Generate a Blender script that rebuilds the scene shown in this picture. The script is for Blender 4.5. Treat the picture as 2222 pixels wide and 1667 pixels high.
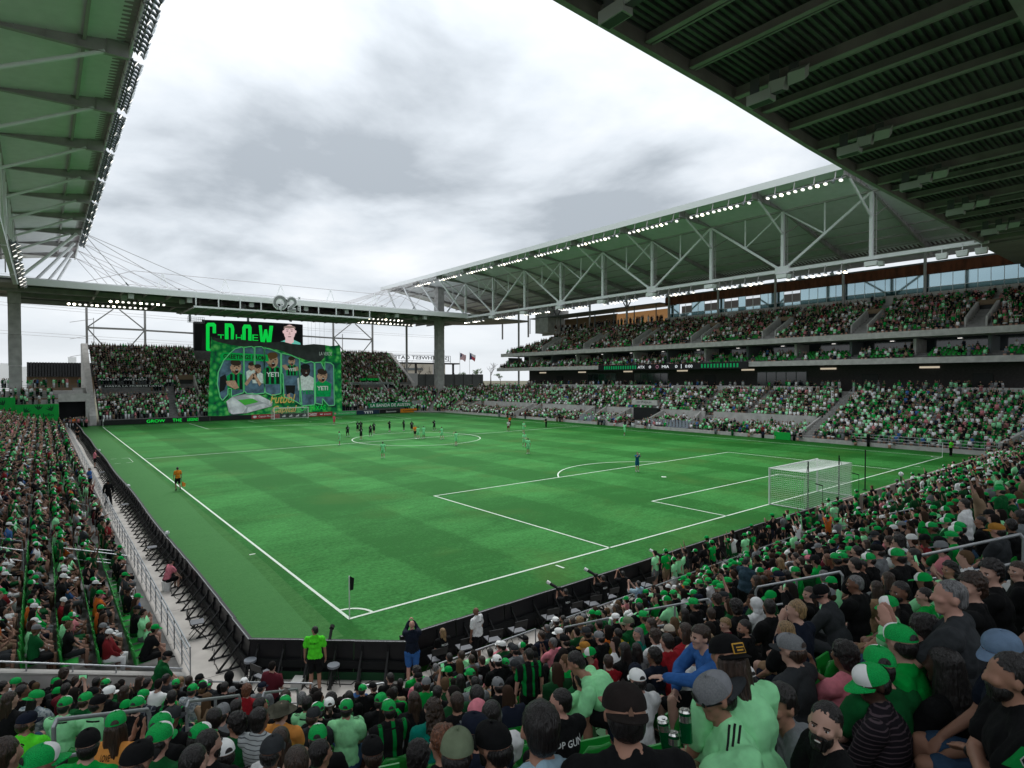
import bpy, bmesh, math, random
import numpy as np
from mathutils import Vector, Matrix, noise
from mathutils.bvhtree import BVHTree
R = math.radians
for o in list(bpy.data.objects): bpy.data.objects.remove(o)
S = bpy.context.scene
COL = S.collection
rng = random.Random(7)

# ---------------------------------------------------------------- camera
CP = Vector((-8.65687, -19.21588, 8.60888))
_yaw, _pitch, _roll, FPX, PPX, PPY = 0.65196, -0.0182492, -0.0027715, 1250.31, -65.155, 11.2476
def _axes():
    cy, sy, cp, sp = math.cos(_yaw), math.sin(_yaw), math.cos(_pitch), math.sin(_pitch)
    f = Vector((sy*cp, cy*cp, sp)); r = Vector((cy, -sy, 0)); u = r.cross(f)
    c, s = math.cos(_roll), math.sin(_roll)
    return c*r+s*u, -s*r+c*u, f
CR, CU, CF = _axes()
cam = bpy.data.cameras.new('camera'); camo = bpy.data.objects.new('camera', cam); COL.objects.link(camo)
camo.matrix_world = Matrix((( CR.x, CU.x, -CF.x, CP.x), (CR.y, CU.y, -CF.y, CP.y), (CR.z, CU.z, -CF.z, CP.z), (0, 0, 0, 1)))
cam.sensor_width = 36; cam.lens = FPX/2222*36; cam.shift_x = -PPX/2222; cam.shift_y = PPY/2222
cam.clip_start = 0.1; cam.clip_end = 4000
S.camera = camo
# ---------------------------------------------------------------- world, sun, exposure
w = bpy.data.worlds.new('World'); S.world = w; w.use_nodes = True
nt = w.node_tree; nt.nodes.clear()
def N(t, **k):
    n = nt.nodes.new(t)
    for a, b in k.items(): setattr(n, a, b)
    return n
L = lambda a, b: nt.links.new(a, b)
out = N('ShaderNodeOutputWorld'); mix = N('ShaderNodeMixShader')
sky = N('ShaderNodeTexSky'); sky.sky_type = 'NISHITA'; sky.sun_disc = False; sky.sun_elevation = R(62); sky.sun_rotation = R(200)
b1 = N('ShaderNodeBackground'); b1.inputs[1].default_value = 0.08; L(sky.outputs[0], b1.inputs[0])
tc = N('ShaderNodeTexCoord'); sep = N('ShaderNodeSeparateXYZ'); L(tc.outputs['Generated'], sep.inputs[0])
ad = N('ShaderNodeMath', operation='MAXIMUM'); L(sep.outputs[2], ad.inputs[0]); ad.inputs[1].default_value = 0.0
ad2 = N('ShaderNodeMath', operation='ADD'); L(ad.outputs[0], ad2.inputs[0]); ad2.inputs[1].default_value = 0.16
dx = N('ShaderNodeMath', operation='DIVIDE'); L(sep.outputs[0], dx.inputs[0]); L(ad2.outputs[0], dx.inputs[1])
dy = N('ShaderNodeMath', operation='DIVIDE'); L(sep.outputs[1], dy.inputs[0]); L(ad2.outputs[0], dy.inputs[1])
cb = N('ShaderNodeCombineXYZ'); L(dx.outputs[0], cb.inputs[0]); L(dy.outputs[0], cb.inputs[1]); cb.inputs[2].default_value = 19.0
n1 = N('ShaderNodeTexNoise'); n1.inputs['Scale'].default_value = 0.95; n1.inputs['Detail'].default_value = 7; n1.inputs['Roughness'].default_value = 0.53; n1.inputs['Distortion'].default_value = 0.25
L(cb.outputs[0], n1.inputs['Vector'])
cr = N('ShaderNodeValToRGB'); e = cr.color_ramp.elements
e[0].position = 0.37; e[0].color = (0.295, 0.325, 0.355, 1); e[1].position = 0.64; e[1].color = (0.67, 0.685, 0.70, 1)
m_ = cr.color_ramp.elements.new(0.49); m_.color = (0.49, 0.525, 0.56, 1)
L(n1.outputs[0], cr.inputs[0])
hz = N('ShaderNodeMapRange'); L(ad.outputs[0], hz.inputs[0]); hz.inputs[1].default_value = 0.0; hz.inputs[2].default_value = 0.22
hm = N('ShaderNodeMixRGB'); L(hz.outputs[0], hm.inputs[0]); hm.inputs[1].default_value = (0.58, 0.61, 0.645, 1); L(cr.outputs[0], hm.inputs[2])
z2 = N('ShaderNodeMath', operation='MULTIPLY'); L(ad.outputs[0], z2.inputs[0]); L(ad.outputs[0], z2.inputs[1])      # an overcast sky is brighter towards the zenith
z3 = N('ShaderNodeMath', operation='MULTIPLY_ADD'); L(z2.outputs[0], z3.inputs[0]); z3.inputs[1].default_value = 1.2; z3.inputs[2].default_value = 1.0
b2 = N('ShaderNodeBackground'); L(z3.outputs[0], b2.inputs[1]); L(hm.outputs[0], b2.inputs[0])
mix.inputs[0].default_value = 0.93; L(b1.outputs[0], mix.inputs[1]); L(b2.outputs[0], mix.inputs[2]); L(mix.outputs[0], out.inputs[0])
sl = bpy.data.lights.new('sun', 'SUN'); sl.energy = 1.5; sl.angle = R(35); sl.color = (1, 0.98, 0.95)
so = bpy.data.objects.new('sun', sl); COL.objects.link(so); so.rotation_euler = (R(28), 0, R(160)); so.location = (30, 50, 80)
S.view_settings.view_transform = 'Standard'; S.view_settings.look = 'None'; S.view_settings.gamma = 1
S.view_settings.use_curve_mapping = False; S.view_settings.exposure = 0.60
S.cycles.max_bounces = 6; S.cycles.diffuse_bounces = 3; S.cycles.glossy_bounces = 3; S.cycles.transmission_bounces = 4; S.cycles.transparent_max_bounces = 8
try: S.cycles.use_denoising = True
except Exception: pass

# ---------------------------------------------------------------- picture point -> point on a plane (photo pixels, 2222 wide)
def ray(a, b): return (CF*FPX + CR*(a-1111-PPX) - CU*(b-833.5-PPY)).normalized()
def hit(a, b, X=None, Y=None, Z=None):
    d = ray(a, b)
    t = (X-CP.x)/d.x if X is not None else (Y-CP.y)/d.y if Y is not None else (Z-CP.z)/d.z
    return CP + d*t
def project(p):
    d = Vector(p)-CP; z = d.dot(CF)
    return (1111+PPX+FPX*d.dot(CR)/z, 833.5+PPY-FPX*d.dot(CU)/z, z)

# ---------------------------------------------------------------- materials
MATS = {}
def mat(name, col, rough=0.7, metal=0.0, var=0.0, scale=4.0, bump=0.0, emit=None, es=1.0, stretch=(1,1,1), spec=0.3, alpha=None):
    if name in MATS: return MATS[name]
    m = bpy.data.materials.new(name); m.use_nodes = True; t = m.node_tree; b = t.nodes['Principled BSDF']
    b.inputs['Base Color'].default_value = (*col, 1); b.inputs['Roughness'].default_value = rough; b.inputs['Metallic'].default_value = metal
    b.inputs['Specular IOR Level'].default_value = spec
    if var or bump:
        tc = t.nodes.new('ShaderNodeTexCoord'); mp = t.nodes.new('ShaderNodeMapping'); mp.inputs['Scale'].default_value = stretch
        no = t.nodes.new('ShaderNodeTexNoise'); no.inputs['Scale'].default_value = scale; no.inputs['Detail'].default_value = 5
        t.links.new(tc.outputs['Object'], mp.inputs[0]); t.links.new(mp.outputs[0], no.inputs['Vector'])
        if var:
            mr = t.nodes.new('ShaderNodeMapRange'); mr.inputs[1].default_value = 0.3; mr.inputs[2].default_value = 0.7
            mr.inputs[3].default_value = 1-var; mr.inputs[4].default_value = 1+var; t.links.new(no.outputs[0], mr.inputs[0])
            vm = t.nodes.new('ShaderNodeVectorMath'); vm.operation = 'SCALE'; vm.inputs[0].default_value = col
            t.links.new(mr.outputs[0], vm.inputs['Scale']); t.links.new(vm.outputs[0], b.inputs['Base Color'])
        if bump:
            bp = t.nodes.new('ShaderNodeBump'); bp.inputs['Strength'].default_value = bump; bp.inputs['Distance'].default_value = 0.02
            t.links.new(no.outputs[0], bp.inputs['Height']); t.links.new(bp.outputs[0], b.inputs['Normal'])
    if emit:
        b.inputs['Emission Color'].default_value = (*emit, 1); b.inputs['Emission Strength'].default_value = es
    MATS[name] = m
    return m
CONC = mat('concrete', (0.40, 0.395, 0.385), 0.9, var=0.22, scale=0.9, bump=0.25)
CONC2 = mat('pale concrete', (0.46, 0.45, 0.43), 0.9, var=0.16, scale=1.3, bump=0.2)
WALK = mat('walkway concrete', (0.50, 0.475, 0.445), 0.85, var=0.17, scale=1.3, bump=.15)
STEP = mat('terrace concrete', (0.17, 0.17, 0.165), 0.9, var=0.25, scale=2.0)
STEEL = mat('white painted steel', (0.74, 0.76, 0.77), 0.45, var=0.05, scale=1.0)
STEELG = mat('grey painted steel', (0.38, 0.365, 0.365), 0.5, var=0.08, scale=1.0)
STEELD = mat('dark grey steel', (0.10, 0.115, 0.12), 0.5)
GALV = mat('galvanised steel', (0.36, 0.38, 0.40), 0.38, metal=0.55, var=0.12, scale=9)
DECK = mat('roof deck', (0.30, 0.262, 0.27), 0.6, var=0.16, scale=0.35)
DECKR = mat('shaded roof deck', (0.135, 0.108, 0.112), 0.6, var=0.22, scale=0.35)  # left roof's deck again, with the right side's shade put into its colour
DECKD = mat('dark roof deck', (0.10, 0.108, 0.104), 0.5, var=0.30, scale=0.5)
BEAMD = mat('dark roof beam', (0.31, 0.30, 0.295), 0.5, var=0.16, scale=0.8)
BLACK = mat('black plastic', (0.012, 0.013, 0.014), 0.45)
BLACKM = mat('matt black', (0.008, 0.009, 0.010), 0.85)
SEATG = mat('green seat plastic', (0.010, 0.24, 0.030), 0.35, spec=0.45)
SEATU = mat('grey seat fabric', (0.25, 0.28, 0.32), 0.6)
WHITE = mat('white paint', (0.75, 0.77, 0.77), 0.6)
NETM = mat('white net cord', (0.62, 0.68, 0.64), 0.7)
GLASS = mat('window glass', (0.36, 0.50, 0.55), 0.04, metal=0.85, spec=0.9)
GLASSD = mat('dark window glass', (0.015, 0.025, 0.03), 0.08, spec=0.8)
RUST = mat('rusty weathering steel', (0.105, 0.030, 0.012), 0.75, var=0.45, scale=2.2, stretch=(1, 1, 0.25))
BRICKD = mat('dark brick', (0.055, 0.05, 0.05), 0.8, var=0.3, scale=3, stretch=(1, 1, 4))
GREENW = mat('bright green board', (0.0, 0.36, 0.045), 0.6, var=0.05)
SCRG = mat('green screen light', (0.0, 0.30, 0.02), 0.5, emit=(0.0, 0.75, 0.06), es=0.55)
SCRW = mat('white screen light', (0.5, 0.5, 0.5), 0.5, emit=(0.8, 0.85, 0.9), es=0.6)
SCRB = mat('black screen', (0.006, 0.006, 0.008), 0.3)
LAMPON = mat('lit floodlight lens', (0.9, 0.88, 0.8), 0.3, emit=(1.0, 0.96, 0.90), es=1.0)
LAMPHOT = mat('bright floodlight lens', (0.9, 0.88, 0.8), 0.3, emit=(1.0, 0.88, 0.66), es=9)
LAMPOFF = mat('floodlight reflector', (0.55, 0.58, 0.6), 0.18, metal=0.7)
LAMPH = mat('floodlight housing', (0.13, 0.15, 0.165), 0.45)
WARM = mat('warm lit panel', (0.35, 0.22, 0.10), 0.6, emit=(1.0, 0.5, 0.2), es=0.13)

# ---------------------------------------------------------------- mesh helper
class MB:
    def __init__(s): s.v = []; s.f = []; s.m = []; s.mats = []
    def mi(s, m):
        if m not in s.mats: s.mats.append(m)
        return s.mats.index(m)
    def add(s, vs, fs, m):
        k = len(s.v); i = s.mi(m); s.v += [tuple(p) for p in vs]
        for f in fs: s.f.append(tuple(k+a for a in f)); s.m.append(i)
        return s
    def box(s, c, d, m, rz=0.0):
        hx, hy, hz_ = d[0]/2, d[1]/2, d[2]/2; ca, sa = math.cos(rz), math.sin(rz)
        vs = []
        for z in (-hz_, hz_):
            for x, y in ((-hx, -hy), (hx, -hy), (hx, hy), (-hx, hy)):
                vs.append((c[0]+x*ca-y*sa, c[1]+x*sa+y*ca, c[2]+z))
        return s.add(vs, BOXF, m)
    def bar(s, p, q, wd, ht, m, up=(0, 0, 1)):
        p, q = Vector(p), Vector(q); d = (q-p).normalized(); u = Vector(up)
        if abs(d.dot(u)) > 0.99: u = Vector((1, 0, 0)) if abs(d.x) < .9 else Vector((0, 1, 0))
        r = d.cross(u).normalized(); u = r.cross(d)
        vs = [e + r*a*wd/2 + u*b*ht/2 for e in (p, q) for a, b in ((-1, -1), (1, -1), (1, 1), (-1, 1))]
        return s.add(vs, [(3,2,1,0), (4,5,6,7), (0,1,5,4), (1,2,6,5), (2,3,7,6), (3,0,4,7)], m)
    def tube(s, p, q, r1, m, r2=None, n=8, caps=True):
        p, q = Vector(p), Vector(q); r2 = r1 if r2 is None else r2
        d = (q-p).normalized(); u = Vector((0, 0, 1)) if abs(d.z) < .9 else Vector((1, 0, 0)); r = d.cross(u).normalized(); u = r.cross(d)
        vs = [p + (r*math.cos(2*math.pi*k/n)+u*math.sin(2*math.pi*k/n))*r1 for k in range(n)] + [q + (r*math.cos(2*math.pi*k/n)+u*math.sin(2*math.pi*k/n))*r2 for k in range(n)]
        fs = [(k, (k+1) % n, n+(k+1) % n, n+k) for k in range(n)]
        if caps: fs += [tuple(range(n-1, -1, -1)), tuple(range(n, 2*n))]
        return s.add(vs, fs, m)
    def path(s, pts, r, m, n=8):
        for a, b in zip(pts, pts[1:]): s.tube(a, b, r, m, n=n)
        return s
    def prism(s, pts, d, m):
        """closed outline (3D points) extruded by vector d"""
        d = Vector(d); n = len(pts); a = [Vector(p) for p in pts]; b = [p+d for p in a]
        return s.add(a+b, [tuple(range(n-1, -1, -1)), tuple(range(n, 2*n))] + [(k, (k+1) % n, n+(k+1) % n, n+k) for k in range(n)], m)
    def ball(s, c, r, m, nu=10, nv=7):
        rx, ry, rz = (r, r, r) if not hasattr(r, '__len__') else r
        vs = [(c[0], c[1], c[2]-rz)]
        for j in range(1, nv):
            a = math.pi*j/nv-math.pi/2
            for i in range(nu): b = 2*math.pi*i/nu; vs.append((c[0]+rx*math.cos(a)*math.cos(b), c[1]+ry*math.cos(a)*math.sin(b), c[2]+rz*math.sin(a)))
        vs.append((c[0], c[1], c[2]+rz)); fs = []
        for i in range(nu): fs.append((0, 1+(i+1) % nu, 1+i)); fs.append((len(vs)-1, 1+(nv-2)*nu+i, 1+(nv-2)*nu+(i+1) % nu))
        for j in range(nv-2):
            for i in range(nu): a = 1+j*nu; fs.append((a+i, a+(i+1) % nu, a+nu+(i+1) % nu, a+nu+i))
        return s.add(vs, fs, m)
    def mesh(s, name, smooth=False):
        me = bpy.data.meshes.new(name); me.from_pydata(s.v, [], s.f)
        for m in s.mats: me.materials.append(m)
        me.polygons.foreach_set('material_index', s.m)
        if smooth: me.polygons.foreach_set('use_smooth', [True]*len(s.f))
        me.update(); return me
    def obj(s, name, parent=None, smooth=False, base=None):
        """world-coordinate geometry; moved so that the object's origin is its parent's, or `base` when top-level"""
        o = None
        org = Vector(parent['_o']) if parent is not None and '_o' in parent else (Vector(base) if base is not None else Vector((0, 0, 0)))
        if org.length > 0: s.v = [(a[0]-org.x, a[1]-org.y, a[2]-org.z) for a in s.v]
        o = bpy.data.objects.new(name, s.mesh(name, smooth)); COL.objects.link(o)
        o['_o'] = tuple(org)
        if parent is not None: o.parent = parent
        else: o.location = org
        return o
BOXF = [(3,2,1,0), (4,5,6,7), (0,1,5,4), (1,2,6,5), (2,3,7,6), (3,0,4,7)]
def tag(o, label=None, cat=None, group=None, kind=None):
    if label: o['label'] = label
    if cat: o['category'] = cat
    if group: o['group'] = group
    if kind: o['kind'] = kind
    return o
def thing(name, label, cat, loc=(0, 0, 0), group=None, rz=0.0):
    o = bpy.data.objects.new(name, None); COL.objects.link(o); o.location = loc; o.empty_display_size = 0.3
    o['_o'] = tuple(loc) if rz == 0 else (0, 0, 0)
    o.rotation_euler[2] = rz
    return tag(o, label, cat, group)
def inst(me, name, parent=None, loc=(0, 0, 0), rot=None, scale=None):
    o = bpy.data.objects.new(name, me); COL.objects.link(o)
    if parent is not None: o.parent = parent
    o.location = loc
    if rot is not None: o.rotation_euler = rot
    if scale is not None: o.scale = scale if hasattr(scale, '__len__') else (scale,)*3
    return o
def copy_tree(o, parent=None):
    c = o.copy(); COL.objects.link(c)
    if parent is not None: c.parent = parent; c.matrix_parent_inverse = o.matrix_parent_inverse
    for ch in o.children: copy_tree(ch, c)
    return c
ORD = ['first','second','third','fourth','fifth','sixth','seventh','eighth','ninth','tenth','eleventh','twelfth','thirteenth','fourteenth','fifteenth','sixteenth','seventeenth','eighteenth','nineteenth','twentieth']
WS = bpy.data.scenes.new('workbench')          # an empty scene in which modifiers are evaluated quickly
def evaluated(o):
    WS.collection.objects.link(o); vl = WS.view_layers[0]; vl.update(); dg = vl.depsgraph; dg.update()
    me = bpy.data.meshes.new_from_object(o.evaluated_get(dg)); bpy.data.objects.remove(o); return me
def nth(k): return ORD[k] if k < 20 else ('%d%s' % (k+1, {1:'st',2:'nd',3:'rd'}.get((k+1) % 10 if (k+1) % 100 not in (11,12,13) else 0, 'th')))
def text_mesh(txt, height, m, width=None, extrude=0.004, bold=0.0, name='lettering', align='CENTER', mirror=False, shear=0.0):
    c = bpy.data.curves.new('t', 'FONT'); c.body = txt; c.size = 1; c.extrude = 0; c.align_x = align; c.align_y = 'CENTER'; c.offset = bold; c.resolution_u = 3; c.shear = shear
    o = bpy.data.objects.new('t', c); me = evaluated(o); bpy.data.curves.remove(c)
    co = np.empty(len(me.vertices)*3); me.vertices.foreach_get('co', co); co = co.reshape(-1, 3)
    if len(co):
        lo, hi = co.min(0), co.max(0); co[:, 1] = (co[:, 1]-(lo[1]+hi[1])/2)*height/max(hi[1]-lo[1], 1e-6)
        k = (width/(hi[0]-lo[0])) if width else height/max(hi[1]-lo[1], 1e-6)
        cx = (lo[0]+hi[0])/2 if align == 'CENTER' else lo[0]
        co[:, 0] = (co[:, 0]-cx)*k*(-1 if mirror else 1)
    me.vertices.foreach_set('co', co.ravel()); me.materials.clear(); me.materials.append(m); me.update(); me.name = name
    return me
def text_on(txt, c, h, m, parent, facing, width=None, name='lettering', bold=0.0, mirror=False, shear=0.0):
    """text centred at c, on a vertical plane whose outward normal is `facing` (bearing degrees)"""
    me = text_mesh(txt, h, m, width, bold=bold, name=name, mirror=mirror, shear=shear)
    org = Vector(parent['_o']) if parent is not None and '_o' in parent else Vector((0, 0, 0))
    return inst(me, name, parent, Vector(c)-org, (R(90), 0, R(180-facing)))
# ================================================================ ground and pitch
PW, PL = 68.58, 105.16
g = MB(); g.add([(-1500,-1500,-.35),(1500,-1500,-.35),(1500,1800,-.35),(-1500,1800,-.35)], [(0,1,2,3)], mat('far ground', (0.10, 0.095, 0.06), 0.95, var=0.3, scale=0.02))
tag(g.obj('ground'), kind='structure')
def grass_mat(name, base, bands=True, worn=True):
    m = bpy.data.materials.new(name); m.use_nodes = True; t = m.node_tree; b = t.nodes['Principled BSDF']
    def n(ty, **k):
        x = t.nodes.new(ty)
        for a, c in k.items(): setattr(x, a, c)
        return x
    def ma(op, a, c=None, c2=None):
        x = n('ShaderNodeMath', operation=op)
        for i, q in enumerate((a, c, c2)):
            if q is None: continue
            if hasattr(q, 'is_output'): t.links.new(q, x.inputs[i])
            else: x.inputs[i].default_value = q
        return x.outputs[0]
    tc = n('ShaderNodeTexCoord'); sp = n('ShaderNodeSeparateXYZ'); t.links.new(tc.outputs['Object'], sp.inputs[0])
    def noise_(sc, det=4, st=(1,1,1), dist=0):
        mp = n('ShaderNodeMapping'); mp.inputs['Scale'].default_value = st; t.links.new(tc.outputs['Object'], mp.inputs[0])
        x = n('ShaderNodeTexNoise'); x.inputs['Scale'].default_value = sc; x.inputs['Detail'].default_value = det; x.inputs['Distortion'].default_value = dist
        t.links.new(mp.outputs[0], x.inputs['Vector']); return x.outputs[0]
    wob = ma('MULTIPLY', ma('SUBTRACT', noise_(0.9, 3), 0.5), 0.5)
    f = None
    if bands:
        def band(coord, period, off, sharp):
            s = ma('SINE', ma('MULTIPLY', ma('ADD', ma('ADD', coord, wob), off), math.pi/period))
            return ma('MINIMUM', ma('MAXIMUM', ma('ADD', ma('MULTIPLY', s, sharp), 0.5), 0.0), 1.0)
        bx = band(sp.outputs[0], 4.66, 0.0, 4.0); by = band(sp.outputs[1], 5.48, 0.0, 2.5)
        f = ma('ADD', ma('MULTIPLY', bx, 0.25), ma('MULTIPLY', by, 0.16))
        f = ma('ADD', f, ma('MULTIPLY', ma('SUBTRACT', noise_(0.10, 3), 0.5), 0.5))
        f = ma('ADD', f, ma('MULTIPLY', ma('SUBTRACT', noise_(0.30, 5, (0.6, 1.1, 1), 0.8), 0.5), 0.75))
    else:
        f = ma('ADD', 0.35, ma('MULTIPLY', ma('SUBTRACT', noise_(0.3, 4), 0.5), 0.4))
    f = ma('ADD', f, ma('MULTIPLY', ma('SUBTRACT', noise_(6.0, 6), 0.5), 1.1))
    f = ma('ADD', f, ma('MULTIPLY', ma('SUBTRACT', noise_(1.6, 5, (0.6, 1.3, 1), 0.4), 0.5), 0.55))
    cr = n('ShaderNodeValToRGB'); e = cr.color_ramp.elements
    e[0].position = 0.05; e[0].color = (*base[0], 1); e[1].position = 0.95; e[1].color = (*base[1], 1); t.links.new(f, cr.inputs[0])
    col = cr.outputs[0]
    if worn:
        wn = n('ShaderNodeMapRange'); t.links.new(noise_(0.16, 5, (1, 1, 1), 0.6), wn.inputs[0]); wn.inputs[1].default_value = 0.53; wn.inputs[2].default_value = 0.76; wn.inputs[4].default_value = 0.55
        mx = n('ShaderNodeMixRGB'); t.links.new(wn.outputs[0], mx.inputs[0]); t.links.new(col, mx.inputs[1]); mx.inputs[2].default_value = (0.048, 0.125, 0.012, 1); col = mx.outputs[0]
    t.links.new(col, b.inputs['Base Color']); b.inputs['Roughness'].default_value = 0.75; b.inputs['Specular IOR Level'].default_value = 0.2
    bp = n('ShaderNodeBump'); bp.inputs['Strength'].default_value = 0.5; bp.inputs['Distance'].default_value = 0.03
    t.links.new(noise_(28, 2), bp.inputs['Height']); t.links.new(bp.outputs[0], b.inputs['Normal'])
    return m
GRASS = grass_mat('pitch grass', ((0.003, 0.104, 0.005), (0.050, 0.282, 0.056)))
EDGEG = grass_mat('worn edge grass', ((0.012, 0.105, 0.010), (0.055, 0.205, 0.045)), bands=False)
TURF = grass_mat('artificial turf', ((0.030, 0.150, 0.030), (0.050, 0.195, 0.046)), bands=False, worn=False)
g = MB(); g.box((34.72, 53.1, -0.105), (77.3, 115.2, 0.21), GRASS); g.obj('pitch')['kind'] = 'structure'
g = MB(); g.add([(-3.9,-1.8,.008),(-1.45,-1.2,.008),(-1.0,8,.008),(-0.9,16,.008),(-.6,28,.008),(-.9,110,.008),(-3.9,110,.008)], [tuple(range(7))], TURF)
g.add([(-3.9,-1.8,.008),(-0.55,-4.7,.008),(-1.05,-2.4,.008),(-1.45,-1.2,.008)], [(0,1,2,3)], TURF); g.obj('artificial_turf_strip')['kind'] = 'structure'
g = MB(); g.add([(-1.45,-1.2,.004),(-.75,-1.2,.004),(-.45,8,.004),(-.4,28,.004),(-.5,110,.004),(-1.3,110,.004),(-1.1,28,.004)], [tuple(range(7))], EDGEG); g.obj('worn_grass_edge')['kind'] = 'structure'
# markings
LINE = mat('pitch line paint', (0.60, 0.70, 0.60), 0.8, var=0.12, scale=14)
g = MB()
def line(x0, y0, x1, y1, wd=0.12, z=0.012):
    if x0 == x1: g.add([(x0-wd/2,min(y0,y1)-wd/2,z),(x0+wd/2,min(y0,y1)-wd/2,z),(x0+wd/2,max(y0,y1)+wd/2,z),(x0-wd/2,max(y0,y1)+wd/2,z)], [(0,1,2,3)], LINE)
    else: g.add([(min(x0,x1)+wd/2,y0-wd/2,z),(max(x0,x1)-wd/2,y0-wd/2,z),(max(x0,x1)-wd/2,y0+wd/2,z),(min(x0,x1)+wd/2,y0+wd/2,z)], [(0,1,2,3)], LINE)
def arc(cx, cy, r, a0, a1, wd=0.12, z=0.016, n=48):
    p = []
    for k in range(n+1):
        a = R(a0+(a1-a0)*k/n); p += [(cx+(r-wd/2)*math.cos(a), cy+(r-wd/2)*math.sin(a), z), (cx+(r+wd/2)*math.cos(a), cy+(r+wd/2)*math.sin(a), z)]
    g.add(p, [(2*k, 2*k+1, 2*k+3, 2*k+2) for k in range(n)], LINE)
line(0,0,0,PL); line(PW,0,PW,PL); line(0,0,PW,0); line(0,PL,PW,PL); line(0,PL/2,PW,PL/2)
for s in (0, 1):
    Y = lambda y: y if s == 0 else PL-y
    for wdt, dp in ((40.32, 16.46), (18.29, 5.49)):
        a, b_ = (PW-wdt)/2, (PW+wdt)/2
        line(a, Y(0), a, Y(dp)); line(b_, Y(0), b_, Y(dp)); line(a, Y(dp), b_, Y(dp))
    th = math.degrees(math.asin(5.49/9.15)); 
    arc(PW/2, Y(10.97), 9.15, (th if s == 0 else -th), (180-th if s == 0 else -(180-th)))
    arc(PW/2, Y(10.97), 0.12, 0, 360, 0.2)
    for cx, a0 in ((0, 0 if s == 0 else 270), (PW, 90 if s == 0 else 180)): arc(cx, Y(0), 0.914, a0, a0+90, n=14)
    for cx in (10.05, PW-10.05): line(cx, Y(-.35), cx, Y(-.75))
arc(PW/2, PL/2, 9.15, 0, 360, n=96); arc(PW/2, PL/2, 0.15, 0, 360, 0.25)
line(-.75, 10.05, -.35, 10.05)
for yy in (50.4, 54.6): line(-2.9,yy,-2.3,yy,.08); line(-1.9,yy,-1.2,yy,.08)
for k in range(4): line(-1.2, 50.9+k*1.0, -1.2, 51.3+k*1.0, .08)
g.obj('pitch_markings')['kind'] = 'structure'
# walkways (floor slabs on the field level, with tooled joints)
g = MB()
yy = -1.4
while yy < 109: g.box((-5.2, yy+1.5, -0.03), (2.6, 2.985, 0.14), WALK); yy += 3.0
g.obj('side_walkway')['kind'] = 'structure'
g = MB()
g.prism([(-5.6,-1.42,-.06),(-3.95,-1.42,-.06),(-.5,-4.9,-.06),(30,-4.35,-.06),(80,-4.35,-.06),(80,-6.75,-.06),(-1,-6.75,-.06),(-3.6,-5.9,-.06),(-9,-1.42,-.06)], (0,0,.10), WALK)
g.obj('corner_walkway')['kind'] = 'structure'
g = MB(); g.box((78, 52, -0.02), (8.6, 118, 0.10), WALK); g.box((38, 111.5, -0.02), (84, 3.6, 0.1), mat('dark apron', (0.07, 0.08, 0.075), 0.9)); g.obj('far_apron')['kind'] = 'structure'

# ================================================================ stands: rows of terraces
def unit(deg): return (math.sin(R(deg)), math.cos(R(deg)))
F40, F20, F0 = (unit(39.6), -6.40), (unit(20.0), -6.85), ((0.0, 1.0), -6.55)
FL = ((1.0, 0.0), -5.95)
FR, FFR, FF = ((-1.0, 0.0), -73.6), (unit(225), -125.2), ((0.0, -1.0), -111.3)
FNR = (unit(315), -54.6)
def isec(a, b, D):
    (n1, c1), (n2, c2) = a, b; d = n1[0]*n2[1]-n1[1]*n2[0]; p, q = c1-D, c2-D
    return ((p*n2[1]-q*n1[1])/d, (n1[0]*q-n2[0]*p)/d)
def on(f, D, x=None, y=None):
    (n, c) = f; k = c-D
    return (x, (k-n[0]*x)/n[1]) if x is not None else ((k-n[1]*y)/n[0], y)
TR = 0.82
def terrace(name, poly, zf, D0, nrow, m=STEP, label=None, base=-0.3, tr=TR):
    """poly(D) -> list of (x, y); steps from D0 back"""
    mb = MB()
    for k in range(nrow):
        d0, d1 = D0+k*tr, D0+(k+1)*tr
        a, b = poly(d0), poly(d1); z, zp = zf(k), (zf(k-1) if k else base)
        n = len(a)
        vs = [(p[0], p[1], z) for p in a]+[(p[0], p[1], z) for p in b]+[(p[0], p[1], zp) for p in a]
        mb.add(vs, [(i, i+1, n+i+1, n+i) for i in range(n-1)]+[(2*n+i, 2*n+i+1, i+1, i) for i in range(n-1)], m)
    o = mb.obj(name); o['kind'] = 'structure'; return o
zN = lambda k: 0.08+0.398*k                      # the near and corner stand: one step per row
zL = lambda k: 0.30+0.222*k
zR = lambda k: 0.35+0.31*k
zR1 = lambda k: 0.10+0.10*k if k < 9 else 2.35+0.40*(k-9)
zF = lambda k: 1.00+0.475*k
pN = lambda D: [on(F40, D, y=-1.45), isec(F40, F20, D), isec(F20, F0, D), on(F0, D, x=86)]
pL = lambda D: [(-5.95-D, 107.5), (-5.95-D, -1.2)]
pR = lambda D: [(73.6+D, 17.0), (73.6+D, -3.4-.41*D), on(FNR, D, x=69.5+.2*D)]
pR1 = lambda D: [(73.6+D, 103.6+.41*D), (73.6+D, 17.0)]
pC = lambda D: [(66+.41*D, 111.3+D), isec(FF, FFR, D), isec(FFR, FR, D)]
pF = lambda D: [(-0.2, 111.3+D), (74.5 if D > 11.4 else 66.0+.41*D, 111.3+D)]
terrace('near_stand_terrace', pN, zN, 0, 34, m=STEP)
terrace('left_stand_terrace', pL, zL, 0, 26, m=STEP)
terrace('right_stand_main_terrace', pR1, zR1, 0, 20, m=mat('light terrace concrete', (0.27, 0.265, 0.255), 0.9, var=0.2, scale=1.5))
terrace('right_stand_lower_terrace', pR, zR, 0, 20, m=mat('light terrace concrete', (0.27, 0.265, 0.255), 0.9, var=0.2, scale=1.5))
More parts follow.
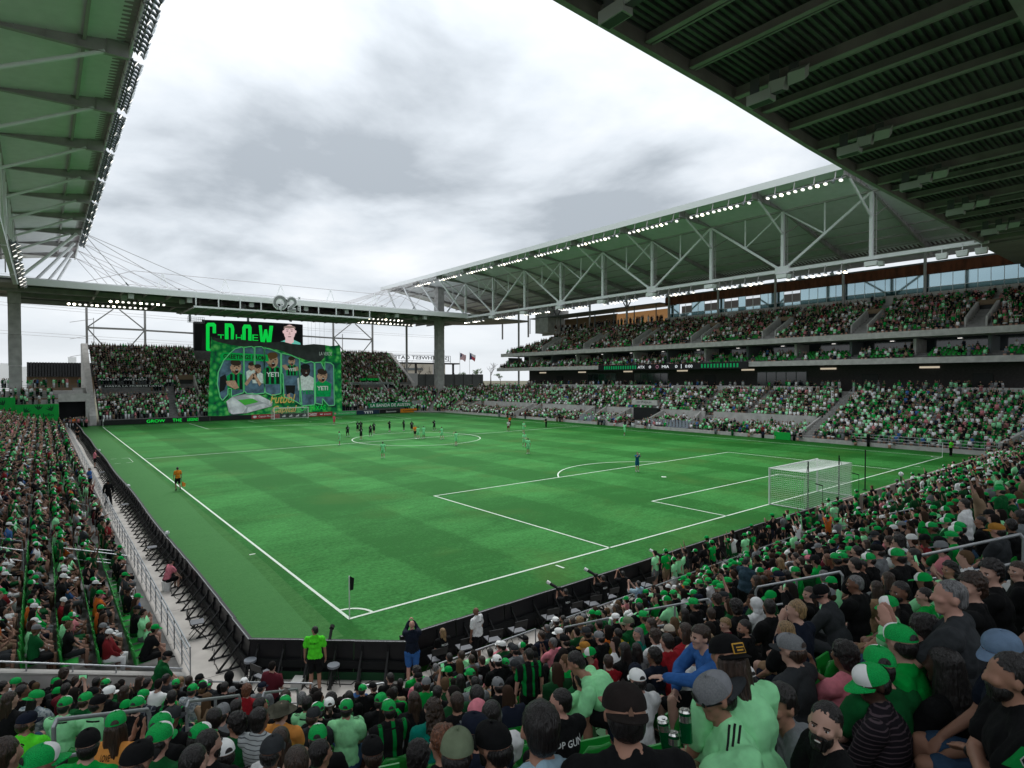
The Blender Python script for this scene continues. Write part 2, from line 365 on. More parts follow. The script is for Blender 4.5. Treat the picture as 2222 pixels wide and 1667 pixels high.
terrace('far_corner_terrace', pC, zR, 0, 18, m=mat('light terrace concrete', (0.2,)*3))
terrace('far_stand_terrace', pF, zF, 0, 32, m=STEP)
zU = lambda k: 15.0+0.345*k
pU = lambda D: [(88.6+D, 99.0-1.1*D if D < 8 else 90.2-.1*(D-8)), (88.6+D, -6)]
terrace('right_stand_upper_terrace', pU, zU, 0, 17, m=mat('light terrace concrete', (0.2,)*3), base=14.6)
zM = lambda k: 11.15+0.32*k
pM = lambda D: [(88.7+D, 101), (88.7+D, -6)]
terrace('right_stand_middle_terrace', pM, zM, 0, 4, m=STEP, base=10.9)

# right grandstand: a building with its own parts
gs = thing('grandstand', 'grey concrete grandstand with two balcony tiers and a glazed press box on top', 'grandstand', (95, 50, 0))
def part(mb, name, parent, **k): return mb.obj(name, parent, **k)
m = MB(); m.box((88.35, 47.5, 10.98), (0.5, 107, 0.82), CONC2); m.box((92.2, 47.5, 10.85), (7.2, 107, 0.3), CONC); part(m, 'middle_tier_fascia', gs)
m = MB(); m.box((88.3, 46.2, 14.72), (0.5, 106, 0.86), CONC2); m.box((91.5, 46.2, 14.5), (5.9, 106, 0.25), CONC); part(m, 'upper_tier_fascia', gs)
m = MB(); m.box((94.6, 44, 8.6), (0.5, 102, 4.4), BRICKD); part(m, 'concourse_wall', gs)
for k in range(7):
    y = 2+k*13.6
    if k in (2, 4, 5):
        m = MB(); m.box((94.28, y, 8.45), (0.1, 8.6, 2.6), STEELD); f = part(m, 'concourse_window', gs)
        for q in range(5): mm = MB(); mm.box((94.19, y-3.4+q*1.7, 8.45), (0.06, 1.55, 2.3), GLASSD); mm.obj('pane', f)
    else:
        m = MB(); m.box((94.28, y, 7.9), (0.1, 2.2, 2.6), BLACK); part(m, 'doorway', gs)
    m = MB(); m.box((94.2, y+6, 10.1), (0.08, 2.4, 0.28), mat('pale sign', (0.6, 0.57, 0.5), 0.5, emit=(0.6, 0.5, 0.38), es=0.5)); part(m, 'hanging_sign', gs)
m = MB(); m.box((91.7, 45, 6.25), (4.0, 104, 0.3), CONC); part(m, 'concourse_floor', gs)
for k, (y0, y1) in enumerate([(92, 80), (78.5, 66), (64.5, 53), (51, 40.5), (39, 30), (28.5, 19.5), (4, -3.5)]):
    m = MB(); m.box((90.1, (y0+y1)/2, 6.75), (0.22, abs(y0-y1), 0.95), CONC2); part(m, 'concourse_parapet', gs)
m = MB()
m.box((95.3, 46, 13.3), (0.2, 104, 2.6), GLASSD); part(m, 'suite_glazing', gs)
for k in range(13):
    y = 99-k*8.2
    m = MB(); m.box((92.9, y, 12.7), (4.6, 0.35, 2.9), CONC2 if k % 2 else STEELD); part(m, 'suite_divider', gs)
    m = MB(); m.box((94.9, y-4.1, 14.18), (.2, .5, .05), LAMPON); part(m, 'ceiling_lamp', gs)
# upper tier vomitories: sunken passages with pale walls
for k in range(7):
    y = 84-k*13.7
    m = MB()
    for s in (-1, 1): m.prism([(89.9, y+s*1.1, 15.2), (96.5, y+s*1.1, 15.2), (96.5, y+s*1.1, 19.2), (95.6, y+s*1.1, 19.2), (89.9, y+s*1.1, 16.6)], (0, .22, 0), CONC2)
    v = part(m, 'vomitory_wall', gs)
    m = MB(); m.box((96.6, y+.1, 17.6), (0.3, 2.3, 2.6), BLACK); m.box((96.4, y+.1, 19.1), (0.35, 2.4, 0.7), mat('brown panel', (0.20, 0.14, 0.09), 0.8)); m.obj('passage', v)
# parapet, press box
m = MB(); m.box((103.1, 26, 21.3), (0.5, 66, 1.6), CONC2); m.box((103.1, 79, 21.0), (0.5, 40, 1.0), CONC2); part(m, 'press_box_parapet', gs)
m = MB(); m.box((103.6, 26, 25.8), (1.4, 66, 1.6), RUST); m.box((104.2, 26, 26.75), (2.2, 66, .3), STEELD); part(m, 'rusty_fascia', gs)
for k in range(38):                              # rust panel joints
    pass
m = MB(); m.box((107, 26, 22.0), (5, 66, 0.2), CONC); m.box((109.4, 26, 23.6), (0.2, 66, 3.2), mat('press box back wall', (0.16, 0.15, 0.14), 0.8)); part(m, 'press_box_room', gs)
npan = 44
for k in range(npan):
    y = 58.6-k*1.5; i = k
    if i in (2, 3, 6, 7, 9, 10, 12, 13, 17, 18): 
        m = MB(); m.box((103.5, y-.75, 22.45), (0.05, 1.42, 0.7), GLASS); part(m, 'balcony_pane', gs); continue
    m = MB(); m.box((103.42, y-.75, 23.95), (0.06, 1.42, 2.0), GLASS); part(m, 'window_pane', gs)
    m = MB(); m.box((103.42, y-.75, 22.5), (0.06, 1.42, 0.72), mat('dark teal glass', (0.03, 0.085, 0.09), 0.05, metal=.6, spec=.9)); part(m, 'lower_pane', gs)
m = MB()
for k in range(npan+1): m.box((103.38, 58.6-k*1.5, 23.55), (0.1, 0.06, 2.95), STEEL)
m.box((103.38, 25.6, 22.9), (0.08, 66, 0.07), STEEL); m.box((103.38, 25.6, 22.1), (0.08, 66, 0.07), STEEL); o = part(m, 'window_frame', gs)
# open terrace with canopy to the left of the press box
m = MB(); m.box((103.5, 80, 25.3), (6.5, 43, 0.22), STEELD); part(m, 'canopy', gs)
for k in range(8): m = MB(); m.tube((101, 60+k*6, 21.2), (101, 60+k*6, 25.2), .12, STEELD); part(m, 'canopy_post', gs)
m = MB(); m.box((107, 68, 23.2), (0.2, 16, 3.2), WARM); part(m, 'lit_bar_wall', gs)
m = MB(); m.box((107.2, 88, 23.2), (0.2, 24, 3.6), mat('slatted wall', (0.20, 0.13, 0.07), 0.8)); part(m, 'timber_wall', gs)
m = MB(); m.box((104.5, 96.8, 24.3), (8, 5, 6.4), CONC); part(m, 'stair_tower', gs)
# "rear lettering" low on the parapet
for t_, yy in (('local', 34.2), ('cali', 32.2), ('zevo', 30.4)):
    text_on(t_, (102.83, yy, 21.45), 0.55, BLACKM, gs, 270, width=1.6)
# cross wall between the two parts of the lower bowl
for (y0, y1) in ((97, 78), (75.5, 60), (57, 49.5), (44.5, 35.6), (34, 17.8)):
    m = MB(); m.box((73.6+7.35, (y0+y1)/2, 2.0), (0.3, abs(y0-y1), 2.0), CONC2); part(m, 'cross_wall', gs)
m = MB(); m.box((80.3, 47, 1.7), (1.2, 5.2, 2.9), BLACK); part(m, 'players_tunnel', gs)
m = MB(); m.box((79.6, 47, 4.15), (0.3, 5.6, 0.9), CONC2); o = part(m, 'tunnel_lintel', gs)
text_on('Q2 STADIUM', (79.42, 47, 4.15), .42, BLACKM, gs, 270, width=3.2)
# sloping side walls of the vomitories in the lower bowl
for y, d0, d1 in ((98.5, 0.2, 7.4), (78.3, 0.2, 7.4), (76.2, 3, 7.4), (60, 2.0, 7.4), (57.2, 3.5, 7.4), (51, .2, 7.4), (43.5, .2, 7.4), (36.3, 4.5, 7.4), (17.2, 0.2, 7.4)):
    m = MB(); x0, x1 = 73.6+d0, 73.6+d1
    m.prism([(x0, y, 0), (x1, y, 0.2), (x1, y, 3.0), (x0+.6, y, 1.0+d0*.15), (x0, y, .9+d0*.15)], (0, .25, 0), CONC2); part(m, 'ramp_wall', gs)
m = MB(); m.box((73.5, 50, 0.25), (0.2, 108, 0.5), CONC2); part(m, 'front_kerb', gs)
# handrails along the aisles of the lower bowl: slender, one per aisle
AISLE_R = [92, 83, 74, 65, 55.5, 46.5, 37.5, 28.5, 16, -3.0]
for y in AISLE_R:
    m = MB()
    for d0 in ((8.2, 11.0), (12.0, 15.2)):
        a = (73.6+d0[0], y, 2.35+.49*(d0[0]-7.4)+1.0); b_ = (73.6+d0[1], y, 2.35+.49*(d0[1]-7.4)+1.0); m.tube(a, b_, .03, GALV, n=6)
        for p in (a, b_): m.tube((p[0], y, p[2]-1.0), p, .03, GALV, n=6)
    part(m, 'aisle_handrail', gs)
m = MB()
for k in range(15): m.tube((73.45, 10.5-k, .5), (73.45, 10.5-k, 1.45), .028, GALV, n=6)
for z in (.75, 1.1, 1.45): m.tube((73.45, 10.5, z), (73.45, -3.8, z), .028, GALV, n=6)
part(m, 'front_rail', gs)
m = MB(); m.prism([(73.5, -3.6, 0), (90, -10.4, 6.2), (90, -10.4, 7.6), (73.5, -3.6, 1.5)], (.15, -.35, 0), CONC2); part(m, 'corner_stair_wall', gs)
# ribbon screen on the middle fascia
rb = thing('ribbon_screen', 'long black ribbon screen showing the score on the grandstand balcony', 'screen', (88.0, 48.5, 10.2))
m = MB(); m.box((87.95, 48.6, 10.85), (0.25, 33.5, 1.15), SCRB); part(m, 'panel', rb)
X_ = 87.8
for t_, y, wd, c in (('ATX', 54.0, 1.7, SCRW), ('0', 51.9, .5, SCRW), ('MIA', 48.3, 1.6, SCRW), ('0', 45.9, .5, SCRW), ('0:00', 43.2, 1.5, SCRW)):
    text_on(t_, (X_, y, 10.85), .52, c, rb, 270, width=wd, name='lettering')
m = MB()
for y in (44.8,): m.box((X_, y, 10.85), (.03, .08, .8), SCRW)
for k in range(8):
    a = R(k*45); m.tube((X_, 50.2+.3*math.cos(a), 10.85+.3*math.sin(a)), (X_, 50.2+.3*math.cos(a+.79), 10.85+.3*math.sin(a+.79)), .03, mat('pink screen light', (.3,.15,.2), emit=(.5,.2,.3), es=.5), n=4)
part(m, 'team_crest', rb)
m = MB()
DIMG = mat('dim green screen light', (0, .12, .03), emit=(0, .22, .07), es=.5)
for y0, n_ in ((63.5, 14), (40.5, 12)):
    for k in range(n_): m.box((X_, y0-k*.62, 10.85), (.03, .3, .7), DIMG)
part(m, 'green_bars', rb)

# ================================================================ far stand walls, tunnel, left end
fs = thing('supporters_stand', 'steep far end grandstand packed with standing supporters', 'grandstand', (38, 125, 0))
m = MB(); m.prism([(-.6, 111.0, 0), (-.6, 138, 0), (-.6, 138, 16.6), (-.6, 134.5, 16.6), (-.6, 128, 12.2), (-.6, 111.0, 1.8)], (-1.1, 0, 0), CONC2); part(m, 'side_wall', fs)
m = MB(); m.box((37, 138, 16.0), (75, .3, 1.0), CONC); part(m, 'back_wall', fs)
m = MB()
for k in range(12): m.box((-2.7, 111.6+k*.9, .2+k*.3), (2.4, .9, .4+k*.6), CONC2)
part(m, 'side_steps', fs)
m = MB(); m.prism([(74.6, 122.6, 0), (74.6, 138, 0), (74.6, 138, 16.5), (74.6, 136, 16.5), (74.6, 122.6, 7.5)], (1.0, 0, 0), CONC); part(m, 'end_wall', fs)
# mid-stand entry (vomitory) left of the big banner
for x in (16.8, 62.5):
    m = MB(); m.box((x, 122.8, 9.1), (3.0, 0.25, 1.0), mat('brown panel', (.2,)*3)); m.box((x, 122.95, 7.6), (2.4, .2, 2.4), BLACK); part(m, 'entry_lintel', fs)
    m = MB(); m.prism([(x+1.5, 117.5, 4.6), (x+1.5, 122.8, 7.2), (x+1.5, 122.8, 9.5), (x+1.5, 117.5, 5.6)], (.3, 0, 0), CONC2); part(m, 'entry_wall', fs)
# concrete terraces and tunnel at the end of the left stand
lt = thing('corner_terraces', 'stepped concrete balconies above a dark tunnel in the far left corner', 'terrace building', (-10, 113, 0))
for z, y, x0, x1 in ((3.6, 110.6, -13.5, -6.3), (4.9, 112.5, -16, -6.3), (6.5, 115.5, -24, -2.4)):
    m = MB(); m.box(((x0+x1)/2, y+2, z-.6), (x1-x0, 4.2, 1.3), CONC2); part(m, 'balcony', lt)
    m = MB()
    n_ = int((x1-x0)/1.6)
    for k in range(n_+1): m.tube((x0+(x1-x0)*k/n_, y, z), (x0+(x1-x0)*k/n_, y, z+1.05), .03, STEELD, n=5)
    for zz in (.4, .75, 1.05): m.tube((x0, y, z+zz), (x1, y, z+zz), .025, STEELD, n=5)
    part(m, 'balcony_rail', lt)
m = MB(); m.box((-3.9, 112.6, 5.3), (4.9, 1.0, 1.5), CONC2); m.box((-1.9, 113.4, 2.5), (.6, 3.2, 4.6), CONC2); part(m, 'tunnel_lintel', lt)
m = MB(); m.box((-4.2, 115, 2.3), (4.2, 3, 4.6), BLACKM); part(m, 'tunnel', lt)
for x0, x1, z0, z1, y in ((-22, -12.4, 2.2, 5.6, 109.2), (-12.4, -6.35, 1.2, 4.3, 109.0)):
    m = MB(); m.box(((x0+x1)/2, y, (z0+z1)/2), (x1-x0, .25, z1-z0), GREENW)
    o = tag(m.obj('green_wall_panel', base=((x0+x1)/2, y, z0)), 'bright green %s advertising wall with dark leaf prints behind the left stand crowd' % ('upper' if x0 < -20 else 'lower'), 'wall panel')
    k = MB(); rr = random.Random(3)
    for q in range(3):
        cx, cz = x0+(x1-x0)*(.2+.32*q), z0+(z1-z0)*rr.uniform(.45, .85)
        for j in range(4):
            a = R(20+j*24+q*30); k.add([(cx, y-.14, cz), (cx+.55*math.cos(a)-.1*math.sin(a), y-.14, cz+.55*math.sin(a)+.1*math.cos(a)), (cx+1.1*math.cos(a), y-.14, cz+1.1*math.sin(a)), (cx+.55*math.cos(a)+.1*math.sin(a), y-.14, cz+.55*math.sin(a)-.1*math.cos(a))], [(0,1,2,3)], mat('dark leaf print', (.0,.05,.02)))
    k.obj('leaf_print', o)
    if x0 > -20: text_on('Don Julio', ((x0+x1)/2+.6, y-.15, 2.3), .75, mat('dark leaf print', (0,)*3), o, 180, width=3.4, bold=.01)
# ---- far backdrop: container building, white building, gate, poles, trees
m = MB(); m.box((-11, 170, 6.2), (48, 10, 7.6), mat('far building grey', (.35,.36,.36))); 
cb_ = thing('ribbed_dark_building', 'low black building with ribbed metal wall beyond the left corner', 'building', (-9, 150, 0))
m = MB(); x = -11.2
while x < 1.2:
    m.box((x, 150, 11.0), (.42, 1.0+.12*(int(x*2) % 2), 3.4), mat('dark ribbed metal', (.035,.037,.04), .6)); x += .55
part(m, 'ribbed_wall', cb_); m = MB(); m.box((-5, 150.9, 11.0), (12.6, .5, 3.3), BLACK); part(m, 'dark_wall', cb_)
m = MB(); m.box((-5, 151.2, 5.8), (13, 1.2, 7.2), mat('brown panel', (.2,)*3)); part(m, 'wall', cb_)
wb = thing('white_building', 'pale flat roofed warehouse far behind the left corner', 'building', (-10, 260, 0))
PALE = mat('pale far wall', (.85, .86, .86), .8, var=.05, scale=.2)
za, zb_, zc_ = hit(60, 789, Y=257).z, hit(60, 796, Y=257).z, hit(160, 775, Y=257).z; xa, xb_, xc_, xd_ = hit(42, 800, Y=257).x, hit(148, 800, Y=257).x, hit(166, 800, Y=257).x, hit(178, 800, Y=257).x
for (x0, x1, z1) in ((-60, xa, za), (xa, xb_, zb_), (xb_, xc_, zc_), (xc_, xd_, zb_+1)):
    m = MB(); m.box(((x0+x1)/2, 262, z1/2), (x1-x0, 10, z1), PALE); part(m, 'wall', wb)
for k in range(4): m = MB(); m.box(((xc_+xd_)/2, 256.9, zb_-2.0), (.9, .1, 3.0), STEELD); part(m, 'window', wb) if k == 3 else None
gt = thing('stadium_gate', 'black entrance canopy with a see-through gate sign seen from behind', 'gate', (103, 165, 0))
m = MB(); m.box((102, 166, 14.4), (37, 4, .5), BLACK); part(m, 'canopy', gt)
for k in range(5): m = MB(); m.box((85+k*8.4, 166, 7), (.6, .6, 14.4), BLACK); part(m, 'post', gt)
m = MB(); m.bar((90, 164, 15.2), (116, 164, 15.2), .12, .12, BLACK); m.bar((90, 164, 17.3), (116, 164, 17.3), .12, .12, BLACK)
for x in (90, 116): m.bar((x, 164, 14.7), (x, 164, 17.3), .12, .12, BLACK)
part(m, 'sign_frame', gt)
text_on('[SOUTHWEST GATE]', (103, 163.9, 16.25), 1.7, BLACK, gt, 180, width=24.5, mirror=True, bold=.015)
fb = thing('dark_fence', 'long dark screen fence behind the far right corner crowd', 'fence', (95, 150, 0))
m = MB(); m.box((98, 150, 7.5), (46, .2, 5.4), mat('dark fence fabric', (.045,.05,.048), .9, var=.2, scale=.8)); part(m, 'screen', fb)
for k in range(12): m = MB(); m.tube((76+k*4, 149.8, 3), (76+k*4, 149.8, 10.6), .08, BLACK, n=6); part(m, 'post', fb)
wh = thing('beige_warehouse', 'beige warehouse beyond the gate, seen under the roof', 'building', (110, 260, 0))
m = MB(); m.box((120, 262, 8.5), (110, 12, 16.5), mat('beige far wall', (.42,.38,.32), .85, var=.12, scale=.1)); part(m, 'wall', wh)
m = MB(); m.box((140, 255.8, 14), (40, .2, 1.2), STEELD); part(m, 'window', wh)
wb2 = thing('far_roof_building', 'grey low building behind the supporters stand right end', 'building', (87, 150, 0))
m = MB(); m.box((84.5, 145, 5.2), (8, 5, 10.4), mat('far building grey', (.35,)*3)); part(m, 'wall', wb2)
# ================================================================ roofs
FRM = [-0.75+11.72*k for k in range(12)]
def side_roof(sx, label, nm):
    """mirror=+1: right stand, -1: left stand. X measured from the pitch centre line"""
    cx = 34.29; X = lambda d: cx+sx*d
    t = thing('stand_roof', label, 'roof', (X(50), 60, 0))
    E0, E1, E2 = 37.05, 46.3, 72.0; z0, z1, z2 = 35.2, 34.9, 29.6; ya, yb = -16.0, 134.5
    def zz(d): return z0+(z1-z0)*(d-E0)/(E1-E0) if d < E1 else z1+(z2-z1)*(d-E1)/(E2-E1)
    # corrugated deck, ribs run down the slope
    m = MB(); prof = [E0, E1, E2]; ys = []; y = ya; k = 0
    while y < yb: ys.append((y, 0.0)); ys.append((y+.22, 0.0)); ys.append((y+.30, .07)); ys.append((y+.52, .07)); y += .60
    n_ = len(ys); vs = []
    for d in prof:
        for (yy, dz) in ys: vs.append((X(d), yy, zz(d)+dz))
    fs_ = [(a*n_+i, a*n_+i+1, (a+1)*n_+i+1, (a+1)*n_+i) for a in range(2) for i in range(n_-1)]
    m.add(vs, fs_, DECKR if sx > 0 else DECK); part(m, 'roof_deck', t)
    m = MB(); m.prism([(X(E0), ya, zz(E0)+.12), (X(E2), ya, zz(E2)+.12), (X(E2), ya, zz(E2)+.4), (X(E1), ya, z1+.4), (X(E0), ya, zz(E0)+.4)], (0, yb-ya, 0), STEEL); part(m, 'roof_sheet', t)
    m = MB(); m.box((X(E0-.12), (ya+yb)/2, z0-.05), (.22, yb-ya, .95), WHITE); part(m, 'edge_fascia', t)
    for y in [q for q in FRM if q > ya]:
        m = MB()
        for a, b in ((E0+.1, E1), (E1, E2)):
            m.bar((X(a), y, zz(a)-.62), (X(b), y, zz(b)-.62), .03, 1.15, STEELG); m.bar((X(a), y, zz(a)-1.2), (X(b), y, zz(b)-1.2), .4, .05, STEELG); m.bar((X(a), y, zz(a)-.06), (X(b), y, zz(b)-.06), .4, .05, STEELG)
        d = E0+1.5
        while d < E2: m.box((X(d), y, zz(d)-.62), (.04, .30, 1.1), STEELG); d += 1.9
        part(m, 'girder', t)
    for d in (E0+3.0, E0+6.2, E1+.1, E1+3.6, E1+7.1, E1+10.6, E1+14, E1+17.5, E1+21, E1+24.5):
        m = MB(); m.bar((X(d), ya, zz(d)-.34), (X(d), yb, zz(d)-.34), .03, .5, STEELG); m.bar((X(d), ya, zz(d)-.60), (X(d), yb, zz(d)-.60), .24, .04, STEELG); part(m, 'purlin', t)
    # the hung truss in the plane of the ring
    zt, zb = z1-1.25, 24.75; d = E1
    m = MB(); m.bar((X(d), -1.2, zb), (X(d), 104.6, zb), .55, .5, STEEL); part(m, 'bottom_chord', t)
    m = MB(); m.bar((X(d), ya, zt+.1), (X(d), yb, zt+.1), .35, .3, STEELG); part(m, 'top_chord', t)
    for k, y in enumerate(FRM[1:11]):
        if y > 107: continue
        m = MB(); m.bar((X(d), y, zb), (X(d), y, zt), .42, .42, STEEL); part(m, 'truss_post', t)
        if y < 104: m = MB(); m.tube((X(d+.8), y, zb), (X(d+.8), y, zt-.2), .09, STEELG, n=6); m.tube((X(d+.8), y-.3, zb), (X(d+.8), y-.3, zt-.2), .06, STEELG, n=6); part(m, 'downpipe', t)
    for k in range(1, 10):
        ya_, yb_ = FRM[k], FRM[k+1]
        top, bot = ((k, k+1) if k % 2 else (k+1, k))
        p = Vector((X(d), FRM[top], zt)); q = Vector((X(d), FRM[bot], zb)); m = MB(); m.bar(p, q, .32, .32, STEEL); part(m, 'truss_diagonal', t)
        mid = (p+q)/2; m = MB(); m.tube(mid, (mid.x, mid.y, zt), .12, STEEL); part(m, 'truss_hanger', t)
        m = MB(); m.tube(mid, (X(d), FRM[bot], zt), .12, STEEL); part(m, 'truss_brace', t)
        if bot <= 9: m = MB(); m.box((X(d), FRM[bot], zb+.15), (.6, 2.0, 1.1), STEEL); part(m, 'gusset', t) if k % 2 else None
    for y in FRM[1:10]:
        m = MB(); m.tube((X(E0+1.7), y, z0-1.1), (X(d), y, 30.2), .17, STEEL); part(m, 'wing_strut', t)
        m = MB(); m.tube((X(d), y, 30.2), (X(d+5.5), y, zz(d+5.5)-1.1), .09, STEELG, n=6); part(m, 'back_strut', t)
    for k, yy in enumerate((104.8, 113.6, 122.6, 131.6)):
        m = MB(); m.tube((X(E0+.7), yy, z0-.9), (X(E1-.2-1.35*k), yy, 25.4), .26, STEEL, n=10); part(m, 'corner_strut', t)
        for j, xx in enumerate((16.5, 25.5, 34)):
            dd = E0-.2; tgt = (X(E1-xx), yy+.3*j-.3, 25.45)
            m = MB(); m.tube((X(dd), yy, z0-.6), tgt, .055, STEELG, n=5)
            tv = Vector(tgt); sv = (Vector((X(dd), yy, z0-.6))-tv).normalized(); m.tube(tv, tv+sv*1.2, .13, STEELD, n=6); part(m, 'stay_cable', t)
    # rear columns between stand and roof
    for y in FRM[1:11]:
        m = MB(); m.bar((X(68.5), y, 20.5), (X(68.5), y, zz(68.5)-.6), .35, .35, STEELG); part(m, 'rear_column', t)
    m = MB(); m.bar((X(E2), ya, z2-.9), (X(E2), yb, z2-.9), .3, 1.3, STEELG); part(m, 'rear_edge_beam', t)
    # V braces on the open deck
    for y in (FRM[6], FRM[8]):
        for s in (-1, 1): m = MB(); m.tube((X(68.5), y, 25.3), (X(68.5), y+s*3.0, zz(68.5)-.7), .14, STEELD); part(m, 'v_brace', t)
    return t
side_roof(1, 'long raised white edged roof over the right stand with a hung steel truss', 'right')
side_roof(-1, 'raised green grey steel roof at upper left with floodlights along its edge', 'left')

# end roofs at ring height
def end_roof(far):
    t = thing('stand_roof', 'low flat roof across the far end with a white front edge' if far else 'dark ribbed steel roof overhead at upper right', 'roof', (34, 118 if far else -12, 0))
    y0, s, dep = (104.2, 1, 28.5) if far else (-0.55, -1, 26)
    zb = 24.6; dk, bm_ = (DECKD, BEAMD)
    m = MB(); prof = []; y = 0; 
    while y < dep: prof += [(y, 0), (y+.14, 0), (y+.18, .15), (y+.32, .15)]; y += .36
    x0, x1 = -14, 92
    eg = (lambda x: 0) if far else (lambda x: np.interp(x, [-14, 9, 22, 34, 46, 92], [-1.8, -1.15, -.95, -.5, -.25, -.15]))
    XS_ = [x0, x1] if far else [x0, 9, 22, 34, 46, x1]
    vs = [(x, y0+s*a+eg(x), zb+.66+h) for x in XS_ for (a, h) in prof]; n_ = len(prof)
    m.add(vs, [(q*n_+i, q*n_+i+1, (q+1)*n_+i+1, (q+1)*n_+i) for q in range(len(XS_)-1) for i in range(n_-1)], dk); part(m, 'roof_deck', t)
    m = MB(); m.prism([(x, y0+eg(x), zb+.9) for x in XS_]+[(x1, y0+s*dep, zb+.9), (x0, y0+s*dep, zb+.9)], (0, 0, .3), STEEL); part(m, 'roof_sheet', t)
    m = MB()
    if far: m.box((34.29, y0-s*.12, zb+.45), (93.2, .28, 1.05), WHITE)
    else:
        for xa_, xb2 in zip(XS_, XS_[1:]): m.prism([(xa_, y0+eg(xa_)-.1, zb-.05), (min(xb2, 80.9), y0+eg(xb2)-.1, zb-.05), (min(xb2, 80.9), y0+eg(xb2)+.2, zb-.05), (xa_, y0+eg(xa_)+.2, zb-.05)], (0, 0, 1.05), BEAMD)
    part(m, 'edge_beam', t)
    xs = []
    for k in range(9):
        X0 = -1.0+11.75*k+.6
        if X0 > 88: break
        xs += [(X0, .38, .62), (X0+3.35, .30, .46), (X0+3.75, .12, .40), (X0+7.1, .30, .46), (X0+7.5, .12, .40)] if not far else [(X0, .38, .62), (X0+3.9, .26, .46), (X0+7.8, .26, .46)]
    for (x, wd, dp) in xs:
        e_ = -eg(x)/2; m = MB(); m.box((x, y0+s*(dep/2+e_), zb+.62-dp/2), (.05, dep-.3-2*e_, dp-.06), bm_); m.box((x, y0+s*(dep/2+e_), zb+.62-dp), (wd, dep-.3-2*e_, .06), bm_)
        part(m, 'roof_beam', t)
        if not far and dp > .5:
            m = MB(); m.tube((x+.3, y0-1.5, zb+.02), (x+.3, y0-dep, zb+.02), .06, bm_, n=6)
            for q in range(8): m.box((x+.3, y0-2.5-q*3, zb+.10), (.16, .1, .3), STEELD)
            part(m, 'conduit', t)
    for q in ((12.9,) if not far else (8, 16.5)):
        m = MB(); m.box((34.3, y0+s*q, zb+.15), (104, .42, .9), bm_); part(m, 'cross_girder', t)
    if far:
        m = MB(); m.box((34.29, y0+dep, zb+.2), (93, .3, .9), STEELG); part(m, 'rear_edge_beam', t)
        # lattice masts and cables on top
        for k, (px, h) in enumerate(((354, 4.4), (489, 4.4), (609, 4.4), (717, 4.4), (813, 4.4))):
            p = hit(px, 640, Y=113); x = p.x
            m = MB(); m.tube((x-1.5, 113, 25.7), (x, 113, 25.7+h), .14, WHITE); m.tube((x+1.5, 113, 25.7), (x, 113, 25.7+h), .14, WHITE); part(m, 'cable_mast', t)
            m = MB(); m.tube((x+2.4-.8, 124, 25.7), (x+2.4, 124, 28.9), .10, WHITE); m.tube((x+2.4+.8, 124, 25.7), (x+2.4, 124, 28.9), .10, WHITE); part(m, 'cable_mast', t)
        for y, z in ((113, 30.1), (124, 28.9)):
            m = MB(); m.tube((-6, y, 25.6), (6, y, z-.05), .06, STEELG, n=5); m.tube((6, y, z-.05), (66, y, z-.05), .06, STEELG, n=5); m.tube((66, y, z-.05), (79, y, 25.6), .06, STEELG, n=5); part(m, 'tie_cable', t)
    return t
end_roof(True); end_roof(False)
# curved corner soffits
for (cx, cy, a0, lab) in ((80.3, 104.4, 0, 'curved grey roof soffit at the far right corner'), (-11.8, 104.4, 90, 'curved grey roof soffit at the far left corner'), (80.3, .1, 270, 'curved grey roof soffit above the near right corner')):
    m = MB(); pts = [(cx, cy, 24.75)]+[(cx+22*math.cos(R(a0+q*9)), cy+22*math.sin(R(a0+q*9)), 24.75) for q in range(11)]
    m.prism(pts, (0, 0, .5), mat('warm grey soffit', (.30,.28,.27), .7, var=.1, scale=.4)); tag(m.obj('corner_soffit', base=(cx, cy, 0)), lab, 'roof corner')

# hanging service gantry with the sign
gn = thing('roof_gantry', 'white framed gantry hanging under the far roof with a stadium sign', 'gantry', (34, 104, 22))
gx0, gx1 = hit(420, 660, Y=103.7).x, hit(805, 690, Y=103.7).x
m = MB(); m.bar((gx0, 103.6, 22.75), (gx1, 103.6, 22.75), .2, .34, STEEL); part(m, 'front_beam', gn)
for k in range(10):
    x = gx0+.4+(gx1-gx0-.8)*k/9; m = MB(); m.box((x, 103.6, 23.9), (.2, .2, 2.1), STEEL); part(m, 'hanger', gn)
    m = MB(); m.box((x+1.5, 107.6, 23.9), (.14, .14, 2.1), STEELG); part(m, 'rear_hanger', gn)
for k in range(5):
    y = 104.9+k*3.0; m = MB(); m.bar((gx0-.2*k, y, 22.62), (gx1-.1*k, y, 22.62), .16, .26, STEELG); part(m, 'long_beam', gn)
for k in range(14):
    x = gx0+(gx1-gx0)*k/13; m = MB(); m.bar((x, 103.7, 22.5), (x, 117.2, 22.5), .3, .2, STEELG); part(m, 'cross_beam', gn)
m = MB(); m.box(((gx0+gx1)/2, 110.5, 22.84), (gx1-gx0, 13.4, .06), DECKD); part(m, 'walkway_deck', gn)
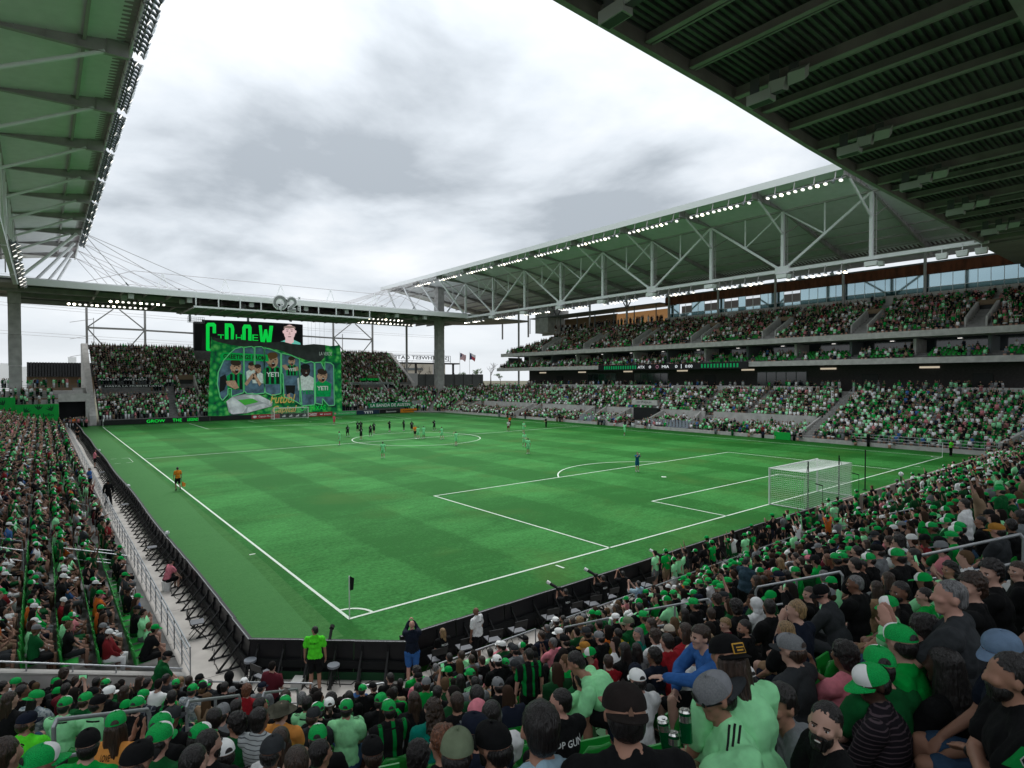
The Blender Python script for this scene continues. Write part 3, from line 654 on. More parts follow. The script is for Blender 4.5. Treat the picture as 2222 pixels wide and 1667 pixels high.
# Q2 sign
sg = thing('stadium_sign', 'white outlined numeral and letter sign fixed to the far roof gantry', 'sign', (hit(622, 660, Y=103.2).x, 103.2, 22.9))
sx = sg.location.x
GR = mat('sign grey', (.22,.23,.23), .6)
for nm_, mm_, ex in (('outline', mat('sign white', (.85,.87,.87), .6), .42), ('letter_face', GR, .02)):
    m = MB(); yq = 103.3 if nm_ == 'outline' else 103.12
    def ring(cx, cz, r, n=26, a0=0, a1=360, wv=.5):
        p = []
        for k in range(n+1):
            a = R(a0+(a1-a0)*k/n)
            for rr in (r-wv/2-ex/2, r+wv/2+ex/2): p.append((cx+rr*math.cos(a), yq, cz+rr*math.sin(a)))
        m.add(p, [(2*k, 2*k+2, 2*k+3, 2*k+1) for k in range(n)], mm_)
    ring(sx-1.35, 24.75, 1.15, a0=-60, a1=240)
    for s in (-1, 1): m.prism([(sx-1.35+s*.38-.13-ex/2, yq, 23.25), (sx-1.35+s*.38+.13+ex/2, yq, 23.25), (sx-1.35+s*.38+.13+ex/2, yq, 24.0), (sx-1.35+s*.38-.13-ex/2, yq, 24.0)], (0, .03, 0), mm_)
    ring(sx+1.1, 25.05, .78, a0=-35, a1=190, wv=.42)
    m.bar((sx+1.72, yq, 24.65), (sx+.5, yq, 23.6), .04, .42+ex, mm_, up=(0, 0, 1)); m.bar((sx+.25, yq, 23.42), (sx+2.0, yq, 23.42), .04, .36+ex, mm_)
    part(m, nm_, sg)
me = text_mesh('STADIUM', .62, WHITE, 2.9, bold=.02); inst(me, 'lettering', sg, (2.62, -.2, 1.85), (R(90), R(-90), 0))

# columns
for (x, y, wd, z1, lab) in ((-12.5, 116, 1.9, 26, 'tall square concrete column at the far left corner of the roof'), (79.6, 116, 2.1, 34, 'tall square concrete column at the far right corner of the roof')):
    c = thing('roof_column', lab, 'column', (x, y, 0)); z = 0; k = 0
    while z < z1:
        h = min(5.6, z1-z); m = MB(); m.box((x, y, z+h/2), (wd-.06*(k % 2), wd-.06*(k % 2), h-.05), CONC); part(m, 'column_segment', c); z += h; k += 1
for lab, px in (('slim round white post right of the supporters stand', 878),):
    p = hit(px*1.005, 760, Y=130); m = MB(); m.tube((p.x, 130, 3), (p.x, 130, 24.7), .32, STEELG, n=12); tag(m.obj('steel_post', base=(p.x, 130, 0)), lab, 'post')
for lab, x, y in (('slim steel post left end of the grandstand, full height', 98.5, 104),):
    m = MB(); m.tube((x, y, 0), (x, y, 29.5), .28, STEELG, n=10); tag(m.obj('steel_post', base=(x, y, 0)), lab, 'post')
# braced frames behind the supporters stand
for (a, b, lab) in ((188, 314.5, 'left cross braced grey steel frame behind the supporters stand'), (723, 808, 'right cross braced grey steel frame behind the supporters stand')):
    p, q = hit(a, 700, Y=138.6), hit(b, 700, Y=138.6); t = thing('braced_frame', lab, 'steel frame', (p.x, 138.6, 0)); zt_, zm, zb_ = 24.9, 20.4, 15.5
    for x in (p.x, q.x): m = MB(); m.bar((x, 138.6, 12), (x, 138.6, zt_), .45, .45, STEELG); part(m, 'post', t)
    xm = (p.x+q.x)/2
    m = MB(); m.bar((p.x, 138.6, zm), (q.x, 138.6, zm), .35, .42, STEELG); part(m, 'cross_beam', t)
    for (u, v_) in (((p.x, zm), (xm-.6, zt_)), ((q.x, zm), (xm+.6, zt_)), ((p.x, zm), (xm-2, zb_)), ((q.x, zm), (xm+2, zb_))): m = MB(); m.bar((u[0], 138.62, u[1]), (v_[0], 138.62, v_[1]), .22, .26, STEELG); part(m, 'brace', t)
    if a == 188: m = MB(); m.bar((q.x, 138.6, zm-.1), (21.5, 138.6, zm-.3), .3, .4, STEELG); part(m, 'tie_beam', t)
    else: m = MB(); m.bar((49, 138.6, zm+.2), (p.x, 138.6, zm), .3, .4, STEELG); part(m, 'tie_beam', t)

# ---- floodlight banks
LAMP = {}
def lamp_meshes(tiltdeg):
    if tiltdeg in LAMP: return LAMP[tiltdeg]
    h = MB(); h.tube((0, 0, 0), (0, 0, -.16), .14, LAMPH, n=8); h.tube((0, 0, -.16), (0, 0, -.42), .15, LAMPH, r2=.29, n=10); h.box((0, 0, .08), (.34, .05, .2), LAMPH)
    lens = MB(); lens.tube((0, 0, -.425), (0, 0, -.45), .275, LAMPON, n=10)
    LAMP[tiltdeg] = (h.mesh('floodlight'), lens.mesh('lens')); return LAMP[tiltdeg]
hm_, lm_ = lamp_meshes(0)
def lensmesh(m_): k = lm_.copy(); k.materials[0] = m_; return k
LENS = [lensmesh(LAMPON), lensmesh(LAMPHOT), lensmesh(LAMPOFF)]
def bank(p, q, n, label, group, out, lit, tilt=35, rows=1, size=1.0, drop=.9, arms=4):
    p, q = Vector(p), Vector(q); t = thing('floodlight_bank', label, 'floodlights', tuple(p), group)
    m = MB(); m.tube(p, q, .05, STEELG, n=6); part(m, 'rail', t)
    for k in range(arms):
        a = p.lerp(q, (k+.5)/arms); m = MB(); m.bar(a, a+Vector((out[0]*-.3, out[1]*-.3, drop)), .1, .1, STEELG); part(m, 'hanger', t)
    for k in range(n):
        for r_ in range(rows):
            a = p.lerp(q, (k+.5+.4*r_)/n)+Vector((out[0]*.42*r_, out[1]*.42*r_, -.05*r_))
            o = inst(hm_, 'floodlight', t, a-p, (0, 0, 0), size)
            d = Vector((out[0]*math.sin(R(tilt)), out[1]*math.sin(R(tilt)), -math.cos(R(tilt)))); d.rotate(Matrix.Rotation(R(rng.uniform(-14, 14)), 3, 'Z'))
            o.rotation_mode = 'QUATERNION'; o.rotation_quaternion = Vector((0, 0, -1)).rotation_difference(d)
            inst(LENS[lit(k, r_)], 'lens', o)
for k in range(9):     # raised edge of the right roof
    y0 = FRM[k+1]+.2 if k else FRM[1]-3
    bank((71.0, FRM[k+1]-.4, 33.55), (71.0, FRM[k+1]+9.6, 33.55), 11, 'floodlight bank under the raised edge of the right roof, %s from the near end' % nth(k), 'floodlight banks under the right roof edge', (-1, 0), lambda i, r: [0, 2, 0, 1, 0, 0, 0, 0, 1, 0, 0][i], tilt=30, drop=1.1, size=.9)
for k in range(9):     # along the hung truss
    bank((79.8, FRM[k+1]-9.4+11.7*(k == 0), 23.55), (79.8, FRM[k+1]-.8+9.0*(k == 0), 23.55), 10, 'floodlight bank below the truss of the right stand, %s from the near end' % nth(k), 'floodlight banks under the truss', (-1, 0), lambda i, r: [2, 0, 0, 1, 0, 2, 0, 0, 1, 0][(i+k*3) % 10], tilt=25, drop=1.0, size=1.0) if k else None
for k in range(9):     # left roof edge
    bank((-2.55, FRM[k+1]+.3, 34.3), (-2.55, FRM[k+1]+10.9, 34.3), 15, 'dark floodlight bank on the raised left roof edge, %s from the camera' % nth(k), 'floodlight banks on the left roof edge', (1, 0), lambda i, r: 2 if (i*2+r) % 7 else 0, tilt=58, rows=2, size=.82, drop=.6)
for k in range(3):     # lower ring of the left roof
    bank((-11.2, 62+k*13, 23.8), (-11.2, 73+k*13, 23.8), 12, 'floodlight bank under the left roof ring, %s from the camera' % nth(k), 'floodlight banks on the left ring', (1, 0), lambda i, r: 0 if i % 4 == 0 else 2, tilt=35, rows=2, size=.95)
for (a, b, v, Y_, n_, lab) in ((352, 1065, 0, 0, 0, ''),): pass
for (x0, x1, y, z, n_, lab) in ((-4.8, 9.4, 121, 23.9, 15, 'row of lit floodlights under the far roof, left, rear'), (1.5, 11.5, 112, 23.9, 10, 'row of lit floodlights under the far roof, left, front'), (54.5, 66.0, 112, 23.9, 10, 'row of lit floodlights under the far roof, right, front'), (57, 74.5, 121, 23.9, 15, 'row of lit floodlights under the far roof, right, rear')):
    bank((x0, y, z), (x1, y, z), n_, lab, 'floodlights under the far roof', (0, -1), lambda i, r: 1 if i in (0, 1, 5, 8) else 0, tilt=40, drop=.8, size=.95)
# ---- speaker clusters under the near roof (and the truss)
SPK = mat('light grey speaker box', (.42, .46, .43), .6); GRL = mat('speaker grille', (.09, .10, .10), .7)
m = MB(); m.box((-.75, 0, -.3), (1.3, .62, .55), SPK); m.box((-.75, 0, -.585), (1.1, .5, .02), GRL)
spa = m.mesh('speaker_box')
m = MB(); m.prism([(-.42, -.3, -.25), (.42, -.3, -.25), (.6, -.3, .3), (-.25, -.3, .35)], (0, .6, 0), SPK); m.box((.02, 0, -.27), (.7, .5, .03), GRL); spb = m.mesh('speaker_box')
m = MB(); m.box((0, 0, .35), (.06, .5, .8), STEELD); spc = m.mesh('bracket')
for k, x in enumerate((9.6, 21.6, 33.3, 45.1, 57, 69)):
    t = thing('speaker_cluster', 'cluster of three pale loudspeaker boxes under the overhead roof, %s from upper left' % nth(k), 'loudspeakers', (x+.75, -3.4, 24.0), 'loudspeaker clusters under the near roof')
    inst(spa, 'speaker_box', t, (0, .7, -.05), (0, 0, R(90))); inst(spb, 'speaker_box', t, (0, -.9, -.08), (R(10), 0, R(-90))); inst(spb, 'speaker_box', t, (0, -1.9, .12), (R(38), 0, R(-90)))
    for yy in (.3, -.75, -1.75): inst(spc, 'bracket', t, (0, yy, .1))
for k, y in enumerate((FRM[1]-.2, FRM[2]-.2, FRM[3], FRM[4], FRM[5], FRM[6], FRM[7], FRM[8])):
    t = thing('truss_speaker', 'white loudspeaker box hung below the right truss, %s from the near end' % nth(k), 'loudspeaker', (80.3, y, 24.2), 'loudspeakers under the truss')
    m = MB(); m.box((80.1, y, 23.9), (.8, 1.5, .6), WHITE); part(m, 'speaker_box', t); m = MB(); m.box((79.9, y-1.2, 23.7), (.7, .6, .6), SPK); part(m, 'speaker_box', t)
for k, (y) in enumerate((3.2, 1.2, -.6)):
    m = MB(); m.prism([(80, y-.5, 23.3), (80, y+.5, 23.3), (80, y+.6, 24.0), (80, y-.6, 24.0)], (.7, 0, 0), WHITE); m.tube((80.3, y, 24), (80.3, y, 24.8), .05, STEEL); tag(m.obj('corner_speaker', base=(80, y, 24)), ['boxy', 'round nosed', 'tilted'][k]+' white loudspeaker hung at the near end of the truss', 'loudspeaker')
for k, x in enumerate((4.6, 14.4, 26, 37.5, 47, 60, 68)):
    m = MB(); m.box((x, 104.9, 24.0), (.9, .7, .9), SPK); m.box((x-.8, 108, 24), (.9, .7, .8), SPK); tag(m.obj('hanging_speaker', base=(x, 104.9, 24)), 'small pale speaker pair hung under the far roof, %s from left' % nth(k), 'loudspeaker', 'speakers under the far roof')
# ================================================================ perimeter boards
TRIM = mat('speckled white trim', (.22,.23,.24), .6, var=.6, scale=30)
PNL = mat('black led panel', (.012,.012,.014), .35, var=.2, scale=3)
def run(p, q, n, name, label, hgt=1.02, brackets=2, inward=None, cat='advertising board'):
    p, q = Vector(p), Vector(q); t = thing(name, label, cat, tuple(p)); d = (q-p)/n; u = d.normalized(); back = Vector((u.y, -u.x, 0)) if inward is None else Vector(inward)
    pm = MB(); L_ = d.length; a = Vector((0, 0, 0)); b_ = u*L_
    pm.prism([a+Vector((0,0,.03))+back*.02, b_-u*.02+Vector((0,0,.03))+back*.02, b_-u*.02+Vector((0,0,hgt))-back*.10, a+Vector((0,0,hgt))-back*.10], back*.07, PNL)
    me = pm.mesh('panel')
    tm = MB(); tm.prism([a+Vector((0,0,hgt+.003))-back*.11, b_+Vector((0,0,hgt+.003))-back*.11, b_+Vector((0,0,hgt+.003)), a+Vector((0,0,hgt+.003))], (0,0,.05), BLACK); tm.prism([a+Vector((0,0,hgt+.056))-back*.02, b_+Vector((0,0,hgt+.056))-back*.02, b_+Vector((0,0,hgt+.056))+back*.015, a+Vector((0,0,hgt+.056))+back*.015], (0,0,.01), TRIM); tme = tm.mesh('top_trim')
    bm_ = MB(); B = lambda f, z: back*f+Vector((0, 0, z))
    bm_.bar(B(.1,.05), B(.75,.05), .07, .05, BLACK); bm_.bar(B(.7,.06), B(.02,.8), .05, .05, BLACK); bm_.bar(B(.08,.05), B(.0,.95), .05, .05, BLACK); bm_.bar(B(.38,.06), B(.05,.45), .04, .04, BLACK)
    bm_.bar(B(.10,.45), B(.10,.45)+u*L_/brackets, .10, .22, BLACKM); bme = bm_.mesh('bracket')
    for k in range(n):
        o_ = d*k+back*.05*math.sin(k*.55)
        inst(me, 'panel', t, o_); inst(tme, 'top_trim', t, o_)
        for j in range(brackets): inst(bme, 'bracket', t, o_+d*((j+.3)/brackets))
    return t
run((-4.0, 107.5, 0), (-4.0, -1.95, 0), 58, 'perimeter_board', 'long row of black perimeter boards along the left touchline', inward=(-1, 0, 0))
run((-3.96, -1.95, 0), (-.42, -4.85, 0), 3, 'perimeter_board', 'black angled perimeter board across the corner behind the security guard', hgt=1.02, inward=(-.637, -.771, 0))
run((-.42, -4.5, 0), (27, -4.38, 0), 14, 'perimeter_board', 'row of black perimeter boards behind the near goal line', inward=(0, -1, 0))
t = thing('perimeter_wall', 'low tan concrete wall behind the goal, right of the black boards', 'wall', (27, -4.5, 0))
for k in range(31): m = MB(); m.box((27.75+k*1.5, -4.5, .52), (1.47, .16, 1.04), mat('tan wall', (.24,.215,.19), .8, var=.15, scale=2)); part(m, 'panel', t)
DKG = mat('dark green skirt', (.01,.05,.02), .9)
m = MB(); m.bar((-3.9, -2.3, .16), (-.6, -5.0, .16), .02, .22, DKG); tag(m.obj('ground_skirt', base=(-3, -3, 0)), 'dark green cloth skirt along the foot of the corner board', 'cloth')
# far boards: each a thing of its own, with its print
def board(px0, px1, v, colr, label, prints, h=.95, Y=109.3):
    a, b_ = hit(px0, v, Y=Y), hit(px1, v, Y=Y); m = MB(); m.box(((a.x+b_.x)/2, Y, h/2+.03), (b_.x-a.x-.04, .14, h), colr)
    o = tag(m.obj('advertising_board', base=((a.x+b_.x)/2, Y, 0)), label, 'advertising board')
    for (tx, f0, f1, c, hh, bold) in prints:
        x0, x1 = a.x+(b_.x-a.x)*f0, a.x+(b_.x-a.x)*f1
        me = text_mesh(tx, hh, c, x1-x0, bold=bold); inst(me, 'lettering', o, ((x0+x1)/2-(a.x+b_.x)/2, -.085, h/2+.03), (R(90), 0, 0))
    return o, a, b_
RED = mat('red board', (.34,.03,.035), .6); DBL = mat('dark blue board', (.012,.03,.06), .5); ORG = mat('orange board', (.62,.21,.015), .6); LGB = mat('light green board', (.05,.36,.11), .6)
PW_ = mat('white print', (.75,.77,.76), .7); PR_ = mat('pink print', (.7,.25,.25), .7); GP = mat('bright green print', (.0,.55,.06), .6, emit=(0,.6,.06), es=.25)
board(218, 430, 918, PNL, 'black board with green letters GROW THE LEGEND below the supporters', [('GROW', .45, .64, SCRG, .6, 0), ('THE', .72, .82, SCRG, .6, 0), ('LEGEND', .88, 1.0, SCRG, .6, 0)])
board(431, 455, 918, PNL, 'short black board left of the big banner', [])
board(456, 545, 912, PNL, 'blank black board below the left part of the big banner', [])
board(546, 607, 912, RED, 'red advertising board with white script behind the far goal', [('Captain Morgan', .24, .8, PW_, .55, .0), ('◉', .04, .18, PW_, .5, 0)])
o, a, b_ = board(608, 667, 912, PNL, 'black board with four white triangular stripe logos', [])
for k in range(4):
    x = a.x+(b_.x-a.x)*(k+.5)/4; m = MB()
    for j, h in enumerate((.22, .38, .54)): xx = x-.36+j*.26; m.prism([(xx, 109.2, .2), (xx+.2, 109.2, .2), (xx+.2-.0, 109.2, .2+h*.75), (xx-.02, 109.2, .2+h)], (0, -.02, 0), PW_)
    m.obj('logo_print', o)
board(668, 690, 908, RED, 'red board with white CHEEZIT lettering right of the far goal', [('CHEEZIT', .08, .92, PW_, .6, .02)])
board(691, 721, 908, RED, 'dark red board with a white round logo right of the far goal', [('◒ pepsi', .1, .9, PW_, .5, 0)])
board(722, 773, 905, LGB, 'light green board with a small white slogan', [('The Genuine Outdoor Original', .22, .95, PW_, .25, 0), ('●', .05, .14, PR_, .4, 0)])
board(774, 823, 903, DBL, 'dark blue board with large white YETI lettering', [('YETI', .3, .7, PW_, .6, .03)])
board(824, 868, 900, PNL, 'black board with thin white script between dark blue and orange', [('Somos', .3, .8, PW_, .4, 0)])
board(869, 916, 898, ORG, 'orange board with black lettering at the far right corner', [('Continental', .12, .82, BLACKM, .42, .02)], Y=109.6)
def banner(px0, px1, v0, v1, Y, colr, txt, tc_, label, f=(.04,.96), bold=.0, hh=.62):
    a, b_ = hit(px0, v1, Y=Y), hit(px1, v0, Y=Y); m = MB(); n_ = 14; vs = []
    for k in range(n_+1):
        x = a.x+(b_.x-a.x)*k/n_; dy = .06*math.sin(k*1.9); vs += [(x, Y+dy, a.z), (x, Y+dy*.6, b_.z+.04*math.sin(k*2.3))]
    m.add(vs, [(2*k, 2*k+2, 2*k+3, 2*k+1) for k in range(n_)], colr); m.add([(x, y+.03, z) for x, y, z in vs], [(2*k+1, 2*k+3, 2*k+2, 2*k) for k in range(n_)], colr)
    o = tag(m.obj('banner', base=((a.x+b_.x)/2, Y, (a.z+b_.z)/2)), label, 'banner')
    if txt: me = text_mesh(txt, (b_.z-a.z)*hh, tc_, (b_.x-a.x)*(f[1]-f[0]), bold=bold); inst(me, 'lettering', o, ((b_.x-a.x)*((f[0]+f[1])/2-.5), -.1, 0), (R(90), 0, 0))
    return o
banner(800, 893, 872, 886, 110.9, mat('banner green', (.0,.22,.07), .8), 'LA BANDA DE AUSTIN', PW_, 'green banner with white words LA BANDA DE AUSTIN above the boards', bold=.02)
banner(894, 920, 869, 885, 110.95, mat('banner grey', (.3,.32,.32), .8, var=.5, scale=6), '', PW_, 'grey white patterned flag right of the green word banner')
banner(779, 824, 820, 827, 122, mat('banner dark', (.01,.04,.02), .8), 'LOS VERDES', GP, 'dark banner with green words LOS VERDES in the supporters stand')
banner(762, 852, 829, 834.5, 119, mat('banner grey2', (.30,.33,.32), .8), 'MUERTE O GLORIA  TAKE BACK', BLACKM, 'long thin pale banner with dark words right of the big banner')
banner(208, 322, 820.5, 827, 121.2, BLACKM, 'AUSTIN   ANTHEM', PW_, 'long black banner with white words AUSTIN ANTHEM on the left')
banner(222, 360, 834.5, 841.5, 118.2, BLACKM, "HASTA LA MUERTE LISTOS", PW_, 'long black banner with white words ending in LISTOS on the left')
# ================================================================ big painted banner (tifo), hung in front of the stand
TY = 110.75
def T(x, y, d=0.0): p = hit(400+x*.211, 580+y*.211, Y=TY); return (p.x, TY-d, p.z)
tf = thing('giant_banner', 'giant painted banner of shouting players inside block letters, hanging over the far stand', 'banner', (34, TY, 8))
def leafmat():
    m = bpy.data.materials.new('painted foliage'); m.use_nodes = True; t = m.node_tree; b = t.nodes['Principled BSDF']; b.inputs['Roughness'].default_value = .9
    tc = t.nodes.new('ShaderNodeTexCoord'); vo = t.nodes.new('ShaderNodeTexVoronoi'); vo.inputs['Scale'].default_value = .95; no = t.nodes.new('ShaderNodeTexNoise'); no.inputs['Scale'].default_value = .5; no.inputs['Detail'].default_value = 6
    t.links.new(tc.outputs['Object'], vo.inputs['Vector']); t.links.new(tc.outputs['Object'], no.inputs['Vector'])
    a = t.nodes.new('ShaderNodeMath'); a.operation = 'SUBTRACT'; a.inputs[0].default_value = 1.25; t.links.new(vo.outputs['Distance'], a.inputs[1])
    mu = t.nodes.new('ShaderNodeMath'); mu.operation = 'MULTIPLY'; t.links.new(a.outputs[0], mu.inputs[0]); t.links.new(no.outputs[0], mu.inputs[1])
    cr = t.nodes.new('ShaderNodeValToRGB'); e = cr.color_ramp.elements; e[0].position = .18; e[0].color = (.0,.08,.05,1); e[1].position = .60; e[1].color = (.16,.72,.16,1); q = e.new(.36); q.color = (.0,.33,.06,1)
    t.links.new(mu.outputs[0], cr.inputs[0]); t.links.new(cr.outputs[0], b.inputs['Base Color']); return m
def P_(pts, m_, d, nm, par=None): 
    m = MB(); m.prism([T(x, y, d) for x, y in pts], (0, .012, 0), m_); return m.obj(nm, par or tf)
top = [(275,712),(330,728),(430,742),(560,742),(700,758),(820,772),(950,770),(1010,765),(1100,788),(1230,800),(1330,790),(1420,798),(1445,800),(1500,810),(1560,806),(1598,798)]
P_([(242,1530)]+top+[(1612,900),(1615,1200),(1625,1490),(1500,1488),(1200,1500),(1000,1506),(700,1520),(450,1530)], leafmat(), 0, 'painted_cloth')
CH = mat('charcoal cloth', (.045,.05,.05), .9, var=.35, scale=.6); 
P_(top[:13]+[(1450,830),(1440,930),(1390,980),(1290,970),(1180,930),(1000,860),(830,820),(700,815),(560,812),(440,790),(350,770),(285,745)], CH, .03, 'charcoal_top')
BLU = mat('painted blue grey', (.11,.19,.27), .9, var=.5, scale=.7); OUT = mat('painted mint outline', (.20,.85,.35), .8); SHD = mat('painted dark side', (.02,.035,.035), .9)
LET = [ # block letters with their outlines
 ('a', [(365,1340),(335,1200),(345,1080),(400,960),(470,880),(520,838),(590,820),(605,835),(605,1290),(480,1330),(480,1245),(445,1250),(445,1310),(390,1370)]),
 ('u', [(612,826),(690,815),(715,840),(715,1000),(722,1000),(722,820),(790,818),(818,840),(820,1295),(740,1305),(640,1300),(610,1270)]),
 ('s', [(822,830),(900,850),(985,885),(988,1300),(900,1320),(830,1290),(815,1180)]),
 ('t', [(996,885),(1090,905),(1178,945),(1180,1100),(1205,1420),(1140,1380),(1020,1330),(1010,1100),(996,1090)]),
 ('i', [(1184,965),(1240,985),(1300,970),(1330,985),(1335,1415),(1210,1425),(1184,1385)]),
 ('n', [(1338,982),(1400,978),(1440,1060),(1440,975),(1500,985),(1530,1010),(1538,1420),(1480,1425),(1440,1380),(1415,1350),(1415,1415),(1345,1400)])]
for i, (nm, pts) in enumerate(LET):
    cx = sum(p[0] for p in pts)/len(pts); cy = sum(p[1] for p in pts)/len(pts)
    P_([(x+12, y+14) for x, y in pts], SHD, .05, 'letter_shade')
    P_(pts, BLU, .08, 'letter_face')
    m = MB(); q = pts+pts[:1]
    for a, b_ in zip(q, q[1:]): m.bar(T(*a, .30), T(*b_, .30), .03, .20, OUT)
    m.obj('letter_outline', tf)
SK = mat('painted skin', (.62,.36,.25), .9, var=.25, scale=3); SKD = mat('painted dark skin', (.04,.025,.022), .9); HR = mat('painted hair', (.05,.03,.02), .9); MO = mat('painted mouth', (.05,.01,.01), .9)
JG = mat('painted green jersey', (.0,.40,.10), .9, var=.25, scale=2); JB = mat('painted black', (.012,.015,.015), .9); JW = mat('painted white', (.8,.85,.83), .9, var=.2, scale=2)
def ell(cx, cy, rx, ry, n=18, a=0.0):
    ca, sa = math.cos(R(a)), math.sin(R(a)); return [(cx+rx*math.cos(2*math.pi*k/n)*ca-ry*math.sin(2*math.pi*k/n)*sa, cy+rx*math.cos(2*math.pi*k/n)*sa+ry*math.sin(2*math.pi*k/n)*ca) for k in range(n)]
def figure(cx, cy, s, jersey, skin, hair=HR, tilt=0, stripes=None, txt=None, arms=True, mouth=True):
    """a painted bust: head radius s px at (cx, cy)"""
    S0 = s*1.32; s = s*.98; cy_ = cy
    f = P_([(cx-.5*s,cy+.9*s),(cx+.5*s,cy+.9*s),(cx+1.1*s,cy+1.35*s),(cx+1.95*s,cy+1.8*s),(cx+1.8*s,cy+4.6*s),(cx-1.7*s,cy+4.6*s),(cx-1.9*s,cy+1.9*s),(cx-1.1*s,cy+1.35*s)], jersey, .12, 'painted_jersey')
    if stripes:
        for dx in (-.95, .0, .95): P_([(cx+dx*s-.28*s,cy+1.45*s),(cx+dx*s+.28*s,cy+1.45*s),(cx+dx*s*1.05+.3*s,cy+4.55*s),(cx+dx*s*1.05-.3*s,cy+4.55*s)], stripes, .135, 'painted_stripe')
    P_([(cx-.45*s,cy+.4*s),(cx+.45*s,cy+.4*s),(cx+.5*s,cy+1.2*s),(cx,cy+1.6*s),(cx-.5*s,cy+1.2*s)], skin, .14, 'painted_neck')
    s = S0; cy = cy_+.06*s; P_(ell(cx, cy, .78*s, 1.05*s, a=tilt), skin, .15, 'painted_head')
    P_(ell(cx-.05*s, cy-.68*s, .80*s, .48*s, a=tilt), hair, .16, 'painted_hair')
    P_(ell(cx-.75*s, cy+.05*s, .16*s, .26*s), skin, .16, 'painted_ear')
    m = MB()
    for dx in (-.28, .34): m.prism([T(x, y, .17) for x, y in ell(cx+dx*s+.05*s, cy-.12*s, .16*s, .07*s, 8)], (0, .01, 0), HR)
    m.prism([T(x, y, .17) for x, y in [(cx+.1*s,cy-.1*s),(cx+.22*s,cy+.28*s),(cx-.02*s,cy+.28*s)]], (0, .01, 0), mat('painted shade skin', (.25,.11,.07), .9))
    if mouth: m.prism([T(x, y, .17) for x, y in ell(cx+.1*s, cy+.58*s, .26*s, .3*s, 10)], (0, .01, 0), MO); m.prism([T(x, y, .18) for x, y in ell(cx+.1*s, cy+.40*s, .18*s, .06*s, 8)], (0, .01, 0), JW)
    m.obj('painted_face', tf)
    P_([(cx-.62*s,cy+.45*s),(cx-.2*s,cy+.62*s),(cx+.1*s,cy+.98*s),(cx-.25*s,cy+1.0*s),(cx-.55*s,cy+.8*s)], mat('painted shade skin', (.3,.16,.10)), .162, 'painted_shadow_tone') if skin is SK else None
    s = S0/1.32*.98; cy = cy_
    if txt: me = text_mesh(txt, 1.0, JW, bold=.03); p = T(cx, cy+2.75*s, .19); k = (T(cx+1.2*s, 0)[0]-T(cx-1.2*s, 0)[0])/max(me.vertices[i].co.x for i in range(len(me.vertices)))/2; inst(me, 'lettering', tf, Vector(p)-Vector((34, TY, 8)), (R(90), 0, 0), (k, k, k))
figure(530, 1025, 52, JG, SK, tilt=8, stripes=JB)
P_([(365,1130),(420,1100),(440,1180),(410,1260),(360,1290)], JB, .15, 'painted_sleeve'); P_([(425,1170),(520,1165),(560,1240),(520,1255),(440,1215)], SK, .2, 'painted_arm')
figure(690, 1020, 30, JW, SK, arms=False, mouth=False); figure(755, 1045, 33, JW, SK, mouth=False)
P_([(612,1200),(700,1090),(720,1110),(640,1220)], SK, .2, 'painted_arm'); P_([(700,1110),(720,1085),(790,1200),(770,1225)], SK, .2, 'painted_arm')
figure(905, 955, 55, JG, SK, hair=mat('painted ginger hair', (.16,.08,.03), .9), tilt=-6, stripes=JB, txt='YETI')
figure(1103, 965, 33, JG, SK, stripes=JB, txt='YETI'); P_([(1035,1215),(1140,1215),(1130,1310),(1090,1290),(1050,1310)], JB, .15, 'painted_shorts'); P_([(1055,1310),(1085,1295),(1085,1370),(1060,1370)], SK, .15, 'painted_leg'); P_([(998,1010),(1045,1000),(1075,1050),(1040,1060)], SK, .16, 'painted_arm'); P_([(1120,1030),(1165,1020),(1172,1060),(1130,1070)], SK, .16, 'painted_arm')
figure(1245, 1060, 46, JW, SKD, hair=JB, txt=None); me = text_mesh('YETI', 1.0, JG, bold=.03); inst(me, 'lettering', tf, Vector(T(1262, 1285, .19))-Vector((34, TY, 8)), (R(90), 0, 0), .95)
figure(1418, 1115, 48, JG, SK, tilt=10, txt='YETI')
P_([(385,885),(400,875),(850,900),(870,960),(855,968),(400,955),(380,970),(352,985),(372,935),(360,900)], mat('painted ribbon green', (.0,.55,.10), .9), .2, 'painted_ribbon')
me = text_mesh('GREETINGS FROM', 1.0, JB, 9.4, bold=.03); inst(me, 'lettering', tf, Vector(T(620, 925, .23))-Vector((34, TY, 8)), (R(90), R(1.5), 0), (.93, .9, 1))
ST1 = mat('painted stadium white', (.8,.82,.84), .9, var=.3, scale=.8); ST2 = mat('painted stadium grey', (.5,.52,.55), .9)
P_([(430,1380),(495,1330),(700,1290),(905,1390),(900,1430),(640,1500),(500,1515),(455,1490)], ST2, .15, 'painted_stadium')
P_([(430,1380),(495,1330),(640,1440),(600,1500),(480,1510)], ST1, .17, 'painted_stadium_wing'); P_([(600,1325),(740,1300),(905,1385),(880,1420),(760,1370)], ST1, .17, 'painted_stadium_wing'); P_([(640,1500),(650,1440),(820,1400),(880,1430)], ST1, .17, 'painted_stadium_wing')
P_([(545,1365),(700,1350),(760,1385),(620,1420)], mat('painted pitch', (.10,.6,.08), .9), .18, 'painted_pitch')
GOLD = mat('painted gold', (.85,.60,.15), .8)
for tx, x, y, wd in (('Futbol', 1010, 1352, 260), ('Capital', 1030, 1468, 250)):
    me = text_mesh(tx, 1.0, GOLD, 1.0, bold=.012, shear=.3); k = T(x+wd/2, 0)[0]-T(x-wd/2, 0)[0]; inst(me, 'lettering', tf, Vector(T(x, y, .26))-Vector((34, TY, 8)), (R(90), 0, 0), (k, 2.0, 1))
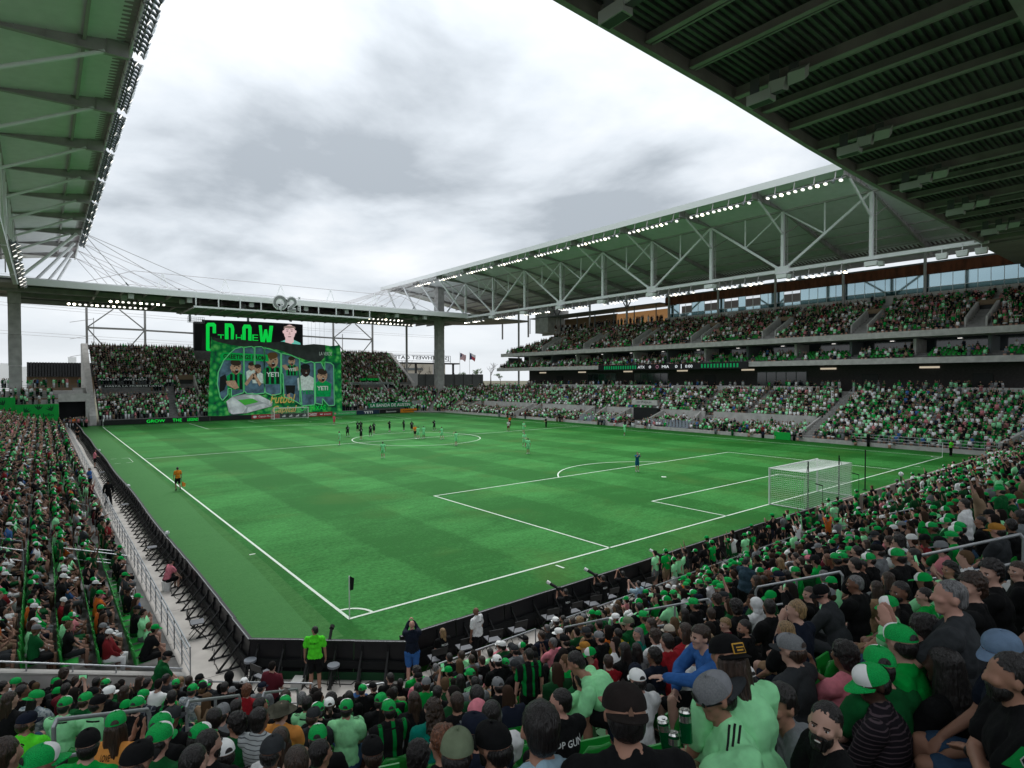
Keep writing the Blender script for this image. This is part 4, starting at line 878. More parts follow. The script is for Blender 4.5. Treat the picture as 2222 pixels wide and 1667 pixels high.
me = text_mesh('OF TEXAS', 1.0, GP, 1.0, bold=.0); inst(me, 'lettering', tf, Vector(T(1320, 1448, .24))-Vector((34, TY, 8)), (R(90), 0, 0), (T(1450, 0)[0]-T(1185, 0)[0], 1.15, 1))
me = text_mesh('LA VERDE', 1.0, JW, 1.0, bold=.0); inst(me, 'lettering', tf, Vector(T(1452, 890, .1))-Vector((34, TY, 8)), (R(90), 0, 0), (T(1520, 0)[0]-T(1390, 0)[0], .8, 1))
m = MB()
for x in (1275, 1310, 1350, 1395, 1440, 1540): a = T(x, 800); m.tube(a, (a[0], 110.9, 24.0), .02, STEELG, n=4, caps=False)
part(m, 'hoist_rope', tf)
# ================================================================ scoreboard
sb = thing('scoreboard', 'large black video screen with green letters and a player portrait above the far stand', 'screen', (35, 137.6, 19))
SY = 137.2; U = lambda x, y, d=0: (lambda p: (p.x, SY-d, p.z))(hit(400+x*.211, 580+y*.211, Y=SY))
def SP(pts, m_, d, nm): m = MB(); m.prism([U(x, y, d) for x, y in pts], (0, .02, 0), m_); return m.obj(nm, sb)
m = MB(); m.prism([U(100,560,0),(U(100,560,0)[0], SY, 12.0),(U(1218,600,0)[0], SY, 12.0),U(1218,590,0)], (0, 1.4, 0), BLACKM); part(m, 'screen_housing', sb)
SP([(178,540),(660,556),(1130,582),(1216,590),(1216,900),(178,880)], SCRB, .05, 'screen')
m = MB()
for x in (60, 660, 1100): a = U(x, 560); m.bar((a[0], SY+.4, a[2]), (a[0], SY+.4, 24.6), .5, .5, STEELD)
part(m, 'hanger', sb)
m = MB(); a = U(30, 570); b2_ = U(200, 520)
for k in range(9): x = a[0]+(b2_[0]-a[0])*k/8; m.tube((x, SY-.6, a[2]), (x, SY-.6, b2_[2]), .04, STEELD, n=4)
for k in range(4): z = a[2]+(b2_[2]-a[2])*k/3; m.tube((a[0], SY-.6, z), (b2_[0], SY-.6, z), .04, STEELD, n=4)
part(m, 'service_cage', sb)
SL = mat('screen letter green', (0,.3,.03), emit=(.0,.50,.05), es=.62)
SP([(222,640),(222,590),(240,572),(305,572),(325,592),(325,680),(290,680),(290,610),(258,610),(258,835),(275,850),(275,872),(240,872),(222,850)], SL, .12, 'letter')
for (x0, x1) in ((415, 505),): SP([(x0,578),(x0+70,580),(x1,602),(x1+8,640),(x1,760),(x0+50,760),(x0+50,745),(x0+62,745),(x0+62,625),(x0+38,612),(x0+38,760),(x0,760)], SL, .12, 'letter')
SP([(595,760),(595,620),(612,590),(675,592),(690,620),(690,760),(655,760),(655,630),(630,630),(630,760)], SL, .12, 'letter')
SP([(763,597),(795,598),(805,720),(822,640),(848,640),(862,720),(875,602),(912,604),(890,790),(850,790),(838,720),(822,790),(785,790)], SL, .12, 'letter')
for x, c in ((375, 'T'), (560, 'H'), (728, 'E')):
    me = text_mesh(c, 1.0, SL, 1.5); inst(me, 'letter', sb, Vector(U(x, 725, .12))-Vector((35, 137.6, 19)), (R(90), 0, 0), (1, 1.6, 1))
SKL = mat('screen skin', (.3,.2,.2), emit=(.52,.36,.36), es=.75); HAL = mat('screen hair', (.1,.07,.06), emit=(.22,.16,.14), es=.6); DKL = mat('screen dark', (.05,.04,.04), emit=(.16,.10,.10), es=.6); TEA = mat('screen teal', (.1,.3,.25), emit=(.1,.42,.34), es=.6)
SP([(985,768),(1030,750),(1130,750),(1190,778),(1200,820),(985,820)], TEA, .10, 'portrait_shirt'); SP([(1040,700),(1120,700),(1125,770),(1080,800),(1035,770)], SKL, .12, 'portrait_neck')
SP(ell(1080, 672, 58, 80, 20), SKL, .14, 'portrait_head'); SP([(1020,640),(1022,612),(1050,602),(1110,604),(1138,615),(1140,640),(1128,625),(1080,632),(1032,625)], HAL, .16, 'portrait_hair')
SP(ell(1018, 665, 9, 17, 8), SKL, .15, 'portrait_ear'); SP(ell(1142, 665, 9, 17, 8), SKL, .15, 'portrait_ear')
for x in (1057, 1103): SP(ell(x, 658, 11, 5, 8), DKL, .16, 'portrait_eye'); SP([(x-15,646),(x+15,644),(x+15,640),(x-15,641)], DKL, .16, 'portrait_brow')
SP([(1075,665),(1085,665),(1093,695),(1068,695)], mat('screen shade', (.2,.13,.12), emit=(.40,.26,.25), es=.75), .16, 'portrait_nose'); SP(ell(1080, 716, 19, 5, 10), DKL, .16, 'portrait_mouth')
# ================================================================ goals
def goal(Y0, s, label, fine):
    t = thing('football_goal', label, 'goal', (34.29, Y0, 0)); x0, x1, h, dp = 30.6, 37.98, 2.44, 2.35
    for x in (x0, x1): m = MB(); m.tube((x, Y0, 0), (x, Y0, h+.06), .06, WHITE, n=12); part(m, 'post', t)
    m = MB(); m.tube((x0, Y0, h), (x1, Y0, h), .06, WHITE, n=12); part(m, 'crossbar', t)
    m = MB(); m.path([(x0, Y0+s*.08, .04), (x0, Y0+s*dp, .04), (x1, Y0+s*dp, .04), (x1, Y0+s*.08, .04)], .035, WHITE); part(m, 'base_bar', t)
    m = MB(); st = .13 if fine else .3; r_ = .0085 if fine else .012
    nx, ny, nz = int((x1-x0)/st), int(dp/st), int(h/st)
    sag = lambda x, y: .16*math.sin(math.pi*(x-x0)/(x1-x0))*math.sin(math.pi*min(1, y/dp)) 
    bow = lambda z: .12*math.sin(math.pi*z/h)
    def seg(pts): 
        for a, b_ in zip(pts, pts[1:]): m.tube(a, b_, r_, NETM, n=3, caps=False)
    for i in range(nx+1):
        x = x0+(x1-x0)*i/nx
        seg([(x, Y0+s*dp*j/4, h-sag(x, dp*j/4)) for j in range(5)]+[(x, Y0+s*(dp-bow(z)), z) for z in (h*.75, h*.5, h*.25, .05)])
    for j in range(1, ny+1):
        y = dp*j/ny; seg([(x0+(x1-x0)*k/6, Y0+s*y, h-sag(x0+(x1-x0)*k/6, y)) for k in range(7)])
        for x in (x0, x1): seg([(x, Y0+s*y, h), (x, Y0+s*y, .05)])
    for j in range(nz+1):
        z = .05+(h-.05)*j/nz; seg([(x0, Y0+s*(dp-bow(z)), z), (x1, Y0+s*(dp-bow(z)), z)])
        for x in (x0, x1): seg([(x, Y0, z), (x, Y0+s*dp, z)])
    n = part(m, 'net', t); n['kind'] = 'stuff'
    return t
goal(0, -1, 'white football goal with a fine net, nearest the camera', True); goal(PL, 1, 'small distant white football goal in front of the giant banner', False)
for k, (a, b_) in enumerate(((1753, 1104), (1820, 1083), (1877, 1064))):
    p = hit(a, b_, Z=0); p.y = max(p.y, -4.0); m = MB(); m.tube((p.x, p.y, 0), (p.x, p.y, 3.1), .045, BLACK, n=8); m.tube((p.x, p.y, 0), (p.x, p.y, .06), .16, BLACK)
    tag(m.obj('net_pole', base=(p.x, p.y, 0)), 'thin black net pole, %s behind the near goal' % ['left one', 'middle one', 'right one standing apart'][k], 'pole')
    if k < 2:
        m = MB(); m.tube((p.x, p.y, 3.05), (p.x-.6*(k == 0), -2.35, 2.44), .012, BLACK, n=4); tag(m.obj('tie_rope', base=(p.x, p.y, 3)), 'dark cord from the %s net pole to the goal net' % ['left', 'middle'][k], 'cord')
for k, (a, b_, hh) in enumerate(((1745, 1075, 1.6), (1850, 1088, 1.7))):
    x, y = (31.5, -3.0) if k == 0 else (37.4, -3.0)
    m = MB(); m.tube((x, y, 0), (x, y, hh), .015, BLACK, n=6); m.tube((x, y, hh), (x-.25, y+.35, hh+.12), .035, BLACK); m.tube((x, y, 0), (x, y, .03), .2, BLACK); tag(m.obj('microphone', base=(x, y, 0)), 'black microphone on a thin stand behind the goal, %s' % ['left', 'right'][k], 'microphone')
# corner flags
def cflag(x, y, label, c):
    t = thing('corner_flag', label, 'flag', (x, y, 0)); m = MB(); m.tube((x, y, 0), (x, y, 1.55), .022, WHITE, n=8); part(m, 'pole', t)
    m = MB(); v = []
    for k in range(6): f = k/5; v += [(x+.02+.16*f, y+.03*math.sin(f*5), 1.54-.10*f), (x+.02+.13*f, y+.03*math.sin(f*5+.6), 1.0-.12*f+.16*f)]
    m.add(v, [(2*k, 2*k+1, 2*k+3, 2*k+2) for k in range(5)], c); m.add([(a, b_+.006, z) for a, b_, z in v], [(2*k+2, 2*k+3, 2*k+1, 2*k) for k in range(5)], c); part(m, 'cloth', t)
cflag(0, 0, 'corner flag with drooping black cloth at the near left corner arc', mat('black flag cloth', (.012,.014,.014), .8)); cflag(PW, 0, 'corner flag pole at the near right corner of the pitch', WHITE); cflag(0, PL, 'corner flag pole at the far left corner of the pitch', WHITE)
# balls on the boards and the sideline
def ball(p, label, r=.11):
    m = MB(); m.ball(p, r, WHITE, 14, 10); o = tag(m.obj('football', smooth=True, base=p), label, 'ball'); q = MB()
    for k in range(6): a = Vector((math.cos(k*1.05)*.75, math.sin(k*1.05)*.75, .66 if k % 2 else -.3)).normalized(); c = Vector(p)+a*r*1.0; u = a.orthogonal().normalized(); v = a.cross(u); q.add([c+a*.003+(u*math.cos(j*1.257)+v*math.sin(j*1.257))*r*.3 for j in range(5)], [(0,1,2,3,4)], mat('ball print', (.1,.2,.25)))
    q.obj('ball_patch', o)
for k, (a, b_) in enumerate(((363, 1185), (279, 1076), (216, 990))):
    d = ray(a, b_); t_ = (-3.97-CP.x)/d.x; p = CP+d*t_; ball((p.x, p.y, 1.22), 'white football resting on top of the left boards, %s from the camera' % nth(k))
for k, (a, b_, Y_) in enumerate(((2009, 1087, -4.5),)):
    p = hit(1955, 1046, Y=-4.5); ball((p.x, -4.5, 1.6), 'white football on a short black stand by the tan wall', .16); m = MB(); m.tube((p.x, -4.5, 1.04), (p.x, -4.5, 1.45), .05, BLACK); tag(m.obj('ball_stand', base=(p.x, -4.5, 1)), 'short black stand under a white ball on the tan wall', 'stand')
# chairs, stools, cables
def folding_chair(x, y, rz, label, grp=None, pad=True):
    t = thing('folding_chair', label, 'chair', (x, y, 0.04), grp, rz); PADM = mat('grey chair seat', (.17,.18,.20), .5)
    for s in (-1, 1):
        m = MB(); m.tube((s*.21, -.25, 0), (s*.21, .2, .47), .012, BLACK, n=6); m.obj('leg', t); m = MB(); m.tube((s*.23, .26, 0), (s*.23, -.2, .5), .012, BLACK, n=6); m.tube((s*.23, -.2, .5), (s*.22, -.28, .85), .012, BLACK, n=6); m.obj('leg', t)
    m = MB(); m.box((0, 0, .475), (.42, .42, .03), PADM if pad else BLACK); m.obj('seat', t); m = MB(); m.prism([(-.23,-.26,.66),(.23,-.26,.66),(.23,-.30,.87),(-.23,-.30,.87)], (0,-.02,0), BLACK); m.obj('backrest', t)
    return t
for k, (x, y, rz, pad) in enumerate(((-4.65, 1.75, 3.3, True), (-4.55, 12.5, 3.1, True), (-4.5, 24.5, 3.3, True), (-3.9, -3.15, 4.3, True), (-4.6, 41, 3.2, True))):
    folding_chair(x, y, R(180)-rz if False else R({0: -100, 1: -95, 2: -90, 3: -70, 4: -90}[k]), ['black folding chair with pale seat on the side walkway, nearest one', 'black folding chair on the walkway beyond the man in pink', 'black folding chair on the walkway near the man in black', 'large black folding chair left of the round stools at the corner', 'black folding chair far up the side walkway'][k])
for k in range(10):
    x = .35+k*1.02+(.5 if k > 3 else 0)
    folding_chair(x, -5.2+.05*math.sin(k*2), R(-12+6*math.sin(k*3)), 'black folding chair in the press row behind the boards, %s from the corner' % nth(k), 'folding chairs in the press row')
for k, (a, b_) in enumerate(((543.5, 1478), (724, 1490))):
    p = hit(a, b_, Z=.04); t = thing('stool', ['round black stool left of the security guard', 'round black stool right of the security guard'][k], 'stool', (p.x, p.y, .04))
    m = MB(); m.tube((p.x, p.y, .60), (p.x, p.y, .66), .17, mat('grey stool seat', (.16,.18,.21), .3, spec=.6), n=20); part(m, 'seat', t)
    for j in range(4): an = R(45+90*j); m = MB(); m.tube((p.x+.1*math.cos(an), p.y+.1*math.sin(an), .6), (p.x+.19*math.cos(an), p.y+.19*math.sin(an), .04), .012, BLACK, n=6); part(m, 'leg', t)
    m = MB(); m.path([(p.x+.155*math.cos(R(30*j)), p.y+.155*math.sin(R(30*j)), .25) for j in range(13)], .008, BLACK, n=5); part(m, 'foot_ring', t)
p = hit(647, 1490, Z=.04); m = MB(); m.box((p.x, p.y, .15), (.38, .3, .22), mat('pale grey box', (.42,.43,.42), .6), rz=R(50)); tag(m.obj('power_box', base=(p.x, p.y, .04)), 'pale grey box on the ground beside the security guard', 'box')
m = MB(); rr = random.Random(5); y = -1.2
while y < 30: m.path([(-4.55+.12*math.sin(y*1.7), y, .055), (-4.5+.14*math.sin((y+.5)*1.7), y+.5, .055)], .012, BLACK, n=5); y += .5
tag(m.obj('cable', base=(-4.5, 0, 0)), 'thin black cable winding along the side walkway floor', 'cable')
m = MB(); pts = [(-3.9+3.4*k/26+.09*math.sin(k*1.3), -3.0-2.0*k/26+.12*math.cos(k*1.9), .055) for k in range(27)]; m.path(pts, .012, BLACK, n=5); tag(m.obj('cable', base=pts[0]), 'tangled black cable on the floor behind the corner board', 'cable')
p = hit(717, 1385, Z=1.08); m = MB(); m.tube((p.x-.05, p.y-.05, 1.05), (p.x+.1, p.y+.15, 1.28), .045, BLACK); m.tube((p.x+.1, p.y+.15, 1.28), (p.x+.16, p.y+.22, 1.33), .07, mat('furry mic cover', (.03,.03,.03), 1, bump=1, scale=40)); tag(m.obj('microphone', base=(p.x, p.y, 1.05)), 'fluffy black microphone on the corner board right of the guard', 'microphone')
p = hit(378, 1215, Z=.05); bucket_xy = (-4.75, 7.1)
m = MB(); m.tube((-4.75, 7.1, .04), (-4.75, 7.1, .44), .15, WHITE, r2=.18, n=16); tag(m.obj('bucket', base=(-4.75, 7.1, .04)), 'white plastic bucket used as a seat by the man in pink', 'bucket')
# ---- rails
def surf(a, b_, h, left=False):
    d = ray(a, b_); lo, hi = .8, 120.0
    def g_(t):
        p = CP+d*t
        if left: D = -5.95-p.x; return p.z-(.30+.27*D+h)
        D = max(c-n[0]*p.x-n[1]*p.y for n, c in (F40, F20, F0)); return p.z-(.08+.485*D+h)
    t = lo; 
    while t < hi and g_(t) > 0: t *= 1.01
    return CP+d*t
RAILS = [((116,1563),(324,1539),'nearest grey tube handrail at the bottom left',1),((405,1523),(521,1509),'grey handrail right of the nearest one in the corner stand',1),((570,1504),(646,1495),'short grey handrail ending at the walkway in the corner stand',1),
 ((1223,1362),(1328,1340),'grey handrail in the middle of the near stand crowd, lowest',0),((1395,1325),(1543,1299),'grey handrail in front of the boy in the blue hoodie',0),((1640,1275),(1829,1240),'grey handrail held by the bearded man walking up',0),((1964,1213),(2222,1158),'long grey handrail at the right edge of the near stand',0),((1910,1120),(1983,1103),'small grey handrail beside the standing couple in mint',0),((1826,1142),(1854,1138),'tiny grey handrail left of the mint couple',0)]
for a, b_, lab, cr_ in RAILS:
    p, q = surf(*a, 1.0), surf(*b_, 1.0); r_ = .024; t = thing('handrail', lab, 'handrail', tuple(p))
    m = MB(); m.path([p-Vector((0,0,.9)), p-Vector((0,0,.08)), p+(q-p)*.03, p+(q-p)*.97, q-Vector((0,0,.08)), q-Vector((0,0,.9))], r_, GALV, n=10)
    for e_ in (p-Vector((0,0,.08)), p+(q-p)*.03, p+(q-p)*.97, q-Vector((0,0,.08))): m.ball(e_, r_*1.02, GALV, 8, 6)
    part(m, 'top_tube', t, smooth=False); m = MB(); m.tube(p-Vector((0,0,.42)), q-Vector((0,0,.42)), r_*.9, GALV, n=8); part(m, 'middle_tube', t)
    m = MB(); mid = (p+q)/2; m.tube(mid, mid-Vector((0,0,.9)), r_, GALV, n=8); part(m, 'post', t)
def rail_line(pts, label, n_post, h=1.0, mid=(.5,), nm='front_rail'):
    pts = [Vector(q) for q in pts]; t = thing(nm, label, 'railing', tuple(pts[0])); m = MB(); m.path([q+Vector((0,0,h)) for q in pts], .024, GALV); part(m, 'top_tube', t)
    for zz in mid: m = MB(); m.path([q+Vector((0,0,zz)) for q in pts], .018, GALV); part(m, 'middle_tube', t)
    for a, b_ in zip(pts, pts[1:]):
        n_ = max(1, int((b_-a).length/n_post))
        for k in range(n_+1): c = a.lerp(b_, k/n_); m = MB(); m.tube(c, c+Vector((0,0,h)), .02, GALV, n=6); part(m, 'post', t)
rail_line([on(F40, -.1, y=-3.4)+(.04,), on(F40, -.1, y=-5.35)+(.04,)], 'grey front rail of the corner stand left of the guard', 1.1)
rail_line([(-2.55,-6.2,.04), (-2.0,-6.42,.04)], 'short grey rail segment beside the right hand stool', .6)
rail_line([(-.4,-6.45,.04), (3.1,-6.45,.04)], 'grey front rail behind the woman marked MEDIA', 1.6)
rail_line([(3.7,-6.45,.04), (15,-6.45,.04)], 'long grey front rail behind the press chairs', 1.6)
rail_line([(16.5,-6.45,.04), (71,-6.45,.04)], 'far part of the grey front rail hidden by the crowd', 3)
t = thing('front_rail', 'grey metal railing along the side walkway in front of the left stand', 'railing', (-5.42, -1.3, 0)); y = -1.3; k = 0
BAR = MB(); BAR.tube((0, 0, .04), (0, 0, 1.0), .02, GALV, n=6); bme = BAR.mesh('post')
while y < 105: inst(bme, 'post', t, (0, y+1.3, 0)); y += 1.25 if y < 40 else 3
for z, r_ in ((1.0, .028), (1.0, .02), (.72, .014), (.5, .014), (.28, .014)):
    m = MB(); m.tube((-5.42-(.08 if r_ == .02 else 0), -1.3, z), (-5.42-(.08 if r_ == .02 else 0), 105, z), r_, GALV, n=6); part(m, 'rail_tube', t)
m = MB(); m.box((-5.77, 52, .13), (.34, 107, .34), STEP); tag(m.obj('kerb', base=(-5.6, 52, 0)), 'concrete footing step between the front row and the walkway railing', 'kerb')
for k, (a, b_) in enumerate((((135,1189),(275,1206)), ((0,1168),(48,1175)), ((150,1089),(190,1097)), ((205,1192),(262,1197)), ((57,1071),(80,1077)), ((0,1188),(50,1195)))):
    p, q = surf(*a, .95, True), surf(*b_, .95, True); t = thing('handrail', 'grey aisle handrail among the left stand crowd, %s' % ['widest one', 'at the left edge, upper', 'behind the standing men in green', 'right half of the widest pair', 'small, far up', 'at the left edge, lower'][k], 'handrail', tuple(p))
    m = MB(); m.path([p-Vector((0,0,.85)), p, q, q-Vector((0,0,.85))], .022, GALV); part(m, 'top_tube', t); m = MB(); m.tube(p-Vector((0,0,.4)), q-Vector((0,0,.4)), .018, GALV); part(m, 'middle_tube', t)
# end wall of the left stand
w0, w1 = hit(0, 1452, Y=-1.32), hit(404, 1466, Y=-1.32); xr = -5.55
zt = w0.z
t = thing('end_wall', 'low grey concrete wall with a rail between the left stand and the corner stand', 'wall', (xr, -1.32, 0))
m = MB(); m.prism([(xr, -1.42, 0), (-16, -1.42, 0), (-16, -1.42, w0.z+1.6), (w0.x-.6, -1.42, w0.z+.12), (w1.x, -1.42, w1.z), (xr, -1.42, w1.z-.02)], (0, .2, 0), CONC); part(m, 'wall', t)
m = MB(); m.prism([(-16, -1.45, w0.z+1.61), (w0.x-.6, -1.45, w0.z+.125), (w1.x, -1.45, w1.z+.005), (xr, -1.45, w1.z-.015), (xr, -1.45, w1.z+.025), (w1.x, -1.45, w1.z+.045), (w0.x-.6, -1.45, w0.z+.165), (-16, -1.45, w0.z+1.65)], (0, .26, 0), CONC2); part(m, 'coping', t)
a, b_ = hit(0, 1436, Y=-1.32), hit(396, 1451, Y=-1.32); a0 = a+(a-b_)*1.2; m = MB(); m.tube(a0, b_, .024, GALV); part(m, 'rail', t)
for k in range(9): c = a0.lerp(b_, (k+.6)/9.3); m = MB(); m.tube(c, c-Vector((0,0,.35)), .018, GALV, n=6); part(m, 'rail_post', t)
# ================================================================ people: continuous bodies grown from a posed skeleton
V = Vector
def capsule(mb, p, q, r1, r2, n=10, m=None, flat=1.0):
    p, q = V(p), V(q); d = q-p; L_ = d.length
    if L_ < 1e-5: d = V((0, 0, 1)); L_ = 1e-5
    d.normalize(); u = V((0, 0, 1)) if abs(d.z) < .9 else V((1, 0, 0)); r = d.cross(u).normalized(); u = r.cross(d)
    rings = [(-r1*.98, r1*.2), (-r1*.7, r1*.71), (0, r1), (L_*.5, (r1+r2)/2), (L_, r2), (L_+r2*.7, r2*.71), (L_+r2*.98, r2*.2)]
    vs = [p + d*a + (r*math.cos(2*math.pi*k/n)+u*flat*math.sin(2*math.pi*k/n))*w_ for a, w_ in rings for k in range(n)]
    fs = [(j*n+k, j*n+(k+1) % n, (j+1)*n+(k+1) % n, (j+1)*n+k) for j in range(6) for k in range(n)] + [tuple(range(n-1, -1, -1)), tuple(range(6*n, 7*n))]
    mb.add(vs, fs, m)
def ellipsoid(mb, c, r, rot=None, m=None, n=14):
    k = MB(); k.ball((0, 0, 0), r, m, n, 9); c = V(c)
    vs = [(rot @ V(v) if rot is not None else V(v))+c for v in k.v]; mb.add(vs, k.f, m)
def remesh(mb, name, voxel, smooth=4, mats_=None, disp=None, fac=.5):
    me = mb.mesh(name+'_raw'); o = bpy.data.objects.new('tmp', me)
    r_ = o.modifiers.new('r', 'REMESH'); r_.mode = 'VOXEL'; r_.voxel_size = voxel; r_.adaptivity = 0
    if smooth: s_ = o.modifiers.new('s', 'SMOOTH'); s_.iterations = smooth; s_.factor = fac
    out_ = evaluated(o); bpy.data.meshes.remove(me); out_.name = name
    out_.materials.clear()
    for q in (mats_ or []): out_.materials.append(q)
    if disp:
        for v in out_.vertices: v.co = disp(v.co)
    if name in ('shirt', 'trousers') and voxel < .025:      # cloth folds
        n_v = len(out_.vertices); sd_ = n_v % 97; out_.update(); nr = np.empty(n_v*3, np.float32); out_.vertex_normals.foreach_get('vector', nr); nr = nr.reshape(-1, 3)
        co = np.empty(n_v*3, np.float32); out_.vertices.foreach_get('co', co); co = co.reshape(-1, 3); ns = noise.noise
        d_ = np.array([.009*ns((x*8+sd_, y*8, z*6))+.008*ns((x*30+sd_, y*14, z*9+x*14))+.005 for x, y, z in co.tolist()], np.float32)
        out_.vertices.foreach_set('co', (co+nr*d_[:, None]).ravel())
    out_.polygons.foreach_set('use_smooth', [True]*len(out_.polygons)); out_.update()
    return out_
def ik(a, c, l1, l2, hint):
    a, c = V(a), V(c); d = c-a; L_ = d.length; mx = (l1+l2)*.995
    if L_ > mx: c = a+d*(mx/L_); d = c-a; L_ = mx
    x = (l1*l1-l2*l2+L_*L_)/(2*L_); h = math.sqrt(max(0, l1*l1-x*x)); u = d/L_
    w_ = V(hint)-u*V(hint).dot(u); w_ = w_.normalized() if w_.length > 1e-4 else V((0, 0, -1))
    return a+u*x+w_*h, c
def hand(mb, w_, d, n_, side, curl=.5, fr=.0095, spread=.010):
    """w_ wrist, d forearm direction, n_ palm normal (towards which the fingers curl), side +1 right"""
    d = d.normalized(); n_ = (n_-d*n_.dot(d)).normalized(); s = d.cross(n_)*side
    rot = Matrix((s, d, n_)).transposed()
    ellipsoid(mb, w_+d*.05, (.040, .052, .017), rot, n=10)
    for k, (o_, l1, l2) in enumerate(((-.030, .036, .032), (-.010, .042, .038), (.010, .040, .036), (.028, .032, .026))):
        a = w_+d*.088+s*o_; c1 = curl*.9; d1 = (d*math.cos(c1)+n_*math.sin(c1)+s*o_*spread*60*.3).normalized(); b_ = a+d1*l1
        c2 = curl*2.0; d2 = (d*math.cos(c2)+n_*math.sin(c2)).normalized(); capsule(mb, a-d*.02, b_, fr*1.05, fr, 6); capsule(mb, b_, b_+d2*l2, fr, fr*.85, 6)
    a = w_+d*.025-s*.030; d1 = (d*.75-s*.75+n_*.25*(1+curl)).normalized(); b_ = a+d1*.042; capsule(mb, a, b_, fr*1.25, fr*1.1, 6); capsule(mb, b_, b_+(d*.9-s*.2+n_*.5*curl).normalized()*.03, fr*1.1, fr*.9, 6)
def rz_(a): return Matrix.Rotation(a, 3, 'Z')
def rx_(a): return Matrix.Rotation(a, 3, 'X')
def make_body(sit=True, lean=0.05, twist=0.0, hyaw=0.0, hpitch=-.05, htilt=0.0, arms='lap', legs=None, build=1.0, female=False, voxel=.016, sleeves='short', bottoms='shorts', hood=False, jacket=False, armpts=None, curl=.5):
    """returns dict(body, shirt, trousers, shoes, head matrix)."""
    hz0 = .50 if sit else .93
    hips = V((0, 0, hz0)); tw = rz_(twist)
    up = V((0, math.sin(lean), math.cos(lean)))
    chest = hips+up*.34; neck = hips+up*.545; hc = neck+V((0, .02+.10*math.sin(lean), .152)); 
    T_ = lambda x, y, z: chest+tw @ V((x, y, 0))+up*z
    sh = {s: T_(s*(.185 if not female else .165)*(.6+.4*build), 0, .155) for s in (-1, 1)}
    l1, l2 = .285, .25
    tgt = {}
    z0 = chest.z
    def loc(x, y, z): return chest+tw @ V((x, y, z))
    A = arms
    P = {'lap': [loc(s*.10, .30, -.26 if sit else -.2) for s in (-1, 1)],
         'clap': [loc(-.045, .36, .06), loc(.045, .36, .06)],
         'clapup': [loc(-.045, .36, .34), loc(.045, .36, .34)],
         'phone': [loc(-.055, .40, .30), loc(.055, .40, .30)],
         'fold': [loc(.13, .17, -.10), loc(-.13, .19, -.06)],
         'knees': [loc(s*.14, .38, -.30) for s in (-1, 1)],
         'raise': [loc(-.26, .16, .70), loc(.26, .16, .70)],
         'up1': [loc(-.12, .3, -.2), loc(.20, .20, .66)],
         'down': [loc(s*.27, .04, -.38) for s in (-1, 1)],
         'point': [loc(-.44, .36, .20), loc(.12, .28, -.2)],
         'hip': [loc(-.24, -.02, -.26), loc(.27, .05, -.36)],
         'drink': [loc(-.12, .28, -.22), loc(.06, .24, .20)],
         'mouth': [loc(-.02, .20, .20), loc(.10, .28, -.2)],
         'phone1': [loc(-.30, .38, .38), loc(.12, .28, -.2)],
         'back': [loc(s*.28, -.05, -.30) for s in (-1, 1)]}[A] if armpts is None else [loc(*q) for q in armpts]
    sk = MB(); M0 = None
    b = build
    # torso
    ellipsoid(sk, chest+up*.03, (.150*b, .105*b, .19), tw.to_4x4().to_3x3()); ellipsoid(sk, hips+up*.15, (.135*b, .10*b*b, .16)); ellipsoid(sk, hips+up*.02, (.155*b, .11*b, .11))
    capsule(sk, sh[-1]-V((0,0,.01)), sh[1]-V((0,0,.01)), .055, .055); capsule(sk, neck-up*.06, hc-V((0, .012, .05)), .052, .050)
    for s in (-1, 1): capsule(sk, neck+V((s*.02, -.02, .02)), sh[s]*.55+neck*.45-V((0, 0, .015)), .050, .048)
    # head
    HM = Matrix.Translation(hc) @ (rz_(hyaw).to_4x4()) @ rx_(hpitch).to_4x4() @ Matrix.Rotation(htilt, 4, 'Y')
    H = lambda x, y, z: HM @ V((x, y, z)); hr = HM.to_3x3()
    ellipsoid(sk, H(0, -.008, .028), (.073, .092, .090), hr); ellipsoid(sk, H(0, .022, -.035), (.056, .062, .066), hr); capsule(sk, H(-.012, .055, -.082), H(.012, .055, -.082), .026, .026)
    capsule(sk, H(0, .082, .022), H(0, .101, -.012), .010, .0135, 8); capsule(sk, H(-.035, .062, -.005), H(.035, .062, -.005), .028, .028)
    for s in (-1, 1): ellipsoid(sk, H(s*.076, -.006, -.002), (.010, .018, .031), hr, n=8)
    joints = {}
    for i, s in enumerate((-1, 1)):
        hint = V((s*.55, -.25, -1)) if A not in ('raise', 'point', 'up1', 'phone1') else V((s*1.0, -.1, -.3))
        if A == 'fold': hint = V((s*1, .1, -.6))
        if A == 'hip' and s == -1: hint = V((-1, -.4, 0))
        el, wr = ik(sh[s], P[i], l1, l2, tw @ hint)
        capsule(sk, sh[s], el, .050*(.5+.5*b), .040); capsule(sk, el, wr, .040, .027)
        fd = (wr-el).normalized()
        if A in ('clap', 'clapup'): hd = (tw @ V((0, .35, 1))).normalized(); nn = tw @ V((-s, 0, 0)); c_ = .12
        elif A in ('phone', 'phone1') and not (A == 'phone1' and s == 1): hd = (fd+V((0,0,.9))).normalized(); nn = tw @ V((-s, .3, 0)); c_ = .75
        elif A == 'point' and s == -1: hd = fd; nn = V((0, 0, -1)); c_ = .25
        elif A in ('lap', 'knees', 'fold'): hd = (fd+V((-s*.3, .1, -.35))).normalized(); nn = V((0, .2, -1)); c_ = .45
        elif A == 'raise': hd = (fd+V((0, .2, .6))).normalized(); nn = V((0, 1, 0)); c_ = .15
        else: hd = fd; nn = tw @ V((-s, .1, 0)); c_ = curl
        hand(sk, wr, hd, nn, s, c_, fr=max(.0095, voxel*.62)); joints[s] = (sh[s], el, wr, hd)
    # legs
    L_ = {}
